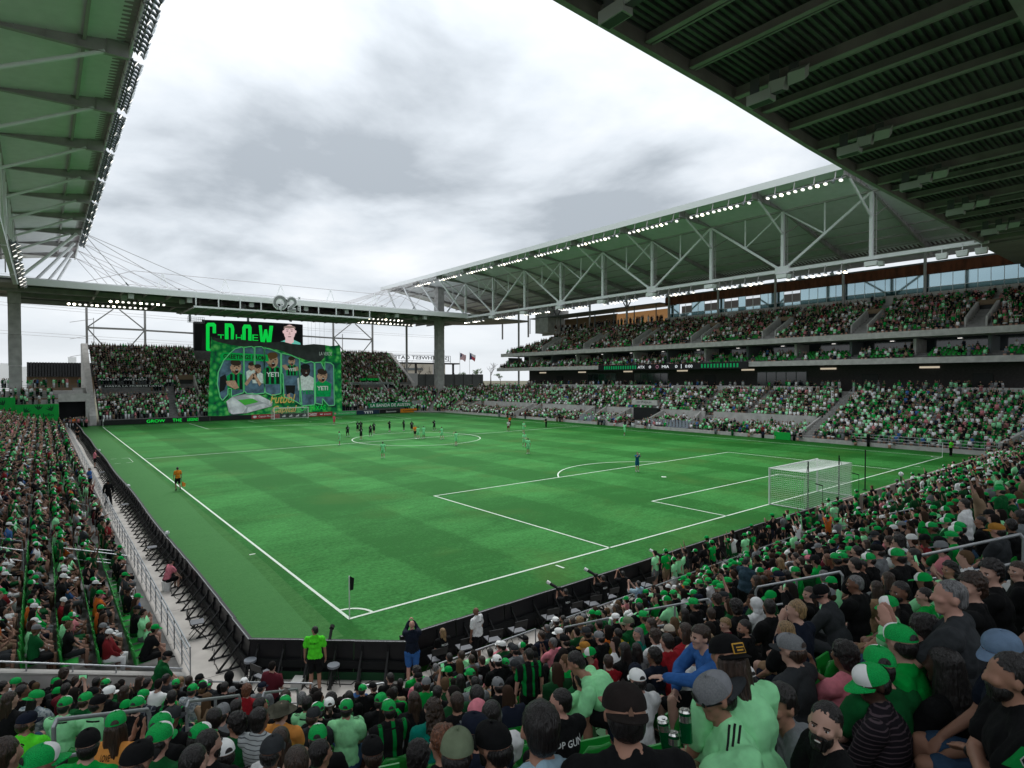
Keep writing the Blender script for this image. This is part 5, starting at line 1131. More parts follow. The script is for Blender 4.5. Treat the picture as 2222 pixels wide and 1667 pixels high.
    for s in (-1, 1):
        hp = hips+V((s*.088*b, 0, -.02))
        if legs: kn, an = [V(q) for q in legs[(s+1)//2]]
        elif sit: kn, an = V((s*.13, .43, .50)), V((s*.14, .40, .09))
        else: kn, an = V((s*.10, .02, .50)), V((s*.11, -.01, .09))
        capsule(sk, hp, kn, .082*(.5+.5*b), .056); capsule(sk, kn, kn+(an-kn)*.4, .054, .055); capsule(sk, kn+(an-kn)*.4, an, .055, .036); capsule(sk, an-V((0,.02,.03)), an+V((0, .14, -.045)), .036, .030)
        L_[s] = (hp, kn, an)
    body = remesh(sk, 'person', voxel, 3, fac=.45)
    # shirt
    e = .014+.35*voxel; cl = MB()
    ellipsoid(cl, chest+up*.02, (.150*b+e, .105*b+e, .20)); ellipsoid(cl, hips+up*.15, (.135*b+e*1.3, .10*b*b+e*1.3, .17)); capsule(cl, hips+up*.03+V((-.06*b,0,0)), hips+up*.03+V((.06*b,0,0)), .105*b+e*.6, .105*b+e*.6)
    capsule(cl, sh[-1]-V((0,0,.01)), sh[1]-V((0,0,.01)), .058+e*.75, .058+e*.75)
    capsule(cl, neck-up*.08, neck+up*.012+V((0, -.012, 0)), .064+e*.4, .053+e*.4)
    for s in (-1, 1): capsule(cl, neck+V((s*.03, -.02, .002)), sh[s]*.55+neck*.45-V((0, 0, .018)), .050+e*.6, .050+e*.6)
    if sleeves != 'none':
        for s in (-1, 1):
            a, el, wr, hd = joints[s]
            if sleeves == 'short': capsule(cl, a, a.lerp(el, .62), .056+e*.8, .058+e*.7)
            else: capsule(cl, a, el, .056+e, .047+e*.8); capsule(cl, el, el.lerp(wr, .93), .047+e*.8, .034+e*.8)
    if hood: ellipsoid(cl, neck+V((0, -.075, -.02)), (.10, .065, .075))
    cut_z = hips.z-.075
    shirt = remesh(cl, 'shirt', voxel, 2, fac=.4)
    # trousers
    tr = MB(); capsule(tr, hips+V((-.07*b,0,-.02)), hips+V((.07*b,0,-.02)), .108*b+e*.4, .108*b+e*.4)
    for s in (-1, 1):
        hp, kn, an = L_[s]
        if bottoms == 'shorts': capsule(tr, hp, hp.lerp(kn, .80), .088*(.5+.5*b)+e*.7, .070+e*.8)
        else: capsule(tr, hp, kn, .086*(.5+.5*b)+e*.7, .060+e*.7); capsule(tr, kn, kn.lerp(an, .88), .060+e*.7, .048+e*.6)
    trs = remesh(tr, 'trousers', voxel, 2, fac=.4)
    shoe = MB()
    for s in (-1, 1): hp, kn, an = L_[s]; capsule(shoe, an-V((0,.03,.045)), an+V((0,.15,-.055)), .043, .038, 8); capsule(shoe, an-V((0,.0,.04)), an+V((0,0,.02)), .045, .042, 8)
    shoes = shoe.mesh('shoes', True)
    shoes.transform(Matrix.Identity(4))
    return dict(body=body, shirt=shirt, trousers=trs, shoes=shoes, head=HM, joints=joints, neck=neck, chest=chest, up=up, sh=sh)
# ---- hair and hats, in head coordinates
def noisy(s, a): return lambda co: co*(1+a*(noise.noise(co*s)))
def hair_mesh(kind, vx=.011):
    k = MB()
    if kind == 'short': ellipsoid(k, (0, -.020, .040), (.080, .092, .090)); ellipsoid(k, (0, -.052, -.010), (.070, .052, .066)); f = lambda co: co*(1+.03*noise.noise(co*28)+.045*noise.noise(V((co.x*90, co.y*90, co.z*25))))
    elif kind == 'buzz': ellipsoid(k, (0, -.014, .034), (.0755, .092, .089)); ellipsoid(k, (0, -.050, -.012), (.069, .050, .06)); f = noisy(60, .02)
    elif kind == 'fringe': ellipsoid(k, (0, -.008, .046), (.084, .102, .086)); ellipsoid(k, (0, -.052, -.004), (.074, .056, .068)); f = noisy(30, .07)
    elif kind == 'curly': ellipsoid(k, (0, -.022, .052), (.098, .105, .098)); ellipsoid(k, (0, -.055, -.010), (.085, .066, .080)); f = lambda co: co*(1+.11*noise.noise(co*38)+.07*noise.noise(co*75))
    elif kind == 'long':
        ellipsoid(k, (0, -.018, .040), (.084, .095, .092)); capsule(k, (-.052, -.04, .0), (-.070, -.040, -.20), .045, .040); capsule(k, (.052, -.04, .0), (.070, -.040, -.20), .045, .040); capsule(k, (0, -.06, .0), (0, -.095, -.27), .060, .048); f = lambda co: V((co.x*(1+.06*noise.noise(V((co.x*60, co.y*60, co.z*4)))), co.y*(1+.08*noise.noise(V((co.x*50, co.y*50, co.z*4)))), co.z))
    elif kind == 'longcurly':
        ellipsoid(k, (0, -.022, .045), (.095, .102, .095)); capsule(k, (-.06, -.045, .0), (-.085, -.05, -.18), .055, .055); capsule(k, (.06, -.045, .0), (.085, -.05, -.18), .055, .055); capsule(k, (0, -.06, .0), (0, -.10, -.24), .068, .07); f = lambda co: co+V((noise.noise(co*32), noise.noise(co*32+V((9,0,0))), noise.noise(co*32+V((0,9,0)))))*.020
    elif kind == 'bob': ellipsoid(k, (0, -.020, .036), (.090, .098, .096)); ellipsoid(k, (0, -.035, -.035), (.088, .072, .085)); f = lambda co: co*(1+.05*noise.noise(V((co.x*45, co.y*45, co.z*6))))
    elif kind == 'pony': ellipsoid(k, (0, -.015, .036), (.077, .093, .091)); ellipsoid(k, (0, -.052, -.010), (.068, .05, .062)); capsule(k, (0, -.10, .03), (0, -.145, -.02), .026, .034); capsule(k, (0, -.145, -.02), (0, -.125, -.17), .034, .016); f = noisy(40, .05)
    elif kind == 'under': ellipsoid(k, (0, -.026, -.002), (.0785, .085, .060)); ellipsoid(k, (0, -.050, -.025), (.070, .052, .055)); f = noisy(50, .04)
    elif kind == 'lunder': ellipsoid(k, (0, -.026, -.002), (.0785, .085, .060)); capsule(k, (-.050, -.04, .0), (-.070, -.040, -.19), .040, .036); capsule(k, (.050, -.04, .0), (.070, -.040, -.19), .040, .036); capsule(k, (0, -.06, .0), (0, -.095, -.24), .056, .046); f = lambda co: V((co.x*(1+.06*noise.noise(V((co.x*60, co.y*60, co.z*4)))), co.y*(1+.08*noise.noise(V((co.x*50, co.y*50, co.z*4)))), co.z))
    elif kind == 'punder': ellipsoid(k, (0, -.026, -.002), (.0785, .085, .060)); capsule(k, (0, -.10, .02), (0, -.145, -.02), .026, .034); capsule(k, (0, -.145, -.02), (0, -.125, -.17), .034, .016); f = noisy(40, .05)
    elif kind == 'beard': ellipsoid(k, (0, .032, -.052), (.061, .060, .056)); capsule(k, (-.014, .060, -.088), (.014, .060, -.088), .028, .028); capsule(k, (-.022,.088,-.030), (.022,.088,-.030), .009, .009, 6); f = noisy(60, .04)
    elif kind == 'hood': ellipsoid(k, (0, -.022, .030), (.098, .112, .112)); ellipsoid(k, (0, -.045, -.075), (.085, .080, .085)); f = noisy(12, .04)
    elif kind == 'dreads':
        ellipsoid(k, (0, -.018, .042), (.088, .098, .094)); r2 = random.Random(2)
        for q in range(34): a = R(20+320*q/34+90); x, y = .072*math.cos(a), -.02+.082*math.sin(a); capsule(k, (x, y, .03), (x*1.45, y*1.35-.02, -.22-.05*r2.random()), .013, .012, 6)
        f = noisy(40, .04)
    cols = None
    me = remesh(k, 'hair', vx, 1, disp=f, fac=.3)
    # open the face: drop what lies in front of the hairline
    if kind not in ('beard',):
        bm = bmesh.new(); bm.from_mesh(me); lim = {'buzz': .058, 'short': .066, 'fringe': .084, 'curly': .072, 'hood': .074, 'under': .02, 'lunder': .03, 'punder': .02}.get(kind, .070)
        kill = [v for v in bm.verts if (v.co.y > .012 and v.co.z < .052+(v.co.y-.012)*.25 and abs(v.co.x) < .075) or (kind != 'hood' and v.co.y > lim+.02)] if kind != 'under' else [v for v in bm.verts if v.co.y > .012]
        bmesh.ops.delete(bm, geom=kill, context='VERTS'); bm.to_mesh(me); bm.free()
    me.polygons.foreach_set('use_smooth', [True]*len(me.polygons)); return me
def cap_mesh(front_white):
    """crown of a baseball cap: 6 panels, front two in slot 1"""
    k = MB(); n, mlev = 24, 8; A_ = mat('slot a', (1,1,1)); B_ = mat('slot b', (1,1,1)); vs = []
    for j in range(mlev+1):
        t_ = j/mlev; a = t_*math.pi/2
        for i in range(n):
            b_ = 2*math.pi*i/n; seam = 1-.018*(1 if i % 4 == 0 else 0)
            rx, ry, rz = .087*seam, .104*seam, .092
            z = .022+rz*(math.sin(a)**.92); rr = math.cos(a)**.78 if t_ < 1 else 0
            fr = .012*max(0, math.sin(b_))*math.sin(a*2)
            vs.append((rx*rr*math.cos(b_), -.004+ry*rr*math.sin(b_)+fr, z+.006*math.sin(b_)))
    fa, fb = [], []
    for j in range(mlev):
        for i in range(n):
            f = (j*n+i, j*n+(i+1) % n, (j+1)*n+(i+1) % n, (j+1)*n+i)
            (fb if 2 <= i < 10 else fa).append(f)
    k.mats = [A_, B_]; k.v = vs; k.f = fa+fb; k.m = [0]*len(fa)+[1]*len(fb)
    k.ball((0, -.004, .116), .008, A_, 6, 5)
    k.tube((0, -.004, .020), (0, -.004, .024), .0, A_) if False else None
    return k.mesh('cap', True)
def brim_mesh():
    k = MB(); n = 12; vs = []
    for s, dz in ((0, 0), (1, -.004)):
        for j in range(4):
            for i in range(n+1):
                a = R(22+136*i/n); f = j/3; rx, ry = .088+.004*f, .100+.085*f*math.sin(a)**.7
                vs.append((rx*math.cos(a)*(1-.05*f), -.004+ry*math.sin(a), .024+dz-.016*(math.cos(a)**2)-.012*f))
    q = 4*(n+1)
    fs = [(j*(n+1)+i, j*(n+1)+i+1, (j+1)*(n+1)+i+1, (j+1)*(n+1)+i) for j in range(3) for i in range(n)]
    fs += [tuple(q+x for x in f[::-1]) for f in fs]
    k.add(vs, fs, None); return k.mesh('brim', True)
def strap_mesh():
    k = MB(); pts = []
    vs = [(0+.036*math.cos(R(a)), -.109+.012*(1-math.sin(R(a)))*.0-.001+.35*(.036*math.cos(R(a)))**2*20*0, .028+.040*math.sin(R(a))) for a in range(0, 181, 18)]
    def on_cap(x, z):
        a = math.asin(min(1, max(0, (z-.022)/.092))**(1/.92)); rr = math.cos(a)**.78; return (x, -.004-.104*rr*math.sqrt(max(0, 1-(x/(.087*rr))**2))-.0035, z)
    n_ = 11; rings = []
    for f in (0, .35, .7, 1.0): rings += [on_cap(.034*f*math.cos(R(a*18)), .030+.036*f*math.sin(R(a*18))) for a in range(n_)]
    k.add(rings, [(j*n_+i, j*n_+i+1, (j+1)*n_+i+1, (j+1)*n_+i) for j in range(3) for i in range(n_-1)], None); return k.mesh('opening', False)
def hat_wide(kind):
    k = MB(); n = 28; A_ = None
    prof = [(.088, .02), (.086, .06), (.080, .095), (.060, .115), (.02, .112), (0.001, .108)] if kind != 'straw' else [(.09, .02), (.088, .07), (.080, .105), (.05, .112), (.02, .098), (.001, .094)]
    out_ = [(.175 if kind != 'straw' else .19, .014), (.15, .004), (.12, .010), (.09, .02)]
    pr = out_+prof[1:]; vs = []
    for r_, z in pr:
        for i in range(n): a = 2*math.pi*i/n; vs.append((r_*math.cos(a)*.95, -.004+r_*math.sin(a)*1.08, z+(.03*abs(math.cos(a))**2 if r_ > .12 else 0)))
    k.add(vs, [(j*n+i, j*n+(i+1) % n, (j+1)*n+(i+1) % n, (j+1)*n+i) for j in range(len(pr)-1) for i in range(n)], None); k.add([(x, y, z-.004) for x, y, z in vs[:4*n]], [(j*n+(i+1) % n, j*n+i, (j+1)*n+i, (j+1)*n+(i+1) % n) for j in range(3) for i in range(n)], None)
    return k.mesh('hat', True)
def face_mesh():
    k = MB(); EW = mat('eye white', (.62,.60,.58), .3); EI = mat('iris', (.03,.02,.015), .2); BR = mat('brow hair', (.03,.02,.015), .9); LP = mat('lips', (.30,.11,.09), .5)
    for s in (-1, 1):
        k.ball((s*.030, .0765, .012), (.0125, .0105, .0075), EW, 8, 6); k.ball((s*.030, .0845, .012), (.0058, .0040, .0058), EI, 8, 5)
        k.bar((s*.014, .0905, .030), (s*.046, .080, .029), .006, .006, BR); k.bar((s*.018, .0865, .0195), (s*.043, .078, .0185), .005, .0025, BR)
    k.ball((0, .0845, -.046), (.020, .007, .0035), LP, 10, 5); k.ball((0, .083, -.052), (.017, .007, .0045), LP, 10, 5)
    return k.mesh('face_features', True)
HAIR = {}
def hair(kind):
    if kind not in HAIR: HAIR[kind] = hair_mesh(kind)
    return HAIR[kind]
CAPM, BRIM, OPEN_, WIDE, STRAW, FACE = cap_mesh(True), brim_mesh(), strap_mesh(), hat_wide('olive'), hat_wide('straw'), face_mesh()
for q in (BRIM, OPEN_, WIDE, STRAW):
    q.materials.clear(); q.materials.append(mat('slot a', (1,1,1)))
# ---- cloth, skin and hair colours
def cloth(name, col, bump=.35, sc=14): return mat('cloth '+name, col, .9, var=.14, scale=sc, bump=bump*2.2, spec=.15)
CL = {'K': cloth('black', (.006,.0065,.0072)), 'M': cloth('mint', (.29,.74,.37), sc=9), 'G': cloth('bright green', (.0,.31,.045)), 'D': cloth('dark green', (.004,.085,.022)), 'W': cloth('white', (.68,.70,.71)),
      'Y': cloth('grey', (.155,.17,.18)), 'C': cloth('charcoal', (.030,.034,.038)), 'N': cloth('navy', (.008,.012,.024)), 'B': cloth('blue', (.03,.11,.33)), 'R': cloth('red', (.26,.012,.018)), 'V': cloth('neon green', (.09,.72,.03)),
      'L': cloth('yellow', (.55,.40,.02)), 'P': cloth('pink', (.62,.20,.25)), 'T': cloth('teal', (.0,.16,.12)), 'U': cloth('maroon', (.11,.012,.02)), 'O': cloth('orange', (.50,.10,.015)), 'I': cloth('lime', (.05,.42,.03)), 'E': cloth('denim', (.035,.075,.14)), 'S': cloth('pale slate', (.03,.06,.085)), 'A': cloth('tan', (.26,.17,.10)), 'Q': cloth('pale blue', (.27,.40,.48))}
def striped(name, base, stripe, axis, freq, width, base2=None):
    m = bpy.data.materials.new('cloth '+name); m.use_nodes = True; t = m.node_tree; b = t.nodes['Principled BSDF']; b.inputs['Roughness'].default_value = .9; b.inputs['Specular IOR Level'].default_value = .15
    tc = t.nodes.new('ShaderNodeTexCoord'); sp = t.nodes.new('ShaderNodeSeparateXYZ'); t.links.new(tc.outputs['Object'], sp.inputs[0])
    if axis == 'grad':
        no = t.nodes.new('ShaderNodeTexNoise'); no.inputs['Scale'].default_value = 5; no.inputs['Detail'].default_value = 3; t.links.new(tc.outputs['Object'], no.inputs['Vector'])
        a = t.nodes.new('ShaderNodeMath'); a.operation = 'MULTIPLY_ADD'; t.links.new(no.outputs[0], a.inputs[0]); a.inputs[1].default_value = .25; t.links.new(sp.outputs[2], a.inputs[2])
        cr = t.nodes.new('ShaderNodeValToRGB'); e = cr.color_ramp.elements; e[0].position = .80; e[0].color = (*base, 1); e[1].position = 1.16; e[1].color = (*stripe, 1); t.links.new(a.outputs[0], cr.inputs[0]); t.links.new(cr.outputs[0], b.inputs['Base Color']); return m
    def wave(o_):
        a = t.nodes.new('ShaderNodeMath'); a.operation = 'MULTIPLY'; a.inputs[1].default_value = freq; t.links.new(sp.outputs[o_], a.inputs[0])
        f = t.nodes.new('ShaderNodeMath'); f.operation = 'FRACT'; t.links.new(a.outputs[0], f.inputs[0]); g_ = t.nodes.new('ShaderNodeMath'); g_.operation = 'LESS_THAN'; g_.inputs[1].default_value = width; t.links.new(f.outputs[0], g_.inputs[0]); return g_.outputs[0]
    if axis == 'xz': mm = t.nodes.new('ShaderNodeMath'); mm.operation = 'MAXIMUM'; t.links.new(wave(0), mm.inputs[0]); t.links.new(wave(2), mm.inputs[1]); fac = mm.outputs[0]
    elif axis == 'spot': no = t.nodes.new('ShaderNodeTexNoise'); no.inputs['Scale'].default_value = freq; t.links.new(tc.outputs['Object'], no.inputs['Vector']); g_ = t.nodes.new('ShaderNodeMath'); g_.operation = 'GREATER_THAN'; g_.inputs[1].default_value = width; t.links.new(no.outputs[0], g_.inputs[0]); fac = g_.outputs[0]
    else: fac = wave({'x': 0, 'z': 2}[axis])
    mx = t.nodes.new('ShaderNodeMixRGB'); t.links.new(fac, mx.inputs[0]); mx.inputs[1].default_value = (*base, 1); mx.inputs[2].default_value = (*stripe, 1); t.links.new(mx.outputs[0], b.inputs['Base Color']); return m
CL['J'] = striped('green and black jersey', (.0085,.009,.010), (.0,.22,.04), 'x', 6.4, .30)
CL['X'] = striped('grey stripes', (.42,.46,.47), (.09,.10,.11), 'z', 26, .22)
CL['Z'] = striped('fine dark stripes', (.012,.010,.014), (.075,.055,.065), 'z', 34, .25)
CL['F'] = striped('plaid', (.02,.025,.035), (.16,.18,.20), 'xz', 11, .16)
CL['H'] = striped('grey floral', (.36,.40,.42), (.16,.20,.23), 'spot', 22, .52)
CL['o'] = striped('orange to green tie dye', (.08,.40,.03), (.62,.26,.06), 'grad', 1, 1)
CN = {'K':'black','M':'mint','G':'bright green','D':'dark green','W':'white','Y':'grey','C':'charcoal','N':'navy','B':'blue','R':'red','V':'neon green','L':'yellow','P':'pink','T':'teal','U':'maroon','O':'orange','I':'lime','E':'denim','S':'slate blue','A':'tan','Q':'pale blue','J':'black and green striped','X':'grey striped','Z':'dark pinstriped','F':'plaid','H':'floral grey','o':'orange and green tie dye'}
SKN = [mat('skin light', (.45,.275,.215), .55, var=.06, scale=8, spec=.3), mat('skin tan', (.33,.175,.12), .55, var=.06, scale=8), mat('skin brown', (.17,.085,.055), .5, var=.06, scale=8), mat('skin dark', (.055,.030,.022), .45, var=.06, scale=8), mat('skin rosy', (.46,.255,.20), .55, var=.06, scale=8)]
def strand(name, c): return mat('hair '+name, c, .42, var=.75, scale=95, bump=1.0, stretch=(1, 1, .10), spec=.55)
HC = {'d': strand('dark', (.008,.006,.006)), 'b': strand('brown', (.030,.016,.010)), 'g': strand('grey', (.13,.13,.135)), 'l': strand('blond', (.25,.16,.075)), 'r': strand('ginger', (.14,.05,.022))}
HCN = {'d':'dark','b':'brown','g':'grey','l':'blond','r':'ginger'}
MESHG = mat('cap mesh green', (.0,.38,.075), .8, var=.25, scale=160, bump=.6, stretch=(1,1,1)); CAPW = mat('cap white', (.80,.82,.82), .8, bump=.1, scale=40)
CAPC = {'g': (MESHG, CAPW, 'green and white cap'), 'G': (MESHG, MESHG, 'green cap'), 'k': (CL['K'], CL['K'], 'black cap'), 'n': (CL['N'], CL['N'], 'navy cap'), 'w': (CAPW, CAPW, 'white cap'), 'y': (mat('cap mesh grey', (.16,.17,.18), .8, var=.2, scale=120), mat('cap grey', (.20,.21,.23), .8, var=.1, scale=30), 'grey cap'), 'q': (CL['C'], CL['C'], 'charcoal cap'), 't': (cloth('mustard', (.36,.17,.03)),)*2+('mustard cap',), 'e': (cloth('faded denim', (.13,.20,.30)),)*2+('pale denim cap',), 'v': (cloth('sage', (.15,.19,.12)),)*2+('sage green cap',), 'P': (CL['P'], CL['P'], 'pink cap'), 'u': (cloth('black brown', (.018,.014,.013)),)*2+('brown black cap',), 'j': (mat('cap mesh tan', (.42,.38,.31), .8, var=.2, scale=120), CL['K'], 'tan and black cap')}
BOT = [CL['K'], CL['C'], CL['E'], CL['N'], CL['A'], CL['Y']]
LACE = mat('shoe', (.05,.05,.05), .6); SHW = mat('pale shoe', (.45,.45,.45), .6)
# ---- the pose variants
VAR = {}
def variant(key):
    if key in VAR: return VAR[key]
    code, hy, bt, sl = key; kw = dict(voxel=.0165)
    kw['arms'] = {'s':'lap','c':'clap','p':'phone','a':'fold','l':'knees','u':'up1','m':'mouth','o':'phone1','S':'down','C':'clap','A':'raise','H':'hip','F':'fold','P':'phone','D':'drink','U':'up1'}[code]
    kw['sit'] = code.islower(); kw['lean'] = {'l': .42, 's': .06, 'a': .10, 'S': .02}.get(code, .10); kw['hyaw'] = {'q': 1.15, 'r': -1.15, 'i': .55, 'j': -.55}.get(hy, 0); kw['twist'] = {'q': .25, 'r': -.25}.get(hy, 0)
    kw['hpitch'] = -.22 if code in 'l' else -.06; kw['bottoms'] = bt; kw['sleeves'] = sl
    VAR[key] = make_body(**kw); return VAR[key]
def mset(o, *ms):
    for i, m_ in enumerate(ms):
        if i >= len(o.data.materials): o.data.materials.append(None)
    for i, m_ in enumerate(ms): o.material_slots[i].link = 'OBJECT'; o.material_slots[i].material = m_
def ensure_slots(me, n=1):
    while len(me.materials) < n: me.materials.append(mat('slot a', (1,1,1)))
def put_person(B, loc, bearing, scale, skin, shirt, bottom, hairk, hairc, cap=None, back=False, label='', group=None, beard=False, face=False, hat=None, shoe=LACE):
    for q in ('body', 'shirt', 'trousers', 'shoes'): ensure_slots(B[q])
    root = inst(B['body'], 'person', None, loc, (0, 0, -R(bearing)), scale); mset(root, skin); tag(root, label, 'person', group)
    o = inst(B['shirt'], 'shirt', root); mset(o, shirt); shirt_o = o
    o = inst(B['trousers'], 'trousers', root); mset(o, bottom)
    o = inst(B['shoes'], 'shoes', root); mset(o, shoe)
    def onhead(me, nm, M=None, par=None, *ms):
        ensure_slots(me, len(ms)); o = bpy.data.objects.new(nm, me); COL.objects.link(o); o.parent = par or root
        if par is None: o.matrix_local = B['head'] @ (M or Matrix.Identity(4))
        mset(o, *ms); return o
    if hairk: onhead(hair(hairk), 'hood' if hairk == 'hood' else 'hair', None, None, hairc)
    if beard: onhead(hair('beard'), 'beard', None, None, hairc)
    if face: o = bpy.data.objects.new('face_features', FACE); COL.objects.link(o); o.parent = root; o.matrix_local = B['head']; o['kind'] = 'stuff'
    if cap:
        a, b_, nm = CAPC[cap]; M = Matrix.Rotation(R(-9), 4, 'X') @ Matrix.Translation((0, 0, .008))
        if back: M = M @ Matrix.Rotation(math.pi, 4, 'Z')
        c = onhead(CAPM, 'cap', M, None, a, b_); br = onhead(BRIM, 'brim', None, c, CL['K'] if cap in ('g',) and rng.random() < .35 else (a if cap not in ('y', 'q') else CL['C']))
        if cap in ('g', 'G', 'w', 'y'): onhead(OPEN_, 'opening', None, c, hairc if hairc else skin)
    if hat: onhead(WIDE if hat == 'olive' else STRAW, 'hat', Matrix.Translation((0, 0, .004)), None, cloth('olive hat', (.075,.075,.055)) if hat == 'olive' else mat('straw', (.50,.38,.24), .9, var=.2, scale=50, bump=.5))
    return root, shirt_o
TRIMS = {}
def kit_trim(B, so_):
    """black collar and three shoulder stripes of the club shirt"""
    key = id(B['shirt'])
    if key not in TRIMS:
        sm = B['shirt']; bvh = BVHTree.FromPolygons([v.co for v in sm.vertices], [tuple(q.vertices) for q in sm.polygons]); g_ = MB(); nk = B['neck']; up = B['up']
        pts = []
        for q in range(19):
            a = 2*math.pi*q/18; c = nk-up*.012+V((.20*math.cos(a), .20*math.sin(a), .0)); r_ = bvh.ray_cast(c, (nk-up*.03-c).normalized())
            if r_[0]: pts.append(r_[0]+r_[1]*.003)
        for a, b_ in zip(pts, pts[1:]):
            if (a-b_).length < .06: g_.bar(a, b_, .008, .020, BLACKM)
        for s in (-1, 1):
            for j in range(3):
                pts = []
                for q in range(9):
                    t_ = q/8; a = nk+V((s*.085, -.01, 0)); e_ = B['sh'][s].lerp(B['joints'][s][1], .12); c = a.lerp(e_, t_)+V((0, (j-1)*.026-.01, .25)); r_ = bvh.ray_cast(c, V((0, 0, -1)))
                    if r_[0]: pts.append(r_[0]+r_[1]*.002)
                for a, b_ in zip(pts, pts[1:]):
                    if (a-b_).length < .07: g_.bar(a, b_, .010, .003, BLACKM)
        TRIMS[key] = g_.mesh('kit_trim')
    o = bpy.data.objects.new('kit_trim', TRIMS[key]); COL.objects.link(o); o.parent = so_
    ensure_slots(TRIMS[key]); o['kind'] = 'stuff'; return o
def print_on(shirt_o, B, txt, h, m_, width=None, dz=.0, dx=0, side=-1):
    """lay a print on the back (side -1) or front of a shirt by projecting it onto the cloth"""
    me = text_mesh(txt, h, m_, width, bold=.01); sm = B['shirt']
    bvh = BVHTree.FromPolygons([v.co for v in sm.vertices], [tuple(p.vertices) for p in sm.polygons]); z0 = B['chest'].z+.06+dz
    for v in me.vertices:
        x, z = (v.co.x+dx), v.co.y+z0; o_ = V((x*(1 if side < 0 else -1), side*1.0, z)); r_ = bvh.ray_cast(o_, V((0, -side, 0)))
        v.co = (r_[0]+V((0, side*.006, 0))) if r_[0] else V((x, side*.16, z))
    o = bpy.data.objects.new('print', me); COL.objects.link(o); o.parent = shirt_o; return o
# ================================================================ who sits where: head positions read off the photo, snapped to the seat rows
PEOPLE = []   # (px, py, token, shirt, pose, extra)
def crop(x0, y0, wpx, txt, stand='N'):
    k = wpx/2212
    for ln in txt.split(';'):
        f = ln.split()
        if len(f) < 5: continue
        PEOPLE.append((x0+float(f[0])*k, y0+float(f[1])*k, f[2], f[3], f[4], f[5] if len(f) > 5 else '', stand))
crop(0, 1370, 420, """140 480 w W sj; 165 600 G W sr 4; 430 560 cd M sj 1; 640 575 sd K s; 730 490 cb K s; 870 570 sb K sj; 250 700 sd K sj; 110 800 lb K s; 400 770 G<L H s; 740 860 g M s 0 ; 1110 840 k M sj; 740 680 sd U p; 1060 730 k K sq;
1200 610 g K s; 1235 720 w K sj; 1420 700 lb D s; 1630 755 G< F s; 1600 570 lb K s; 1690 600 sd K sj; 1900 450 zd C s; 1880 590 sd Y s; 2000 620 g K m; 1960 760 sd J s; 2160 570 sb K s; 300 1060 n V s; 1290 1105 gL o c; 1000 1320 k G s; 1790 1260 g D s; 1815 1110 g K s;
1950 1010 q K sj; 430 1540 g G s; 600 1440 lb K s; 1530 1520 k K s; 2190 1530 zd D s; 30 1450 sb W s; 960 800 G D s; 2190 680 G H s; 1100 590 sd K s; 40 640 sd K s; 1560 860 g K s""")
crop(380, 1430, 420, """270 900 gL D s; 200 800 k C s; 560 1100 w K si; 700 760 cd D sq 1; 960 700 od X s; 1210 620 olive o sj; 1200 950 lb W s; 1090 1080 q W s; 780 1210 cg K s; 1400 1225 zb C s; 1620 940 g K m; 1570 670 q C s; 1660 1110 sd M s;
1960 580 g M s; 2080 610 sd K s; 1765 540 wP K s; 1510 520 sd M s; 1350 620 g K m; 820 370 cr R s; 780 280 w K s; 990 330 n Y s; 620 210 hK K s; 570 330 sd K s; 660 340 sd K s; 230 370 g H s; 310 310 g K s; 390 290 zg C s; 270 240 k K s; 165 250 sb K s; 60 260 zl Y s;
1260 440 sb K s; 1450 460 zg K s; 1380 530 sd K s; 1780 480 cd K s; 1990 440 ld K s; 700 570 sd K s; 970 550 sd K s; 530 640 y Y s; 2140 360 g K s; 1265 520 g K s; 440 700 sd K s; 1640 600 g K s; 380 1000 sd K s""")
crop(560, 1250, 680, """1115 620 cd G s; 1255 650 zg K s; 1350 580 zd K s; 1435 505 sb M s 1; 1510 590 zb Y s; 1705 490 w P s; 1790 510 q K s; 1640 545 sd M s; 1580 600 sb K s; 1690 605 w K s; 1750 625 G K s; 1820 640 q K s; 1505 700 G C s;
1430 745 ld M o; 1280 745 q M s; 1135 720 k P s; 1125 800 ld K s; 1005 760 sd K s; 930 725 sd K s; 740 795 g K s; 815 790 k K s; 960 830 sd G s; 1270 830 sd K s; 1530 760 sd Y s; 1700 780 y K s; 1910 565 sd J S; 2010 600 k K lr 2;
930 950 g J s; 690 950 sd K s; 625 935 g M s; 1105 880 lb K s; 1230 950 Lb T s 0; 1405 900 sb K s; 1565 965 hP W sr; 1650 990 ld W s; 1550 1105 n N s; 1810 1000 sd K sj; 1310 1200 cr K s; 1670 1215 k C s; 1130 1290 cd K s; 800 1260 k K s;
1420 1270 v K s; 1480 1250 e E s; 2105 265 w K s; 2040 370 zg C s; 2000 425 sb N s; 1890 455 k K s; 2130 405 w K s; 2150 310 sd G s; 2085 480 sg P c; 860 890 V K s; 1010 1000 G K s""")
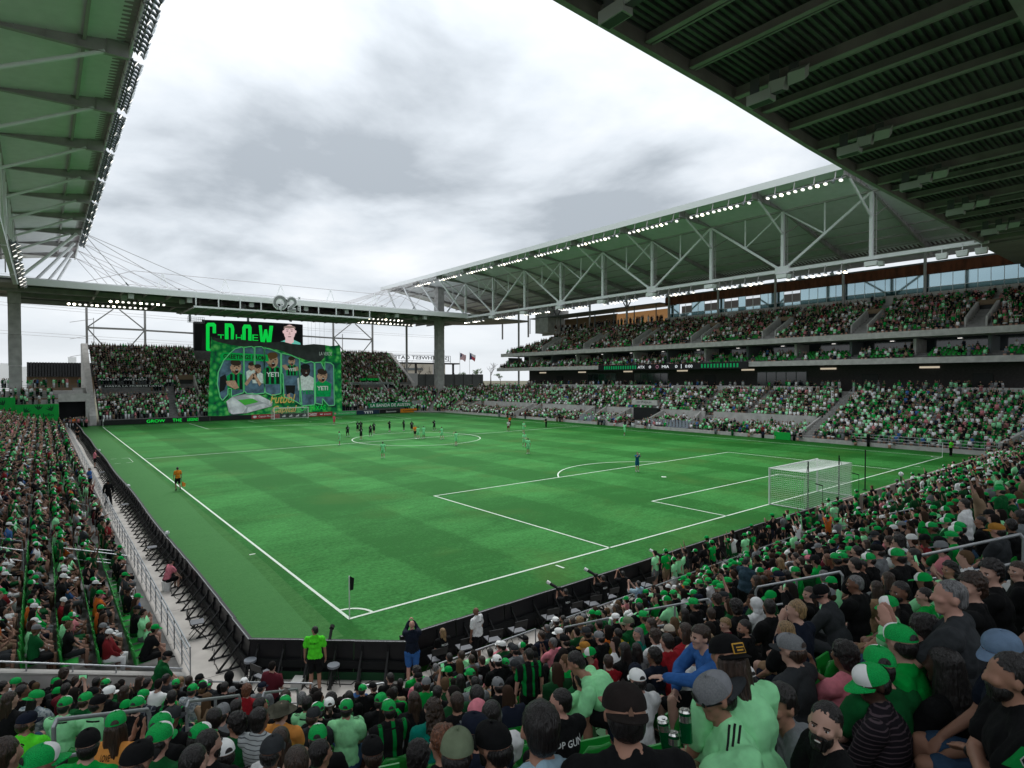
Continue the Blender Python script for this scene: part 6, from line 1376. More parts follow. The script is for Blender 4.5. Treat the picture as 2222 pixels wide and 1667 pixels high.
crop(1100, 1250, 640, """400 960 sd K sq 4 ; 560 780 sd M s 1; 760 650 sb R s 0; 985 790 w W s 4; 960 735 n C s; 970 560 ld Y s; 1100 610 cd N s; 830 440 sd L s 1; 590 540 t K s; 700 465 y K s; 600 430 q K s; 440 490 k K s; 390 425 w K s; 820 320 w K s; 920 355 v D s; 1030 310 G G s;
1080 370 lb K s; 1110 460 cb W s; 985 440 lg T sq 4; 1220 420 j K s; 1340 420 lb R s; 1290 520 sd K s; 1640 370 fl U sq 0; 1780 400 sd K sq 1; 1865 220 hW W s; 1970 240 zd K sj; 1530 290 sb K s; 1720 240 cd K s; 1640 160 q D u 4; 2090 420 ll K s; 1390 600 j W s;
1500 520 cl K s; 2190 275 sl N m 0; 2150 560 y C s; 990 240 sd K s; 690 225 zg K s; 830 185 zl Y c; 820 245 lb M s; 625 280 G K s; 370 275 w K s; 500 345 lb K c; 445 360 ld K s; 300 400 zg C s; 260 440 sb K s; 545 345 cl A s; 690 370 sd K s; 620 400 sd A s;
1095 45 G K s; 1155 55 G K s; 1240 35 G K s; 1065 95 G K s; 1120 105 G K s; 1255 140 g K s; 1195 190 g K s; 1350 75 G K s; 1405 140 g K s; 1340 12 g K s; 1410 215 G K s; 1515 45 G W s; 1665 50 G K s; 1610 95 G G s; 1210 65 sd K s; 1290 100 sd M s; 1450 190 w K s; 1330 290 ld K s; 1160 120 sd K s; 1450 60 g K s;
60 560 q Y s; 150 600 sd K s; 1800 760 wP K s; 1200 500 sd R s; 880 560 ld K s; 1440 90 sd K c; 1570 180 cb K s""")
crop(1820, 1180, 402, """270 280 sd K sq 1; 370 195 g K s; 720 160 g K s; 480 95 k Y s; 205 490 zg K s; 450 540 lb A sj; 590 430 lb K s; 740 590 sd K sq 2; 640 760 gL M aq 1; 1020 640 sd G s; 1050 860 cd P s 2; 780 1190 g G sj 0; 510 1270 g D sj; 1600 540 cb K sq;
1870 370 cd K cq 0; 2140 340 lb K sq 0; 30 620 k C lq 4; 650 1400 bd K s 2; 1350 330 Ld M oq 1; 140 90 G K s; 60 180 g K s; 900 150 sd K s; 230 100 sd K c""")
crop(1640, 1200, 582, """370 1000 v Y s; 400 800 yP K si; 350 450 sl K mq 0; 210 620 ll K s; 455 350 lb K pq 0; 560 200 cg H s; 330 160 g G s; 170 165 g K s; 250 190 sd C s; 530 140 g K c; 450 60 P K c; 640 55 g K s; 705 20 g G s; 820 100 sd K s; 60 230 sb K s; 90 180 sr K s; 760 870 cd P c 2; 200 200 n K s""")
crop(1780, 960, 442, """1150 530 g M C 1; 1310 590 ld M S; 1335 400 k J S; 1400 325 sd M A; 1570 420 ld K S; 1480 390 k D S; 1810 300 sd K S; 1895 400 sd J C 4; 2110 200 k M A 1; 2090 620 G D c; 2060 300 k J A; 1245 430 G K s; 1100 465 G K C; 1170 485 G M s; 1210 465 G W s; 860 525 G K s; 805 505 w K s; 600 580 G K s;
560 565 G K s; 518 578 G K s; 300 630 G K s; 545 605 w Y s; 635 635 sd Q s; 705 615 G Y s; 775 585 G D s; 870 610 g M s; 945 600 sd K s; 1060 530 sd K S; 282 735 G M s; 170 790 g D s; 145 745 w Y s; 370 750 ld K s; 210 745 sb K s; 450 665 w K s; 555 690 sd J C; 480 655 k K s; 760 830 q T C; 980 800 sd K s;
1205 830 y Y s; 1225 930 g D s; 1370 875 g D s; 1440 1035 G G s; 1480 975 g K s; 1520 935 g K s; 1540 645 G K s; 1545 690 sd W S; 1630 625 w Y s; 1630 685 G D s; 1425 650 t Y s; 1460 760 sb C l; 1930 965 t C s 4; 2070 910 sd K s 2; 2170 815 od Y s; 2195 600 zl W s; 855 1085 cd W s; 835 1025 zb M s; 745 1080 cb K s; 885 935 k M p;
600 1015 q N sq; 515 1015 G K s; 345 945 g C s; 430 975 sb W s; 510 910 sd U s; 550 880 w K s; 155 1000 n N s; 95 1045 w Y s; 230 985 k C s; 65 1090 g K s; 225 1060 sb K s; 335 1050 k K s; 130 1115 k K s; 290 1110 sd K s; 330 1195 G K s; 300 1250 g D s; 180 1275 g K s; 75 1270 lr K s; 510 1110 lb K p; 630 1170 k Y s; 550 1280 g M s;
455 1330 sd K sq 1; 590 1350 sd K s; 870 1255 g K s; 50 1385 g K s; 1050 1190 sd K s; 1330 1100 k D c; 1180 700 y Y s; 1740 870 sd K s; 1560 770 sb W s; 2150 420 G K s; 1940 540 G D S; 1690 310 sd K C; 1600 280 sb K s; 1500 300 g K c; 1390 560 sd K s""")
crop(1400, 1040, 440, """240 1060 G W s; 40 1195 G K s; 265 1160 sb K s; 460 1160 G K s; 430 1075 g K s; 690 1115 G G s; 690 985 g W s; 590 1180 sd Y s; 610 1020 w K s; 225 1335 g K s; 535 1255 G W s; 590 1310 n K s; 375 1220 k M s; 540 1385 G D s;
1320 585 G M S; 1440 575 G J S; 1525 545 sd K S; 1490 505 sg Y S; 1500 640 w K s; 1540 755 G K s; 1620 670 G M s; 1225 795 zl M s; 1350 820 G D s; 1400 795 G K s; 1450 825 w H s; 1515 845 w K s; 1370 865 zg K s; 1250 860 sd K s; 1665 810 k G s; 1740 535 sd J C; 1860 440 sd J S;
790 965 n W s; 900 1055 k K s; 975 945 n W s; 1565 1030 sb K s; 1470 1030 G K s; 1340 1060 cr K s; 1300 1120 sd K s; 1210 1110 lb K s; 1160 950 ld K s; 1470 910 ll K s; 1150 620 g C S; 1085 640 G D S; 1110 710 hK K S; 1030 720 sd K S; 955 690 sd M S; 1000 650 q Y s; 830 690 sd M S; 825 770 G D S; 750 760 G D S; 610 800 sd M Sq; 470 840 cd D S;
1960 590 k K s; 1700 900 sb K s; 1580 960 sd K s; 1290 650 G Y s; 1640 850 sd K s""")
crop(0, 1050, 420, """330 560 sd H H; 645 620 ld M s; 610 790 G K s; 370 740 zb C l; 640 130 w G S; 740 130 hM M S; 590 100 G W S; 1095 640 cd K H 0; 930 690 G W s; 1370 880 bd H s; 830 525 g K s; 630 560 G K s; 740 600 G D s; 1130 430 G M s; 1200 435 G W s; 1060 480 g K s; 1105 520 G A s; 1225 495 G I s;
1010 215 G K s; 1060 220 G U s; 610 340 G K s; 620 380 G M s; 430 325 G K s; 110 360 G P s; 380 1060 G K s; 390 1165 G T l; 330 1000 y K l; 290 1275 g G s; 360 1310 g D s; 680 1090 g K s; 720 1145 G K s; 1010 1165 g K s; 690 1230 ld K s; 810 1345 G W s; 700 1400 sd N s; 1400 1365 g G s; 1565 1470 sd I l 2; 1110 1490 cl Y s;
1480 1600 w W s; 1215 1640 g K s; 270 1370 pr Y sr; 1040 1400 k O s; 1250 1100 lb K a; 400 870 sd D l; 290 560 G K s; 350 545 sd K s; 90 555 G K s; 600 900 ld K s; 960 960 sb K s; 900 830 k R s; 720 1010 sd B l; 1290 1500 cd K s; 830 440 lb K s; 480 400 sd N s; 1200 640 lb K s; 1160 700 w H s; 640 1490 sd K s; 760 1500 lb K s; 60 690 lb K s; 100 800 sb K s""", 'L')
crop(0, 1370, 420, """200 130 sg O m 4; 255 30 straw Y s; 700 110 sd W s; 820 170 ld K s 1; 1160 140 g W sr; 1540 230 g D s; 1665 120 G K s; 1770 230 k D l; 1190 40 k J s; 20 20 sl L s""", 'L')
crop(0, 1370, 420, """1285 215 cd G S 1""", 'W')

STANDS = {'N': ((F40, F20, F0), zN, (-.9, .0)), 'L': ((FL,), zL, (0, 0))}
BEAR = {id(F40): 39.6, id(F20): 20.0, id(F0): 0.0, id(FL): 90.0, id(FR): 270.0, id(FF): 180.0, id(FFR): 225.0, id(FNR): 315.0}
def solve(px, py, stand, sit):
    facets, zf, _ = STANDS[stand]; H = 1.26 if sit else 1.68; best = None; d = ray(px, py)
    for f in facets:
        (n, c) = f
        for k in range(0, 26):
            D = k*TR+(.60 if sit else .45)-.05; den = n[0]*d.x+n[1]*d.y
            t = (c-D-n[0]*CP.x-n[1]*CP.y)/den if abs(den) > 1e-6 else -1
            if t < 1.75: continue
            p = CP+d*t
            if max(cc-nn[0]*p.x-nn[1]*p.y for nn, cc in facets)-D > .30: continue
            err = p.z-(zf(k)+H); 
            if best is None or (abs(err) < abs(best[0]) if sit else (abs(err) < .22 and (abs(best[0]) >= .22 or t > (best[1]-CP).length)) or (abs(best[0]) >= .22 and abs(err) < abs(best[0]))): best = (err, p, k, f, H)
    return best
CARD = ['one','two','three','four','five','six','seven','eight','nine','ten','eleven','twelve','thirteen','fourteen','fifteen','sixteen','seventeen','eighteen','nineteen','twenty']+['twenty-%d' % k for k in range(1, 9)]
placed = []   # (x, y, stand, row)
HAIRN = {'s': 'short', 'l': 'long', 'c': 'curly', 'z': 'cropped', 'f': 'straight', 'o': 'bobbed', 'p': 'tied back', 'b': 'bushy', 'L': 'long curly', 'd': 'dreadlocked', 'h': 'hood'}
HK = {'s': 'short', 'l': 'long', 'c': 'curly', 'z': 'buzz', 'f': 'fringe', 'o': 'bob', 'p': 'pony', 'b': 'curly', 'L': 'longcurly', 'd': 'dreads', 'h': 'hood'}
POSEN = {'c': 'clapping', 'C': 'standing and clapping', 'p': 'holding up a phone', 'P': 'standing with a phone', 'a': 'with folded arms', 'l': 'leaning forward', 'u': 'with one arm raised', 'm': 'with hand at mouth', 'o': 'reaching out a hand', 'S': 'standing', 'A': 'standing with arms up', 'H': 'standing side on', 's': 'seated'}
recs = []
for (px, py, tok, sh_, pose, ex, stand) in PEOPLE:
    code = pose[0]; sit = code.islower()
    if stand == 'W': b_ = hit(px, py, Y=-1.9); z = b_.z-1.64; recs.append(dict(p=V((b_.x, -1.9, z)), row=5, f=F40, sc=1.0, tok=tok, sh=sh_, pose=pose, ex=ex, stand='N', px=px, lab='young person with dark curly hair in a bright green shirt standing at the concrete wall')); continue
    s_ = solve(px, py, stand, sit)
    if s_ is None or abs(s_[0]) > .5: continue
    err, p, k, f, H = s_; zf = STANDS[stand][1]; sc = min(1.12, max(.90, 1.0+err/H))
    if any(abs(p.x-r['p'].x)+abs(p.y-r['p'].y) < .26 and r['row'] == k for r in recs): continue
    n, c = f; base = V((p.x-n[0]*.05, p.y-n[1]*.05, zf(k) if abs(err) > .2 else zf(k)+max(-.1, min(.1, err+1.30-1.235*sc if sit else err+1.72-1.64*sc))))
    recs.append(dict(p=base, row=k, f=f, sc=sc, tok=tok, sh=sh_, pose=pose, ex=ex, stand=stand, px=px, lab=None, err=err))
HERO = [  # hand modelled people in the nearest rows: px, py, build options, looks
 dict(z=3.3, h=(1553,1512), face=-58, kw=dict(lean=.22, hpitch=-.25, arms='lap', build=1.16, sleeves='short', armpts=[(-.13,.36,-.12),(.12,.34,-.16)], curl=.95), skin=1, shirt='M', bot='K', hair='under', hc='d', cap='y', back=True, beard=False, lab='man in grey cap and sunglasses, mint striped shirt, holding tall green cans', cans=True, glasses=True, stripes=1),
 dict(z=2.55, h=(1356,1552), face=30, kw=dict(lean=.12, hpitch=-.1, hyaw=-.15, arms='drink', build=1.22), skin=1, shirt='K', bot='K', hair='under', hc='d', cap='u', back=True, lab='man in brown black backward cap and black shirt in the bottom row', patch='small'),
 dict(z=2.65, h=(1172,1572), face=22, kw=dict(lean=.08, hyaw=-.1, arms='lap', build=1.0), skin=1, shirt='Q', bot='E', hair='short', hc='d', lab='large dark haired head seen from behind, pale blue collar, bottom middle'),
 dict(z=3.6, h=(1692,1500), face=-42, kw=dict(lean=.36, hpitch=-.12, hyaw=.55, htilt=.05, arms='knees', sleeves='long', hood=True), skin=1, shirt='Y', bot='C', hair='fringe', hc='d', facef=True, lab='man with straight black hair in a grey hooded top leaning forward, mouth open'),
 dict(z=3.0, h=(1789,1582), face=-48, kw=dict(lean=.16, hpitch=.10, hyaw=.85, htilt=-.10, arms='lap'), skin=0, shirt='K', bot='K', hair='short', hc='d', facef=True, beard=True, smile=True, lab='smiling bearded man in a black striped shirt looking back up'),
 dict(z=3.9, h=(1893,1482), face=-12, kw=dict(lean=.12, hyaw=.75, hpitch=-.2, arms='lap', build=1.25, sleeves='long'), skin=3, shirt='Z', bot='K', hair='under', hc='d', cap='g', facef=True, lab='man in a large green and white cap and dark pinstriped shirt holding a phone', phone=True),
 dict(z=3.1, h=(2190,1462), face=-25, kw=dict(lean=.12, hyaw=.1, arms='fold', build=1.15), skin=1, shirt='K', bot='A', hair='short', hc='d', beard=True, lab='man with folded arms in a black jersey with a green sleeve badge, bottom right', badge=True, watch=True),
 dict(z=3.5, h=(2175,1414), face=-20, kw=dict(lean=.1, hyaw=.9, arms='lap', build=1.1), skin=1, shirt='N', bot='E', hair='under', hc='b', cap='e', facef=True, lab='person in a faded denim cap facing left at the right edge'),
 dict(z=4.2, h=(2060,1298), face=-5, kw=dict(lean=.10, hyaw=.5, arms='clap', build=1.12), skin=4, shirt='C', bot='K', hair='buzz', hc='g', lab='grey haired man in a charcoal shirt clapping with a wristwatch', watch=True),
 dict(z=3.5, h=(1580,1428), face=18, kw=dict(lean=.3, hyaw=-.1, hpitch=-.2, arms='lap', build=1.16), skin=1, shirt='M', bot='K', hair='lunder', hc='b', cap='k', back=True, lab='broad man in mint shirt and black cap with a yellow edged patch', patch='box'),
 dict(z=4.0, h=(2046,1428), face=5, kw=dict(lean=.06, arms='lap'), skin=3, shirt='K', bot='K', hair='dreads', hc='d', lab='person with long black dreadlocks seen from behind'),
 dict(z=6.3, h=(1520,1362), face=-62, kw=dict(lean=.3, hyaw=.1, arms='point', sleeves='long', hood=True, armpts=[(-.10,.52,.04),(.12,.3,-.2)]), skin=0, shirt='B', bot='K', hair='fringe', hc='b', facef=True, lab='boy in a blue hoodie stretching one arm out to point left'),
 dict(z=6.8, h=(1250,1440), face=-40, kw=dict(lean=.95, hpitch=-.5, arms='knees', build=1.25), skin=1, shirt='M', bot='K', hair='short', hc='d', lab='person in mint shirt bending far forward across the seats'),
 dict(z=6.6, h=(1034,1512), face=20, kw=dict(lean=.12, arms='lap', sleeves='long', hood=True, build=1.1), skin=0, shirt='Y', bot='K', hair='short', hc='d', lab='person with dark hair in a pale grey hooded sweatshirt seen from behind'),
]
NOH = [(h['h'][0], h['h'][1]) for h in HERO]
recs = [r for r in recs if not any(abs(r['px']-a) < 16 and False for a, b_ in NOH)]
# order along each row gives every label its own place
def along(r): n, c = r['f']; return r['p'].x*n[1]-r['p'].y*n[0]
for st in ('N', 'L'):
    rows = {}
    for r in recs:
        if r['stand'] == st: rows.setdefault(r['row'], []).append(r)
    for k, L__ in rows.items():
        L__.sort(key=(lambda r: r['px']))
        for i, r in enumerate(L__): r['i'] = i
recs.sort(key=lambda r: (r['p']-CP).length)
recs = recs[:300-len(HERO)-45]
cnt = 0
for r in recs:
    tok, pose, ex = r['tok'], r['pose'], r['ex']; code = pose[0]; hd = pose[1] if len(pose) > 1 else ''
    cap = back = None; beard = False; hat = None; hk = None; hc = HC['d']; rr = random.Random(cnt*13+5); cnt += 1
    back = '<' in tok; lngh = 'L' in tok and tok[0] in CAPC; pon = tok.endswith('P') and tok[0] in CAPC and len(tok) > 1
    t0 = tok.replace('<', '')
    if t0 in ('olive', 'straw'): hat = t0; hk = 'under'; hn = 'olive wide brimmed hat' if t0 == 'olive' else 'straw hat'; hc = HC['b']
    elif len(t0) == 1 or (t0[0] in CAPC and t0[1:] in ('L', 'P')):
        cap = t0[0] if t0[0] in CAPC else 'G'; hk = 'lunder' if lngh else ('punder' if pon else 'under'); hc = HC[rr.choice('dddb')]; hn = CAPC[cap][2]
    elif t0 == 'zz': hn = 'bald head'
    elif t0[0] == 'h': hk = 'hood'; hc = CL[t0[1]]; hn = CN[t0[1]]+' hood'
    else: hk = HK[t0[0]]; hc = HC[t0[1]]; hn = '%s %s hair' % (HAIRN[t0[0]], HCN[t0[1]])
    if rr.random() < .18 and hk in ('short', 'buzz', 'under'): beard = True
    skin = SKN[int(ex)] if ex.isdigit() else SKN[rr.choice([0, 0, 0, 1, 1, 4, 2])]
    shc = CL[r['sh']]; sl = 'none' if r['sh'] == 'T' and code == 's' else ('long' if hk == 'hood' or (rr.random() < .12 and r['sh'] in 'KCN') else 'short')
    bt = 'shorts' if rr.random() < .55 else 'long'
    key = (code, hd if hd else rr.choice(['', '', '', 'i', 'j']), bt if code.islower() else 'shorts', 'short' if sl == 'none' else sl)
    if code in 'sS' and not hd and key[1] == '': key = (code, '', key[2], key[3])
    B = variant(key); bear = BEAR[id(r['f'])]+rr.uniform(-9, 9)
    if r['stand'] == 'L' and code in 'S': bear += rr.choice([0, 0, -60])
    lab = r['lab'] or 'person in %s shirt and %s %s, %s stand row %s, %s from left' % (CN[r['sh']], hn, POSEN.get(code, 'seated'), 'left' if r['stand'] == 'L' else 'near', CARD[r['row']], nth(r.get('i', 0)))
    if not r['lab']: lab = lab.replace(' seated', '') 
    w_ = lab.split()
    if len(w_) > 16: lab = lab.replace('person in ', '').replace('wide brimmed ', '').replace('standing with', 'with'); w_ = lab.split()
    if len(w_) > 16: lab = lab.replace(' stand row', ' row').replace(' shirt and', ' and')
    if len(lab.split()) > 16: lab = lab.replace('and green tie dye', 'tie dye').replace(' with one', ' one')
    o, so_ = put_person(B, r['p'], bear, r['sc'], skin, shc, rr.choice(BOT), hk, hc, cap, back, lab, 'spectators in the left stand' if r['stand'] == 'L' else 'spectators in the near stand', beard, hd in 'qr' or r['stand'] == 'L', hat)
    if r['sh'] in 'MJW' and r['sh'] != 'W' and (r['p']-CP).length < 16 and rr.random() < .8: kit_trim(B, so_)
    if code in 'pPo' and not r['lab']:
        wr = B['joints'][-1][2]; hd_ = B['joints'][-1][3]; q = Matrix.Translation(r['p']) @ Matrix.Rotation(-R(bear), 4, 'Z') @ Matrix.Scale(r['sc'], 4) @ (wr+hd_*.09+V((.04, .0, .02)))
        g_ = MB(); g_.box((0, 0, 0), (.075, .010, .15), BLACK); g_.box((0, -.0062, 0), (.066, .002, .135), mat('phone screen', (.1,.3,.15), .1, emit=(.10,.32,.16), es=.6)); c = g_.obj('phone'); c.location = q; c.rotation_euler = (R(-15), R(90 if code == 'p' else 0), -R(bear)); tag(c, 'phone held by person in %s shirt, %s stand row %s, %s from left' % (CN[r['sh']], 'left' if r['stand'] == 'L' else 'near', CARD[r['row']], nth(r.get('i', 0))), 'phone')
    r['o'] = o; r['B'] = B; r['so'] = so_; placed.append((r['p'].x, r['p'].y, r['p'].z))
    if r['sh'] == 'o': print_on(so_, B, 'LOVE\nUNITES', .11, CL['K'], .12, dz=.06)
PRINTS = [((625,1600), 'CHILL', .04, 'N')]
def near_rec(px, py, rad=14):
    b_ = None
    for r in recs:
        if 'o' not in r: continue
        q = project(r['p']+V((0,0,1.22*r['sc'] if r['pose'][0].islower() else 1.65))); d = math.hypot(q[0]-px, q[1]-py)
        if d < rad and (b_ is None or d < b_[0]): b_ = (d, r)
    return b_[1] if b_ else None
for px, py, tx, h, wd, mk in ((1216,1528,'TOP GUN',.055,.30,'W'), (866,1505,'DISAPPOINTED',.04,.3,'W'), (1099,1442,'CHILL',.045,.2,'W'), (1320,1438,'AUSTIN',.035,.22,'W'), (954,1478,'MESSI',.05,.24,'K')):
    r = near_rec(px, py, 22)
    if r: print_on(r['so'], r['B'], tx, h, CL[mk], wd, dz=.03)
# ---- the nearest people, built singly
for hi, hdt in enumerate(HERO):
    s_ = solve(*hdt['h'], 'N', True); err, p, k, f, H = s_
    if 'z' in hdt:
        d = ray(*hdt['h']); p = CP+d*(hdt['z']/d.dot(CF)); D_ = max(c-n[0]*p.x-n[1]*p.y for n, c in (F40, F20, F0)); k = max(0, int((D_-.1)/TR))
    kw = dict(sit=True, voxel=.0105); kw.update(hdt['kw'])
    if hdt.get('cans'):
        B = make_body(**dict(kw, voxel=.05)); hc_ = B['head'].translation; offs = Matrix.Rotation(-R(hdt['face']), 3, 'Z') @ V((hc_.x, hc_.y, 0)); M = Matrix.Translation(V((p.x-offs.x, p.y-offs.y, p.z-hc_.z))) @ Matrix.Rotation(-R(hdt['face']), 4, 'Z')
        tg = [CP+ray(1418, 1655)*(3.35/ray(1418, 1655).dot(CF)), CP+ray(1503, 1640)*(3.25/ray(1503, 1640).dot(CF))]; kw['armpts'] = [tuple((M.inverted() @ q)-B['chest']) for q in tg]
    B = make_body(**kw)
    hc_ = B['head'].translation; bear = hdt['face'] if True else 0
    offs = Matrix.Rotation(-R(bear), 3, 'Z') @ V((hc_.x, hc_.y, 0)); sc = min(1.12, max(.96, (p.z-zN(k))/hc_.z))
    base = V((p.x-offs.x*sc, p.y-offs.y*sc, p.z-hc_.z*sc)) if abs(p.z-zN(k)-hc_.z*sc) > .12 else V((p.x-offs.x*sc, p.y-offs.y*sc, zN(k)))
    o, so_ = put_person(B, base, bear, sc, SKN[hdt['skin']], CL[hdt['shirt']], CL[hdt['bot']], hdt['hair'], HC[hdt['hc']], hdt.get('cap'), hdt.get('back', False), hdt['lab'], None, hdt.get('beard', False), hdt.get('facef', False))
    placed.append((base.x, base.y, base.z)); hdt['o'] = o; hdt['B'] = B
    for ol in list(recs):
        if 'o' in ol and (ol['p']-base).length < .30 and ol['row'] == k: pass
    M = Matrix.Translation(base) @ Matrix.Rotation(-R(bear), 4, 'Z') @ Matrix.Scale(sc, 4)
    if hdt.get('cans'):
        CAN = MB(); CG = mat('can green', (.0,.10,.03), .25, metal=.5); CS = mat('can silver', (.5,.5,.48), .2, metal=.9)
        CAN.tube((0,0,-.085), (0,0,.070), .0335, CG, n=20); CAN.tube((0,0,.070), (0,0,.082), .0335, CS, r2=.027, n=20); CAN.tube((0,0,.082), (0,0,.085), .028, CS, n=20); CAN.tube((0,0,-.095), (0,0,-.085), .027, CS, r2=.0335, n=20); CAN.tube((0,0,.02), (0,0,.055), .0338, CS, n=20); CAN.ball((0, -.008, .087), (.009, .012, .002), CS, 8, 4)
        cm = CAN.mesh('drink_can', False)
        for j, (s, dx, nm) in enumerate(((-1, 0, 'left'), (1, 0, 'right'), (1, .072, 'middle'))):
            px_, py_, pz_ = ((1443,1591,3.32), (1487.6,1574,3.25), (1463,1623,3.28))[j]; q = CP+ray(px_, py_)*(pz_/ray(px_, py_).dot(CF))
            c = inst(cm, 'drink_can', None, q, (R(-8), R(6*s), 0)); tag(c, 'tall green and silver drink can held by the grey capped man, %s one' % nm, 'can')
    if hdt.get('glasses'):
        g_ = MB(); g_.bar((-.078,-.01,.012), (-.072,.085,.016), .004, .008, BLACK); g_.bar((.078,-.01,.012), (.072,.085,.016), .004, .008, BLACK)
        for s in (-1, 1): g_.ball((s*.033, .088, .010), (.028, .008, .020), mat('dark lens', (.01,.01,.012), .08, spec=.8), 12, 6)
        q = bpy.data.objects.new('sunglasses', g_.mesh('sunglasses')); COL.objects.link(q); q.matrix_world = M @ B['head']; tag(q, 'black sunglasses worn by the man in the grey cap', 'sunglasses')
    if hdt.get('stripes'):
        sm = B['shirt']; bvh = BVHTree.FromPolygons([v.co for v in sm.vertices], [tuple(pp.vertices) for pp in sm.polygons]); g_ = MB()
        for s in (-1, 1):
            for j in range(3):
                pts = []
                for q in range(15):
                    t_ = q/14; a = B['neck']+V((s*(.075+.020*0), -.01, 0)); e_ = B['sh'][s].lerp(B['joints'][s][1], .30); c = a.lerp(e_, t_)+V((0, (j-1)*.028-.01, .25)); r_ = bvh.ray_cast(c, V((0, 0, -1)))
                    if r_[0]: pts.append(r_[0]+r_[1]*.002)
                for a, b_ in zip(pts, pts[1:]): g_.bar(a, b_, .011, .003, BLACKM)
        g_.obj('stripes', so_)
    if hdt.get('patch') == 'box':
        g_ = MB(); YE = mat('patch edge', (.55,.30,.04), .8); g_.prism([(-.036,-.106,.050),(.036,-.106,.050),(.034,-.090,.098),(-.034,-.090,.098)], (0,-.004,0), YE); g_.prism([(-.031,-.111,.055),(.031,-.111,.055),(.029,-.096,.093),(-.029,-.096,.093)], (0,-.002,0), BLACKM)
        for q, tx in enumerate(('SUMMER', 'GROVE')): pass
        g_.bar((-.022,-.1125,.082), (.022,-.1125,.082), .002, .006, YE); g_.bar((-.018,-.1135,.068), (.018,-.1135,.068), .002, .008, YE)
        q = bpy.data.objects.new('patch', g_.mesh('patch')); COL.objects.link(q); q.parent = o; q.matrix_local = B['head']
    if hdt.get('patch') == 'small':
        g_ = MB(); g_.prism([(-.008,-.112,.035),(.006,-.112,.030),(.010,-.108,.055),(.002,-.102,.078),(-.010,-.106,.060)], (0,-.003,0), mat('copper print', (.16,.09,.06), .7)); q = bpy.data.objects.new('patch', g_.mesh('patch')); COL.objects.link(q); q.parent = o; q.matrix_local = B['head']
    if hdt.get('watch'):
        for s in (-1,):
            a, el, wr, hd = B['joints'][s]; d_ = (wr-el).normalized(); g_ = MB(); g_.tube(wr-d_*.035, wr-d_*.012, .034, BLACK, n=14); g_.tube(wr-d_*.022+V((0,0,.028)), wr-d_*.022+V((0,0,.040)), .019, BLACK, n=14); g_.tube(wr-d_*.022+V((0,0,.040)), wr-d_*.022+V((0,0,.041)), .015, CL['Y'], n=14)
            q = g_.obj('wristwatch', o)
    if hdt.get('badge'):
        sm = B['shirt']; bvh = BVHTree.FromPolygons([v.co for v in sm.vertices], [tuple(pp.vertices) for pp in sm.polygons]); a, el, wr, hd = B['joints'][-1]
        g_ = MB(); ax = (el-a).normalized(); o_ = a.lerp(el, .30)
        def lay(u0, pts_, m__, off):
            vs = []
            for (u, w__) in pts_:
                c = o_+ax*u*-1+V((-.4, 0, 0)); c = o_+ax*(-u)+V((0, w__, 0))+V((-.35, 0, .12)); r_ = bvh.ray_cast(c, (o_+ax*(-u)+V((0, w__*.8, 0))-c).normalized()); 
                vs.append(r_[0]+r_[1]*off if r_[0] else o_)
            return vs
        grid = [(-.07+.02*i_, -.06+.02*j_) for i_ in range(8) for j_ in range(7)]; vs = lay(0, grid, None, .002); g_.add(vs, [(i_*7+j_, i_*7+j_+1, (i_+1)*7+j_+1, (i_+1)*7+j_) for i_ in range(7) for j_ in range(6)], mat('jersey green panel', (.0,.27,.05), .85))
        sh_p = [(-.035,-.028),(-.035,.028),(.005,.030),(.040,0),(.005,-.030)]; vs = lay(0, [(-.0-u, w__) for u, w__ in sh_p], None, .0045); g_.add(vs, [(0,1,2,3,4)], mat('badge white', (.6,.62,.62), .7)); vs = lay(0, [(-u*.8, w__*.8) for u, w__ in sh_p], None, .006); g_.add(vs, [(0,1,2,3,4)], BLACKM); vs = lay(0, [(-u*.8, w__*.8) for u, w__ in (sh_p[0], sh_p[4], sh_p[3])], None, .0068); g_.add(vs, [(0,1,2)], mat('jersey green panel', (0,)*3))
        g_.obj('sleeve_badge', so_)
    if hdt.get('phone'):
        a, el, wr, hd = B['joints'][-1]; q = M @ (wr+hd*.09+V((0, .03, .045))); g_ = MB(); g_.box((0,0,0), (.075,.009,.15), WHITE); g_.box((0,-.006,0), (.068,.002,.13), mat('phone glass', (.05,.055,.06), .08)); c = g_.obj('phone'); c.location = q; c.rotation_euler = (R(-50), 0, R(30)); tag(c, 'white phone held by the man in the pinstriped shirt', 'phone')
    if hdt.get('smile'):
        g_ = MB(); g_.ball((0, .099, -.050), (.016, .003, .005), mat('teeth', (.6,.58,.54), .4), 10, 5); q = bpy.data.objects.new('teeth', g_.mesh('teeth')); COL.objects.link(q); q.parent = o; q.matrix_local = B['head']
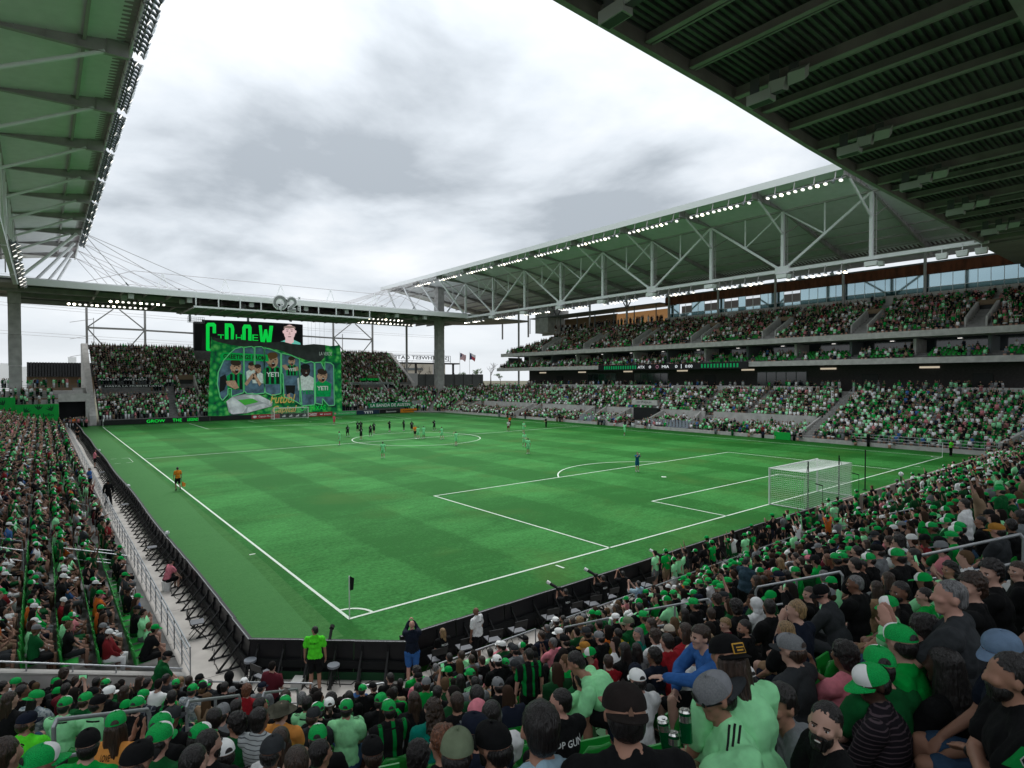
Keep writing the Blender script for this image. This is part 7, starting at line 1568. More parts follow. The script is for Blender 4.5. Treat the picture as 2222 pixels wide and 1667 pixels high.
# ================================================================ people on the field level
def stand_at(x, y, bearing, lab, skin, shirt, bot, hk, hc, cat_kw, z=.02, sc=1.0, cap=None, grp=None, shoe=LACE, back=False, face=True):
    kw = dict(sit=False, voxel=.017); kw.update(cat_kw); B = make_body(**kw); kk = put_person(B, V((x, y, z)), bearing, sc, SKN[skin], CL[shirt] if isinstance(shirt, str) else shirt, CL[bot] if isinstance(bot, str) else bot, hk, HC.get(hc), cap, back, lab, grp, False, face, None, shoe); return kk[0], kk[1], B
p = hit(684, 1503, Z=.04); o, so_, B = stand_at(p.x, p.y, 32, 'security guard in a bright green shirt and black shorts by the corner board', 1, 'V', 'K', 'buzz', 'd', dict(arms='down', build=1.12, hyaw=.9, lean=.0, voxel=.014), z=.045, sc=1.04); print_on(so_, B, 'SECURITY', .045, CL['K'], .24, dz=.02)
o, so_, B = stand_at(-.55, -5.35, 28, 'bald man in navy jacket and shorts photographing the pitch with his phone', 4, 'N', 'B', None, 'd', dict(arms='phone', build=1.15, sleeves='long', hyaw=-.3, voxel=.014), z=.045, sc=1.03)
p = hit(1059, 1340, Z=1.68); o, so_, B = stand_at(p.x, -5.6, -18, 'bald supervisor in a white shirt standing in the press row', 2, 'W', 'K', None, 'd', dict(arms='down', build=1.15, voxel=.014), z=.045, sc=1.0); print_on(so_, B, 'SUPERVISOR', .04, CL['K'], .26, dz=.04)
B = make_body(sit=True, arms='lap', hyaw=.2, voxel=.015, bottoms='long', lean=.1); p = hit(961, 1377, Y=-5.3); o, so_ = put_person(B, V((p.x, -5.35, .03)), 5, 1.0, SKN[4], CL['K'], CL['K'], 'long', HC['l'], None, False, 'blond woman in black vest marked MEDIA sitting behind the boards'); print_on(so_, B, 'MEDIA', .06, CL['W'], .2, dz=.0)
p = hit(1352, 1283, Y=-5.3); B = make_body(sit=True, arms='phone', voxel=.016, bottoms='long'); o, so_ = put_person(B, V((p.x, -5.3, .03)), 25, 1.0, SKN[1], CL['K'], CL['K'], 'short', HC['d'], 'k', False, 'photographer in black with raised hands in the press row', face=False)
for (a, b_, lab) in ((1229, 1285, 'photographer in black vest marked MEDIA raising both arms in the press row'), (1450, 1211, 'photographer in black vest marked MEDIA aiming a white lens at the pitch'), (1310, 1255, 'photographer in black vest with a white lens left of the raised arms')):
    p = hit(a, b_, Y=-5.35); B = make_body(sit=True, arms='phone', voxel=.016, bottoms='long', sleeves='short'); zz = p.z-1.22; o, so_ = put_person(B, V((p.x, -5.35, max(0, min(.3, zz)))), 5, 1.0, SKN[1], CL['K'], CL['K'], 'short', HC['d'], None, False, lab); print_on(so_, B, 'MEDIA', .06, CL['W'], .2)
    g_ = MB(); q = V((p.x-.02, -5.35+.36, p.z+.02)); g_.tube(q, q+V((-.12, .28, .12)), .05, BLACK, r2=.055, n=12); g_.tube(q+V((-.12,.28,.12)), q+V((-.17, .40, .17)), .056, WHITE, r2=.062, n=12); g_.box(q, (.14,.09,.11), BLACK); tag(g_.obj('camera_lens', base=q), 'long %s camera lens held by a photographer behind the boards' % ('white hooded' if a == 1450 else ('grey hooded' if a == 1310 else 'dark')), 'camera')
p = hit(1372, 1262, Y=-6.6); o, so_, B = stand_at(p.x, -6.9, 0, 'person in pale blue jersey lettered AGUILAR standing with arms raised to the face', 0, 'Q', 'K', 'short', 'd', dict(arms='phone', voxel=.015), z=p.z-1.65); print_on(so_, B, 'AGUILAR', .05, CL['B'], .26, dz=.06)
s_ = solve(1617, 1222, 'N', False)
if s_: err, p, k, f, H = s_; o, so_, B = stand_at(p.x, p.y, 100, 'bearded man in slate blue shirt walking up the aisle with a hand on the rail', 0, 'S', 'K', 'short', 'd', dict(arms='fold', voxel=.013, hpitch=-.35, build=1.05), z=zN(k)+err*.5, sc=1.0); placed.append((p.x, p.y, 0))
q = bpy.data.objects.new('beard', hair('beard')); COL.objects.link(q); q.parent = o; q.matrix_local = B['head']; mset(q, HC['d'])
B = make_body(sit=True, lean=.35, hpitch=-.3, arms='knees', voxel=.015, build=1.05); put_person(B, V((-4.75, 7.1, -.02)), 75, 1.0, SKN[0], CL['P'], CL['K'], 'under', HC['d'], 'k', False, 'ball attendant in pink shirt and black cap sitting on a white bucket', face=True)
p = hit(243, 1100, Z=.04); stand_at(p.x-.2, p.y+.2, 165, 'man all in black walking along the side walkway towards the camera', 2, 'K', 'K', 'short', 'd', dict(arms='down', sleeves='long', bottoms='long', voxel=.016, legs=[((-.1,.14,.52),(-.1,.28,.12)), ((.1,.04,.5),(.1,-.2,.14))]), z=.03, sc=1.05, cap='k')
for (a, b_, br, lab, sh_, bt_) in ((205, 975, 90, 'ball attendant in pink standing far up the side walkway', 'P', 'K'), (168, 950, 180, 'person in black on the far side walkway near the tunnel', 'K', 'K'), (196, 1068, 250, 'person in blue shirt leaning on the walkway railing', 'B', 'K')):
    p = hit(a, b_, Z=.9); x = -4.7 if sh_ != 'B' else -5.8; t_ = (x-CP.x)/ray(a, b_).x if abs(ray(a, b_).x) > 1e-4 else 60; q = CP+ray(a, b_)*t_; stand_at(x, min(100, max(12, q.y)), br, lab, 1, sh_, bt_, 'short', 'd', dict(arms='lap'), z=.05)
# players
GKB = cloth('keeper blue', (.01,.10,.20)); ORJ = cloth('referee orange', (.62,.20,.02)); BLK = cloth('player black', (.012,.013,.014)); MNT = cloth('player mint', (.22,.66,.32)); RDK = cloth('keeper pink red', (.55,.06,.12))
WALKL = [((-.10, .16, .52), (-.10, .05, .10)), ((.10, -.02, .50), (.11, -.22, .16))]
PV = {}
def pv(arm, walk, voxel=.02):
    k = (arm, walk)
    if k not in PV: PV[k] = make_body(sit=False, arms=arm, voxel=voxel, legs=WALKL if walk else None, bottoms='shorts')
    return PV[k]
def player(a, b_, bearing, sh_, bt_, arm, walk, lab, grp, skin=1, hairc='d', shoe=SHW, num=None):
    p = hit(a, b_, Z=0); B = pv(arm, walk); o, so_ = put_person(B, V((p.x, p.y, .012)), bearing, 1.03, SKN[skin], sh_, bt_, 'short', HC[hairc], None, False, lab, grp, False, False, None, shoe)
    if num: print_on(so_, B, num, .17, WHITE if sh_ is BLK else BLACKM, None, dz=-.02)
    # socks
    return o
MG, BG = 'players in mint', 'players in black'
for q in [(737, 966, 300, 'S', 'mint player left of the centre circle', 'down', 0), (831, 995, 20, 'S', 'mint player walking alone in front of the centre circle', 'down', 1), (907.5, 953, 20, 'S', 'mint player just right of the orange referee', 'lap', 1), (919.5, 952, 10, 'S', 'second mint player right of the orange referee', 'lap', 0), (958.8, 954, 340, 'S', 'mint player inside the right half of the circle', 'lap', 1), (989.6, 967, 0, 'S', 'mint player at the front right edge of the circle with raised arms', 'phone', 0), (1136, 940, 180, 'S', 'mint player farthest of the three right of the circle', 'lap', 0), (1137.5, 970, 200, 'S', 'mint player in the middle of the three right of the circle', 'lap', 1), (1146, 985, 20, 'S', 'mint player nearest of the three right of the circle, seen from behind', 'down', 0), (1355, 946, 90, 'S', 'mint player near the right touchline facing the dugouts', 'raise', 1)]:
    player(q[0], q[1], q[2], MNT, MNT, q[5], q[6], q[4], MG, rng.choice([0, 1, 2]))
for a, b_, lab in ((754.5, 949, 'black shirted player leftmost, just above the circle'), (776, 939, 'black shirted player third from left, far row'), (783, 938, 'black shirted player beside the mint one, fourth from left'), (783.5, 955, 'black shirted player inside the circle, left, seen from behind'), (804, 948, 'black shirted player inside the circle, right of the left one'), (811.5, 942, 'black shirted player sixth from left'), (845.5, 937, 'black shirted player alone left of the middle gap'), (876.5, 935, 'black shirted player clapping in the middle of the far row'), (893.5, 938, 'black shirted player left of the orange referee'), (942.5, 935, 'black shirted player rightmost')):
    player(a, b_, rng.uniform(-20, 40), BLK, BLK, rng.choice(['down', 'lap', 'clap']), rng.random() < .5, lab, BG, rng.choice([1, 2, 3]), num=rng.choice(['7', '10', '4', '18']))
player(725, 922, 180, RDK, RDK, 'lap', 0, 'goalkeeper in pinkish red at the far penalty area', None); player(900.5, 950, 200, ORJ, BLK, 'lap', 0, 'orange shirted referee in the centre circle', None)
player(1103, 937, 200, cloth('official pale', (.5,.5,.5)), cloth('official dark red', (.12,.02,.03)), 'lap', 1, 'official in pale top running right of the centre circle', None)
o = player(1382.5, 1024, 205, GKB, GKB, 'phone', 0, 'goalkeeper in blue clapping above his head outside the near box', None, 0, 'b')
# linesman
p = hit(386, 1065, Z=0); B = make_body(sit=False, arms='down', voxel=.017, legs=WALKL, build=1.05); put_person(B, V((p.x, p.y, .012)), 352, 1.04, SKN[1], ORJ, BLK, 'short', HC['d'], None, False, 'assistant referee in orange shirt with a flag walking along the near touchline')
a_, el, wr, hd = B['joints'][1]; q = V((p.x, p.y, 0))+wr; m = MB(); m.tube(q, q+V((.04,.02,-.62)), .01, BLACK, n=6); m.add([q+V((.02,.01,-.20)), q+V((.30,.05,-.42)), q+V((.26,.03,-.66)), q+V((.04,.02,-.60))], [(0,1,2,3)], cloth('flag orange', (.8,.25,.05))); m.add([q+V((.16,.035,-.31)), q+V((.30,.055,-.42)), q+V((.26,.035,-.66)), q+V((.15,.03,-.62))], [(0,1,2,3)], cloth('flag yellow', (.75,.6,.03))); tag(m.obj('linesman_flag', base=q), 'orange and yellow flag held low by the assistant referee', 'flag')
for a, b_, br, lab, sh_ in ((1106, 925, 200, 'orange vested attendant on the right touchline', 'O'), (1557, 934, 300, 'steward in neon green beside the grey substitutes seats', 'V'), (1572, 935, 300, 'steward in slate blue beside the neon steward', 'S'), (2063, 990, 200, 'steward in neon green top at the near right corner flag', 'V'), (1185, 928, 270, 'coach in black striding along the right touchline', 'K'), (1731, 952, 250, 'crouching photographer in black at the right touchline', 'K'), (300, 1, 0, '', '')):
    if lab: p = hit(a, b_, Z=.02); stand_at(p.x, p.y, br, lab, 1, sh_, 'K', 'short', 'd', dict(arms='lap', bottoms='long', voxel=.02), z=.02)
m = MB(); q = hit(1735, 950, Z=.02); 
m = MB(); a = hit(1700, 936, X=73.2); m.box((72.9, a.y, .55), (.12, 2.2, 1.05), GREENW); tag(m.obj('green_sign_board', base=(72.9, a.y, 0)), 'small bright green board standing at the right touchline', 'board')
# ================================================================ seats near the camera, one by one
SM = MB(); n_ = 7; vs = []
for j in range(6):
    z = .40+.44*j/5; wv = (.205, .205, .203, .196, .178, .118)[j]
    for i in range(n_): t_ = i/(n_-1)*2-1; vs.append((wv*t_, -.16-.05*(z-.4)/.44+.045*t_*t_-.01, z+(.0 if j < 5 else -.015*t_*t_)))
q = len(vs); vs += [(x, y-.022, z) for x, y, z in vs]
SM.add(vs, [(j*n_+i, j*n_+i+1, (j+1)*n_+i+1, (j+1)*n_+i) for j in range(5) for i in range(n_-1)]+[(q+(j+1)*n_+i, q+(j+1)*n_+i+1, q+j*n_+i+1, q+j*n_+i) for j in range(5) for i in range(n_-1)]+[(5*n_+i, 5*n_+i+1, q+5*n_+i+1, q+5*n_+i) for i in range(n_-1)]+[(j*n_, (j+1)*n_, q+(j+1)*n_, q+j*n_) for j in range(5)]+[(q+j*n_+n_-1, q+(j+1)*n_+n_-1, (j+1)*n_+n_-1, j*n_+n_-1) for j in range(5)], SEATG)
seat_back = SM.mesh('backrest', True)
k_ = MB(); k_.prism([(-.215,-.16,.40),(.215,-.16,.40),(.215,.22,.43),(-.215,.22,.43)], (0,.0,.025), SEATG); seat_pan = k_.mesh('seat_pan')
k_ = MB(); k_.prism([(-.215,-.13,.42),(.215,-.13,.42),(.19,-.06,.80),(-.19,-.06,.80)], (0,.025,0), SEATG); seat_up = k_.mesh('seat_pan')
k_ = MB(); k_.box((-.19, -.17, .22), (.03, .12, .42), BLACK); k_.box((.19, -.17, .22), (.03, .12, .42), BLACK); seat_br = k_.mesh('bracket')
RAILX = []
for a, b_, lab, cr_ in RAILS: p, q = surf(*a, 1.0), surf(*b_, 1.0); RAILX.append((((p+q)/2), cr_))
def aisle_near(x, y, fid):
    for (m_, cr_) in RAILX:
        f = F40 if cr_ else F0
        if fid is not f: continue
        n, c = f; al = x*n[1]-y*n[0]; am = m_.x*n[1]-m_.y*n[0]
        if abs(al-am) < .62 and abs((x-m_.x)*n[0]+(y-m_.y)*n[1]) < 4: return True
    return any(abs(x-q) < .6 for q in (18, 29, 41, 53, 65)) if y < -6 and x > 15 else False
def sites(stand, kmax, sp=.52, kmin=0):
    facets = STANDS[stand][0]; zf = STANDS[stand][1]
    for k in range(kmin, kmax):
        D = k*TR+.60; poly = (pN if stand == 'N' else pL)(D)
        for i, f in enumerate(facets):
            a, b_ = V(poly[i]), V(poly[i+1]); L_ = (b_-a).length; n_ = int((L_-.25)/sp)
            for j in range(n_):
                p = a+(b_-a)*(( (j+.5)*sp+(L_-n_*sp)/2)/L_); yield p.x, p.y, zf(k), f, k, j
near_sites = []
for st, km in (('N', 24), ('L', 24)):
    for (x, y, z, f, k, j) in sites(st, km):
        if st == 'N' and aisle_near(x, y, f): continue
        if st == 'L' and (abs(y-8.6) < .55 or abs(y-19.5) < .5 or abs(y-34) < .5 or abs(y-50) < .5 or abs(y-70) < .5): continue
        q = project((x, y, z+1.0)); 
        if q[2] < .5 or not (-400 < q[0] < 3000 and 300 < q[1] < 1900): continue
        near_sites.append((q[2], x, y, z, f, st, k, j))
runn = {}; _c = {}
for s_ in near_sites: kk_ = (s_[5], s_[6]); runn[(s_[1], s_[2])] = _c.get(kk_, 0); _c[kk_] = _c.get(kk_, 0)+1
near_sites.sort(key=lambda s: (not (-30 < project((s[1], s[2], s[3]+.8))[0] < 2250), s[0]))
far_seats = []; cseat = {}
for i, (dd, x, y, z, f, st, k, j) in enumerate(near_sites):
    b_ = BEAR[id(f)]; occ = any((x-a)**2+(y-c)**2 < .36**2 for a, c, zz in placed) if dd < 16 else True
    if i < 250:
        key = (st, k); cseat[key] = cseat.get(key, 0)+1
        t = thing('stadium_chair', 'green plastic stadium seat, %s stand row %s, %s from the left end' % ('left' if st == 'L' else 'near', CARD[k], nth(runn[(x, y)])), 'stadium chair', (x, y, z), 'green seats', -R(b_))
        inst(seat_back, 'backrest', t); inst(seat_pan if occ else seat_up, 'seat_pan', t); inst(seat_br, 'bracket', t)
    elif dd < 75: far_seats.append((x, y, z, b_))
# ================================================================ the crowd beyond the nearest three hundred, and the far seats
CM = bpy.data.materials.new('crowd clothing and skin'); CM.use_nodes = True; b = CM.node_tree.nodes['Principled BSDF']; a = CM.node_tree.nodes.new('ShaderNodeAttribute'); a.attribute_name = 'col'; CM.node_tree.links.new(a.outputs['Color'], b.inputs['Base Color']); b.inputs['Roughness'].default_value = .85; b.inputs['Specular IOR Level'].default_value = .15
SKC = np.array([(.36,.22,.175), (.29,.17,.125), (.16,.09,.06), (.39,.24,.19)]); HCC = np.array([(.010,.008,.007), (.010,.008,.007), (.035,.019,.012), (.09,.055,.03), (.012,.009,.008)])
PAL = dict(K=(.006,.0065,.0075), M=(.30,.78,.40), G=(.0,.32,.05), D=(.004,.09,.024), W=(.72,.74,.75), Y=(.15,.165,.175), N=(.010,.014,.028), J=(.006,.06,.018), C=(.03,.034,.038), R=(.20,.015,.02), B=(.04,.11,.28), P=(.50,.18,.2), A=(.24,.17,.11), V=(.08,.6,.04), U=(.09,.012,.02), O=(.5,.12,.02))
def pick(r, s): return np.array(PAL[r.choice(s)])
MIXN = 'KKKKKKKKKKMMMMGGGDDDJJJWWWYYNCCRBPAUKKKJO'; MIXF = 'KKKKKKKJJMMMMMMMGGGGDDWWWWWWWYYNCPAB'
class Bulk:
    def __init__(s): s.v = []; s.f = []; s.c = []; s.n = 0; s.nf = []
    def add(s, T_, M3, t, cols):
        v = T_['v'] @ M3.T + t; s.v.append(v); s.c.append(cols[T_['p']]); s.f.append(T_['l']+s.n); s.nf.append(T_['n']); s.n += len(v)
    def build(s, name, mat_, smooth=True):
        v = np.concatenate(s.v).astype(np.float32); l = np.concatenate(s.f).astype(np.int32); n_ = np.concatenate(s.nf).astype(np.int32); c = np.concatenate(s.c)
        me = bpy.data.meshes.new(name); me.vertices.add(len(v)); me.vertices.foreach_set('co', v.ravel()); me.loops.add(len(l)); me.loops.foreach_set('vertex_index', l)
        me.polygons.add(len(n_)); st = np.zeros(len(n_), np.int32); st[1:] = np.cumsum(n_)[:-1]; me.polygons.foreach_set('loop_start', st); me.polygons.foreach_set('loop_total', n_)
        at = me.color_attributes.new('col', 'FLOAT_COLOR', 'POINT'); at.data.foreach_set('color', np.concatenate([c, np.ones((len(c), 1))], 1).astype(np.float32).ravel())
        me.materials.append(mat_); me.update(calc_edges=True)
        if smooth: me.polygons.foreach_set('use_smooth', np.ones(len(n_), bool))
        o = bpy.data.objects.new(name, me); COL.objects.link(o); return o
def tpl(parts):
    """parts: list of (verts, faces, part id)"""
    v, l, n_, p = [], [], [], []; k = 0
    for vs, fs, pid in parts:
        v += [tuple(q) for q in vs]; p += [pid]*len(vs)
        for f in fs: l += [k+i for i in f]; n_.append(len(f))
        k += len(vs)
    return dict(v=np.array(v), l=np.array(l), n=np.array(n_), p=np.array(p))
def deci(me, faces):
    o = bpy.data.objects.new('d', me); d = o.modifiers.new('d', 'DECIMATE'); d.ratio = min(1, faces/max(1, sum(len(p.vertices)-2 for p in me.polygons)))
    m2 = evaluated(o)
    r_ = ([tuple(v.co) for v in m2.vertices], [tuple(p.vertices) for p in m2.polygons]); bpy.data.meshes.remove(m2); return r_
# parts: 0 skin 1 shirt 2 trousers 3 hair 4 cap rear 5 cap front 6 shoe
def lod(B, hk, cap, q):
    P_l = []; fb, fs_, ft, fh = q
    v, f = deci(B['body'], fb); P_l.append((v, f, 0)); v, f = deci(B['shirt'], fs_); P_l.append((v, f, 1)); v, f = deci(B['trousers'], ft); P_l.append((v, f, 2))
    H_ = B['head']
    if hk: v, f = deci(hair(hk), fh); P_l.append(([H_ @ V(a) for a in v], f, 3))
    if cap:
        M_ = H_ @ Matrix.Rotation(R(-9), 4, 'X') @ Matrix.Translation((0, 0, .008)); n_ = 8; vs = []; 
        for j, (r_, z) in enumerate(((1, .022), (.93, .075), (.55, .115))):
            for i in range(n_): a_ = 2*math.pi*(i+.5)/n_; vs.append((.088*r_*math.cos(a_), -.004+.107*r_*math.sin(a_), z))
        vs.append((0, 0, .124)); fr, fb_ = [], []
        for j in range(2):
            for i in range(n_): (fr if i in (0, 1, 2) else fb_).append((j*n_+i, j*n_+(i+1) % n_, (j+1)*n_+(i+1) % n_, (j+1)*n_+i))
        for i in range(n_): (fr if i in (0, 1, 2) else fb_).append((2*n_+i, 2*n_+(i+1) % n_, 3*n_))
        W_ = [M_ @ V(a) for a in vs]; P_l.append((W_, fb_, 4)); P_l.append((W_, fr, 5))
        br = [(.075,.075,.024), (-.075,.075,.024), (-.06,.16,.008), (0,.178,.014), (.06,.16,.008)]; P_l.append(([M_ @ V(a) for a in br]+[M_ @ (V(a)-V((0,0,.004))) for a in br], [(0,1,2,3,4), (9,8,7,6,5)], 4))
    return tpl(P_l)
KEYS = [('s','','shorts','short'), ('s','','long','long'), ('s','i','shorts','short'), ('s','j','long','long'), ('a','','shorts','short'), ('l','','shorts','short'), ('c','','shorts','short')]
KST = [('S','','shorts','short'), ('C','','shorts','short'), ('A','','shorts','short')]
HI, LO = {}, {}
def add_hi():
    for ks, nm in ((KEYS, 's'), (KST, 'S')):
        HI[nm] = []; LO[nm] = []
        for k in ks:
            kw = dict(voxel=.03, arms={'s':'lap','c':'clap','a':'fold','l':'knees','S':'down','C':'clap','A':'raise'}[k[0]], sit=k[0].islower(), lean={'l':.42,'s':.06,'a':.10,'S':.02}.get(k[0], .1), hyaw={'i':.55,'j':-.55}.get(k[1], 0), bottoms=k[2], sleeves=k[3]); B = make_body(**kw)
            for hk, cp in (('short', 0), ('long', 0), ('under', 1)):
                HI[nm].append((lod(B, hk, cp, (240, 100, 60, 90)), cp)); 
            for hk, cp in (('short', 0), ('under', 1)): LO[nm].append((lod(B, hk, cp, (80, 34, 22, 16)), cp))
add_hi()
def lowp(sit, arms):
    P_l = []
    def bx(c, d, pid, tap=1.0):
        x, y, z = c; a, b_, h = d[0]/2, d[1]/2, d[2]/2
        P_l.append(([(x-a,y-b_,z-h),(x+a,y-b_,z-h),(x+a,y+b_,z-h),(x-a,y+b_,z-h),(x-a*tap,y-b_*tap,z+h),(x+a*tap,y-b_*tap,z+h),(x+a*tap,y+b_*tap,z+h),(x-a*tap,y+b_*tap,z+h)], BOXF, pid))
    z0 = .50 if sit else .90
    bx((0, -.02, z0+.28), (.40, .24, .62), 1, .82)
    k = MB(); k.ball((0, .02, z0+.74), (.088, .10, .12), None, 6, 4); P_l.append((k.v, k.f, 0)); k = MB(); k.ball((0, -.012, z0+.775), (.092, .105, .105), None, 6, 4); P_l.append((k.v, k.f, 3))
    if sit: bx((0, .22, .50), (.36, .46, .16), 2); bx((0, .42, .24), (.30, .12, .42), 0)
    else: bx((0, 0, .46), (.30, .18, .92), 2, 1.1)
    if arms == 0:
        for s in (-1, 1): bx((s*.215, .10, z0+.22), (.08, .30, .10), 0)
    elif arms == 1: bx((0, .30, z0+.48), (.12, .10, .22), 0); [bx((s*.16, .16, z0+.38), (.08, .26, .09), 0) for s in (-1, 1)]
    else:
        for s in (-1, 1): bx((s*.24, .06, z0+.80), (.07, .08, .42), 0)
    return tpl(P_l)
LP = {(s, a_): lowp(s, a_) for s in (True, False) for a_ in (0, 1, 2)}
BK = Bulk(); SB = Bulk(); cr_ = random.Random(11)
seat_t = tpl([([(-.21,-.18,.42),(.21,-.18,.42),(.19,-.23,.80),(-.19,-.23,.80),(-.21,-.15,.42),(.21,-.15,.42),(.19,-.20,.80),(-.19,-.20,.80)], [(0,1,2,3),(7,6,5,4),(3,2,6,7),(1,5,6,2),(0,3,7,4)], 0), ([(-.2,-.15,.42),(.2,-.15,.42),(.2,.2,.44),(-.2,.2,.44)], [(0,1,2,3)], 0)])
seat_m = tpl([(([tuple(v.co) for v in seat_back.vertices]), [tuple(p.vertices) for p in seat_back.polygons], 0), ([(-.2,-.15,.42),(.2,-.15,.42),(.2,.2,.44),(-.2,.2,.44)], [(0,1,2,3)], 0)])
SEATC = np.array([(.012,.27,.035)])
def m3(bear, s): c, q = math.cos(-R(bear)), math.sin(-R(bear)); return np.array([[c, -q, 0], [q, c, 0], [0, 0, 1]])*s
def colours(r, pal, capf=None):
    sk = SKC[r.choice([0, 0, 1, 1, 2, 3])]*r.uniform(.85, 1.1); hr_ = HCC[r.randrange(5)]; sh_ = pick(r, pal)*r.uniform(.8, 1.15); tr_ = pick(r, 'KKCNYWAD')*.8
    q = r.random(); cp = np.array((.0,.30,.055)) if q < .66 else (np.array((.01,.011,.012)) if q < .8 else (np.array((.62,.64,.64)) if q < .92 else np.array((.17,.18,.19))))
    fr = np.array((.66,.68,.68)) if (q < .36) else cp
    return np.array([sk, sh_, tr_, hr_, cp, fr, (.05, .05, .05)])
def crowd(x, y, z, bear, pal, stand_p, arms_p=.15, capp=.42, r=cr_):
    dd = math.dist((x, y, z), CP); st = r.random() < stand_p; b_ = bear+r.uniform(-16, 16); s = r.uniform(.93, 1.06); cols = colours(r, pal)
    if dd < 34 or dd < 60:
        L__ = (HI if dd < 24 else LO)['S' if st else 's']; k_ = r.random(); idx = r.randrange(len(L__))
        cap = L__[idx][1]
        if cap and r.random() > capp*2 or (not cap and r.random() < capp-.2): idx = (idx+1) % len(L__)
        if st and r.random() < .6: idx = idx % 3 if dd < 24 else idx % 2
        BK.add(L__[idx][0], m3(b_, s), np.array((x, y, z)), cols)
    else:
        cols = np.minimum(cols*1.15, .85)  # far figures' colours lifted to make up for the roof's shade
        if r.random() < capp: cols[3] = cols[4]
        q = r.random(); BK.add(LP[(not st, 1 if q < arms_p else (2 if q < arms_p*1.3 else 0))], m3(b_, s), np.array((x, y, z)), cols)
def seat(x, y, z, bear, near=False): SB.add(seat_m if near else seat_t, m3(bear, 1), np.array((x, y, z)), SEATC)
# near and left stands
nb = 0
for (dd, x, y, z, f, st, k, j) in near_sites:
    b_ = BEAR[id(f)]
    if any((x-a_)**2+(y-c)**2 < (.40**2) for a_, c, zz in placed): continue
    if st == 'N' and dd < (7.2 if project((x, y, z+1))[0] < 2300 else 3.5): continue
    if st == 'N' and k == 0 and x > 3.3 and x < 4: continue
    q = project((x, y, z+1.2))
    if cr_.random() < (.93 if st == 'L' else .95): crowd(x+cr_.uniform(-.12, .10)+(.15 if st == 'L' and k == 0 else 0), y+cr_.uniform(-.1, .1), z, b_+(cr_.uniform(-35, 35) if cr_.random() < .3 else 0), MIXN, .10 if st == 'L' else (.05 if x < 14 else (.25 if x < 26 else .5)), capp=.46); nb += 1
for (x, y, z, b_) in far_seats:
    if b_ != 90.0 or y < 12 or cr_.random() < .12: seat(x, y, z, b_, math.dist((x, y, z), CP) < 22)
x_ = 10.6
while x_ < 71:
    for y_, pr_ in ((-6.15, .92), (-5.35, .35)):
        if cr_.random() < pr_: crowd(x_+cr_.uniform(-.12, .12), y_+cr_.uniform(-.12, .12), .045, cr_.uniform(-20, 20), 'KKKKDDGGMMMJWYC', .93, capp=.45)
    x_ += .56
# near stand beyond the frame's right is left out; its far end rows
def fill(poly_fn, zf, D0, k0, k1, facets, occ, pal, stand_p, skip=None, sp=.54, seatp=True, aisles=None, segs=None, arms_p=.15, xlim=None, capp=.42, tr=TR, seat_occ=False):
    global nb
    for k in range(k0, k1):
        D = k*tr+.55; poly = poly_fn(D)
        for i, f in enumerate(facets):
            a_, b_ = V(poly[i]), V(poly[i+1]); L_ = (b_-a_).length; n_ = int(L_/sp); bear = BEAR[id(f)]
            for j in range(n_):
                p = a_+(b_-a_)*((j+.5)*sp/L_)
                if skip and skip(p.x, p.y, k): continue
                q = project((p.x, p.y, zf(k)+1.1))
                if q[2] < 1 or not (-60 < q[0] < 2290 and -50 < q[1] < 1750): continue
                oc = occ(p.x, p.y, k) if callable(occ) else occ
                if cr_.random() < oc: crowd(p.x+cr_.uniform(-.06, .06), p.y+cr_.uniform(-.05, .05), zf(k), bear, pal(k) if callable(pal) else pal, stand_p, arms_p, capp); nb += 1; full = True
                else: full = False
                if seatp and (not full or seat_occ): seat(p.x, p.y, zf(k), bear)
def skipR(x, y, k):
    if any(abs(y-q) < .62 for q in AISLE_R): return True
    if 44.3 < y < 49.8 and k < 9: return True
    if k == 8 and y > 17.5: return True
    return (76 < y < 78.5 and k < 9) or (57.4 < y < 59.8 and k < 9) or (34.2 < y < 36.2 and k < 9)
fill(pR1, zR1, 0, 0, 19, (FR,), .82, MIXF, .10, skipR, capp=.5)
fill(lambda D: [pR(D)[0], pR(D)[1]], zR, 0, 0, 19, (FR,), .76, MIXF, .08, lambda x, y, k: y > 15.6, capp=.5)
fill(lambda D: [pR(D)[1], pR(D)[2]], zR, 0, 0, 19, (FNR,), .85, MIXF, .1)
fill(pC, zR, 0, 0, 17, (FF, FFR), .93, MIXF, .35, lambda x, y, k: abs((x-y)+22-k*0) < .9 or abs((x-y)+36) < .8, capp=.4)
def banned(x, y, k):
    a_, b_, c_ = project((x, y, zF(k)+1.55))
    return any(u0 < a_ < u1 and v0 < b_ < v1 for u0, u1, v0, v1 in ((209, 324, 822, 836), (223, 362, 836, 849), (782, 828, 822, 834), (765, 856, 831, 841), (800, 924, 868, 893)))
def palF(k): return 'KKKKKKKJJJDDGGGMMMMMWWWWWWYYNCP' if k < 17 else 'KKKKKKKKKKKJJJDDGGMWWYYNC'
fill(pF, zF, 0, 0, 31, (FF,), .97, palF, .97, lambda x, y, k: (x > 74) or banned(x, y, k) or abs(x-12.4-.10*k) < .7 and k < 13 or (15.3 < x < 18.3 and 9 < k < 15) or (20.5 < x < 49.5 and k > 22), sp=.52, seatp=False, arms_p=.25, capp=.3)
fill(pU, zU, 0, 0, 17, (FR,), .72, 'KKKKKKKKKJJJMMGGDDWWWYYNCPAR', .03, lambda x, y, k: any(abs(y-84+13.7*q) < (1.5 if k < 10 else .6) for q in range(7)), capp=.3)
fill(pM, zM, 0, 0, 4, (FR,), lambda x, y, k: .85 if y > 40 else .38, MIXF, .15, lambda x, y, k: (y+.9) % 8.2 < 1.3)
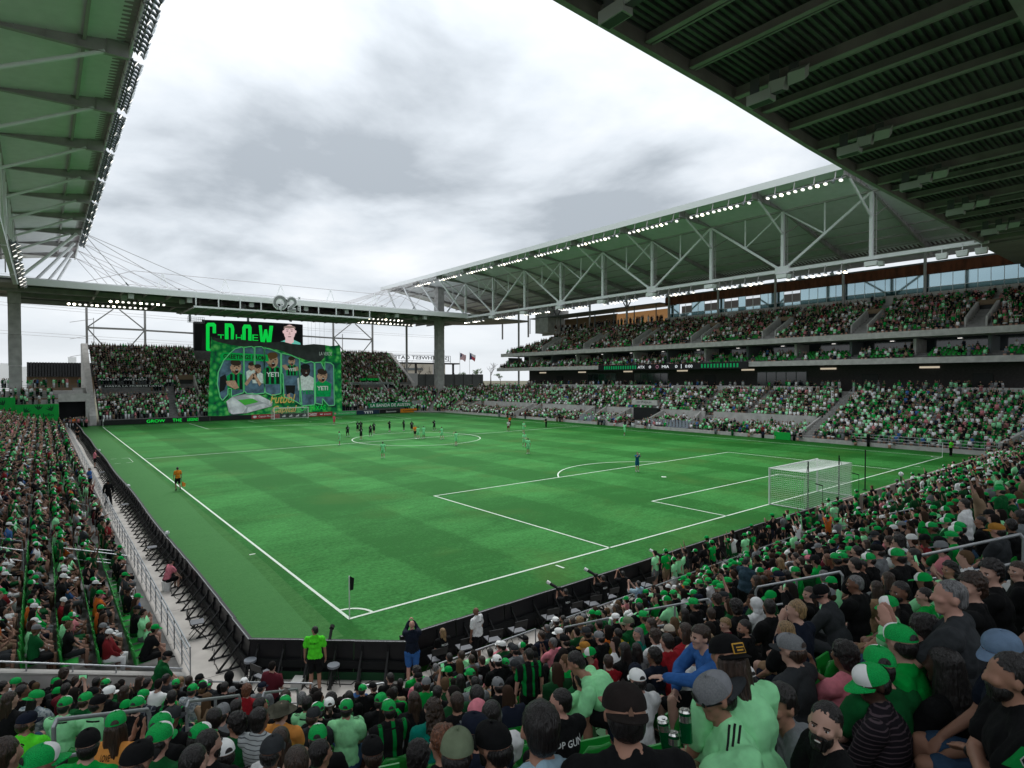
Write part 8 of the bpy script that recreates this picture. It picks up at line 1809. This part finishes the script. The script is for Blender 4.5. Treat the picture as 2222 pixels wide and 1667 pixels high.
# concourse standers, open deck guests, corner balconies
for i in range(150):
    y = cr_.uniform(-2, 92); crowd(cr_.uniform(90.4, 92.6), y, 6.4, cr_.uniform(230, 300), MIXF, .85); 
for i in range(80): crowd(cr_.uniform(101.5, 104.0), cr_.uniform(59, 95), 21.3, cr_.uniform(200, 320), 'KKKKNWYC', .9, capp=.1)
for z, y, x0, x1 in ((4.25, 111.3, -13.3, -6.6), (5.55, 113.0, -15.5, -6.6), (7.15, 116, -23, -2.8)):
    for i in range(int((x1-x0)*2.3)): crowd(cr_.uniform(x0, x1), y+cr_.uniform(.2, 1.4), z, cr_.uniform(140, 220), MIXF, .95, capp=.4)
for i in range(30): crowd(cr_.uniform(-5.6, -2.2), cr_.uniform(106, 110.5), .03, cr_.uniform(0, 360), 'KKKNPYO', 1.0, capp=.3)
for i in range(34): crowd(72.9+cr_.uniform(0, .5), cr_.choice([cr_.uniform(40, 56), cr_.uniform(60, 86), cr_.uniform(5, 30)]), .02, cr_.uniform(220, 320), 'KKKKNWYR', .6, capp=.3)
# faint raised scarves/flags in the supporters stand
for i in range(26):
    x, k = cr_.uniform(1, 73), cr_.randrange(1, 14)
o = BK.build('crowd', CM); tag(o, 'dense football crowd in green and black filling every stand', 'crowd', kind='stuff')
o = SB.build('seating', SEATG, False); tag(o, 'rows of green plastic seats between the spectators', 'seating', kind='stuff')
# substitutes' grey seats
for (y0, y1, lab) in ((50.5, 58, 'left block'), (33.5, 43.8, 'right block')):
    m = MB(); 
    for k in range(2):
        y = y0
        while y < y1: m.box((74.1+k*.9, y, .55+k*.3), (.45, .42, .12), SEATU); m.box((74.35+k*.9, y, .95+k*.3), (.12, .42, .75), SEATU); y += .62
    tag(m.obj('substitutes_seats', base=(74.3, y0, .3)), 'grey padded substitutes seats beside the right touchline, %s' % lab, 'seats')
# ================================================================ flags, trees, power poles, small far things
def flagpole(px, v0, v1, lab, kind):
    p = hit(px, v1, Y=150); t = thing('flag', lab, 'flag', (p.x, 150, p.z)); top_ = hit(px, v0, Y=150).z; m = MB(); m.tube((p.x, 150, 6), (p.x, 150, top_), .09, WHITE, n=8); part(m, 'pole', t)
    z1 = top_-.5; h, w__ = 2.5, 2.3
    def cl(u, v_): return (p.x+.1+w__*u+.15*math.sin(v_*3), 149.9+.35*math.sin(u*5+v_*2), z1-h*v_*.95-.55*u*u+.18*math.sin(u*6))
    cols_ = {'us': [(mat('flag red', (.30,.04,.05), .9)) if q % 2 == 0 else mat('flag white', (.5,.5,.5), .9) for q in range(13)], 'tx': [mat('flag white', (.5,.5,.5))]*6+[mat('flag red', (.3,)*3)]*7}[kind]
    m = MB()
    for q in range(13):
        for i in range(6): m.add([cl(i/6, q/13), cl((i+1)/6, q/13), cl((i+1)/6, (q+1)/13), cl(i/6, (q+1)/13)], [(0,1,2,3)], mat('flag blue', (.02,.03,.09), .9) if (i < 2 and (q < 7 or kind == 'tx')) else cols_[q])
    part(m, 'cloth', t)
flagpole(998, 764, 806, 'American flag on a pole beyond the far right corner', 'us'); flagpole(1019, 764, 832, 'Texas flag on a pole beyond the far right corner', 'tx')
BARK = mat('bare bark', (.075,.062,.05), .9); LEAFM = mat('spring leaves', (.05,.10,.025), .8, var=.3, scale=2)
def tree(x, y, z, h, lab, leafy=False, seed=0):
    r = random.Random(seed); t = thing('tree', lab, 'tree', (x, y, z)); m = MB(); lv = MB(); tips = []
    def br(p, d, L_, rad, lvl):
        q = p+d*L_; m.tube(p, q, rad, BARK, r2=rad*.65, n=5 if lvl > 1 else 7, caps=False)
        if lvl >= 5: tips.append(q); return
        for k in range(3 if lvl < 3 else 2+(r.random() < .5)): nd = (d+V((r.uniform(-.75, .75), r.uniform(-.75, .75), r.uniform(-.15, .5)))).normalized(); br(p.lerp(q, r.uniform(.55, 1)), nd, L_*r.uniform(.62, .82), rad*.58, lvl+1)
    tm = MB(); tm.tube((x, y, z), (x, y, z+h*.22), h*.022, BARK, r2=h*.017, n=8); part(tm, 'trunk', t); br(V((x, y, z+h*.21)), V((0, 0, 1)), h*.24, h*.016, 1)
    c = part(m, 'crown', t); c['kind'] = 'stuff'
    if leafy:
        for q in tips:
            for _ in range(7): c_ = q+V((r.uniform(-1, 1), r.uniform(-1, 1), r.uniform(-1, 1)))*h*.035; a_ = V((r.uniform(-1, 1), r.uniform(-1, 1), r.uniform(-1, 1))).normalized()*h*.014; b_ = a_.orthogonal().normalized()*h*.012; lv.add([c_-a_-b_, c_+a_-b_, c_+a_+b_, c_-a_+b_], [(0,1,2,3)], LEAFM)
        f = part(lv, 'leaves', t); f['kind'] = 'stuff'
for i, (px, Y_, h, lab, lf) in enumerate(((880, 230, 20, 'tall bare winter tree just right of the slim white post', False), (908, 235, 17, 'smaller bare tree between the post and the column', False), (938, 240, 14, 'bare tree partly hidden left of the concrete column', False), (1065, 235, 19, 'bare tree just left of the grandstand balcony ends', False), (1036, 225, 12, 'bare tree with first green leaves right of the flags', True), (1086, 220, 10, 'low leafy tree below the balcony end of the grandstand', True), (1000, 225, 11, 'leafy tree behind the gate canopy', True), (862, 250, 13, 'low bare tree at the right end of the supporters stand', False))):
    p = hit(px, 822, Y=Y_); tree(p.x, Y_, 3.5, h, lab, lf, i+1)
for i, (px, v0, Y_) in enumerate(((203, 690, 300), (940, 772, 190), (743, 725, 200))):
    p = hit(px, v0, Y=Y_); m = MB(); m.tube((p.x, Y_, 0), (p.x, Y_, p.z), .18, STEELG, n=6)
    if i == 0:
        for z in (p.z-.5, p.z-8, p.z-16): m.tube((p.x-9, Y_, z-2), (p.x, Y_, z), .12, STEELG, n=5)
    tag(m.obj('utility_pole', base=(p.x, Y_, 0)), ['tall steel power pole with curved arms beyond the left corner', 'thin lamp post left of the concrete column beyond the gate', 'tall slim pole seen through the right braced frame'][i], 'pole')
for i, z in enumerate((57, 44.5, 32)):
    for s in (0, 1.3):
        m = MB(); pts = [(-110+q*16, 300+q*2, z-s+2.5*((q-12)/12)**2*1.2-1.2-.22*q) for q in range(0, 22)]; m.path(pts, .07, STEELG, n=4); tag(m.obj('power_line', base=pts[0]), 'thin power line crossing the sky under the far roof, %s %s wire' % (['top', 'middle', 'lowest'][i], 'upper' if s == 0 else 'lower'), 'cable', 'power lines')
# view through to the hills at the right end
m = MB(); m.box((135, 15, 3.2), (1.0, 60, 7.2), mat('tan hillside', (.28,.23,.17), .95, var=.35, scale=.25)); tag(m.obj('hillside'), kind='structure')
tree(118, 12, 2.5, 8, 'leafy green tree seen through the open concourse at the right', True, 9)
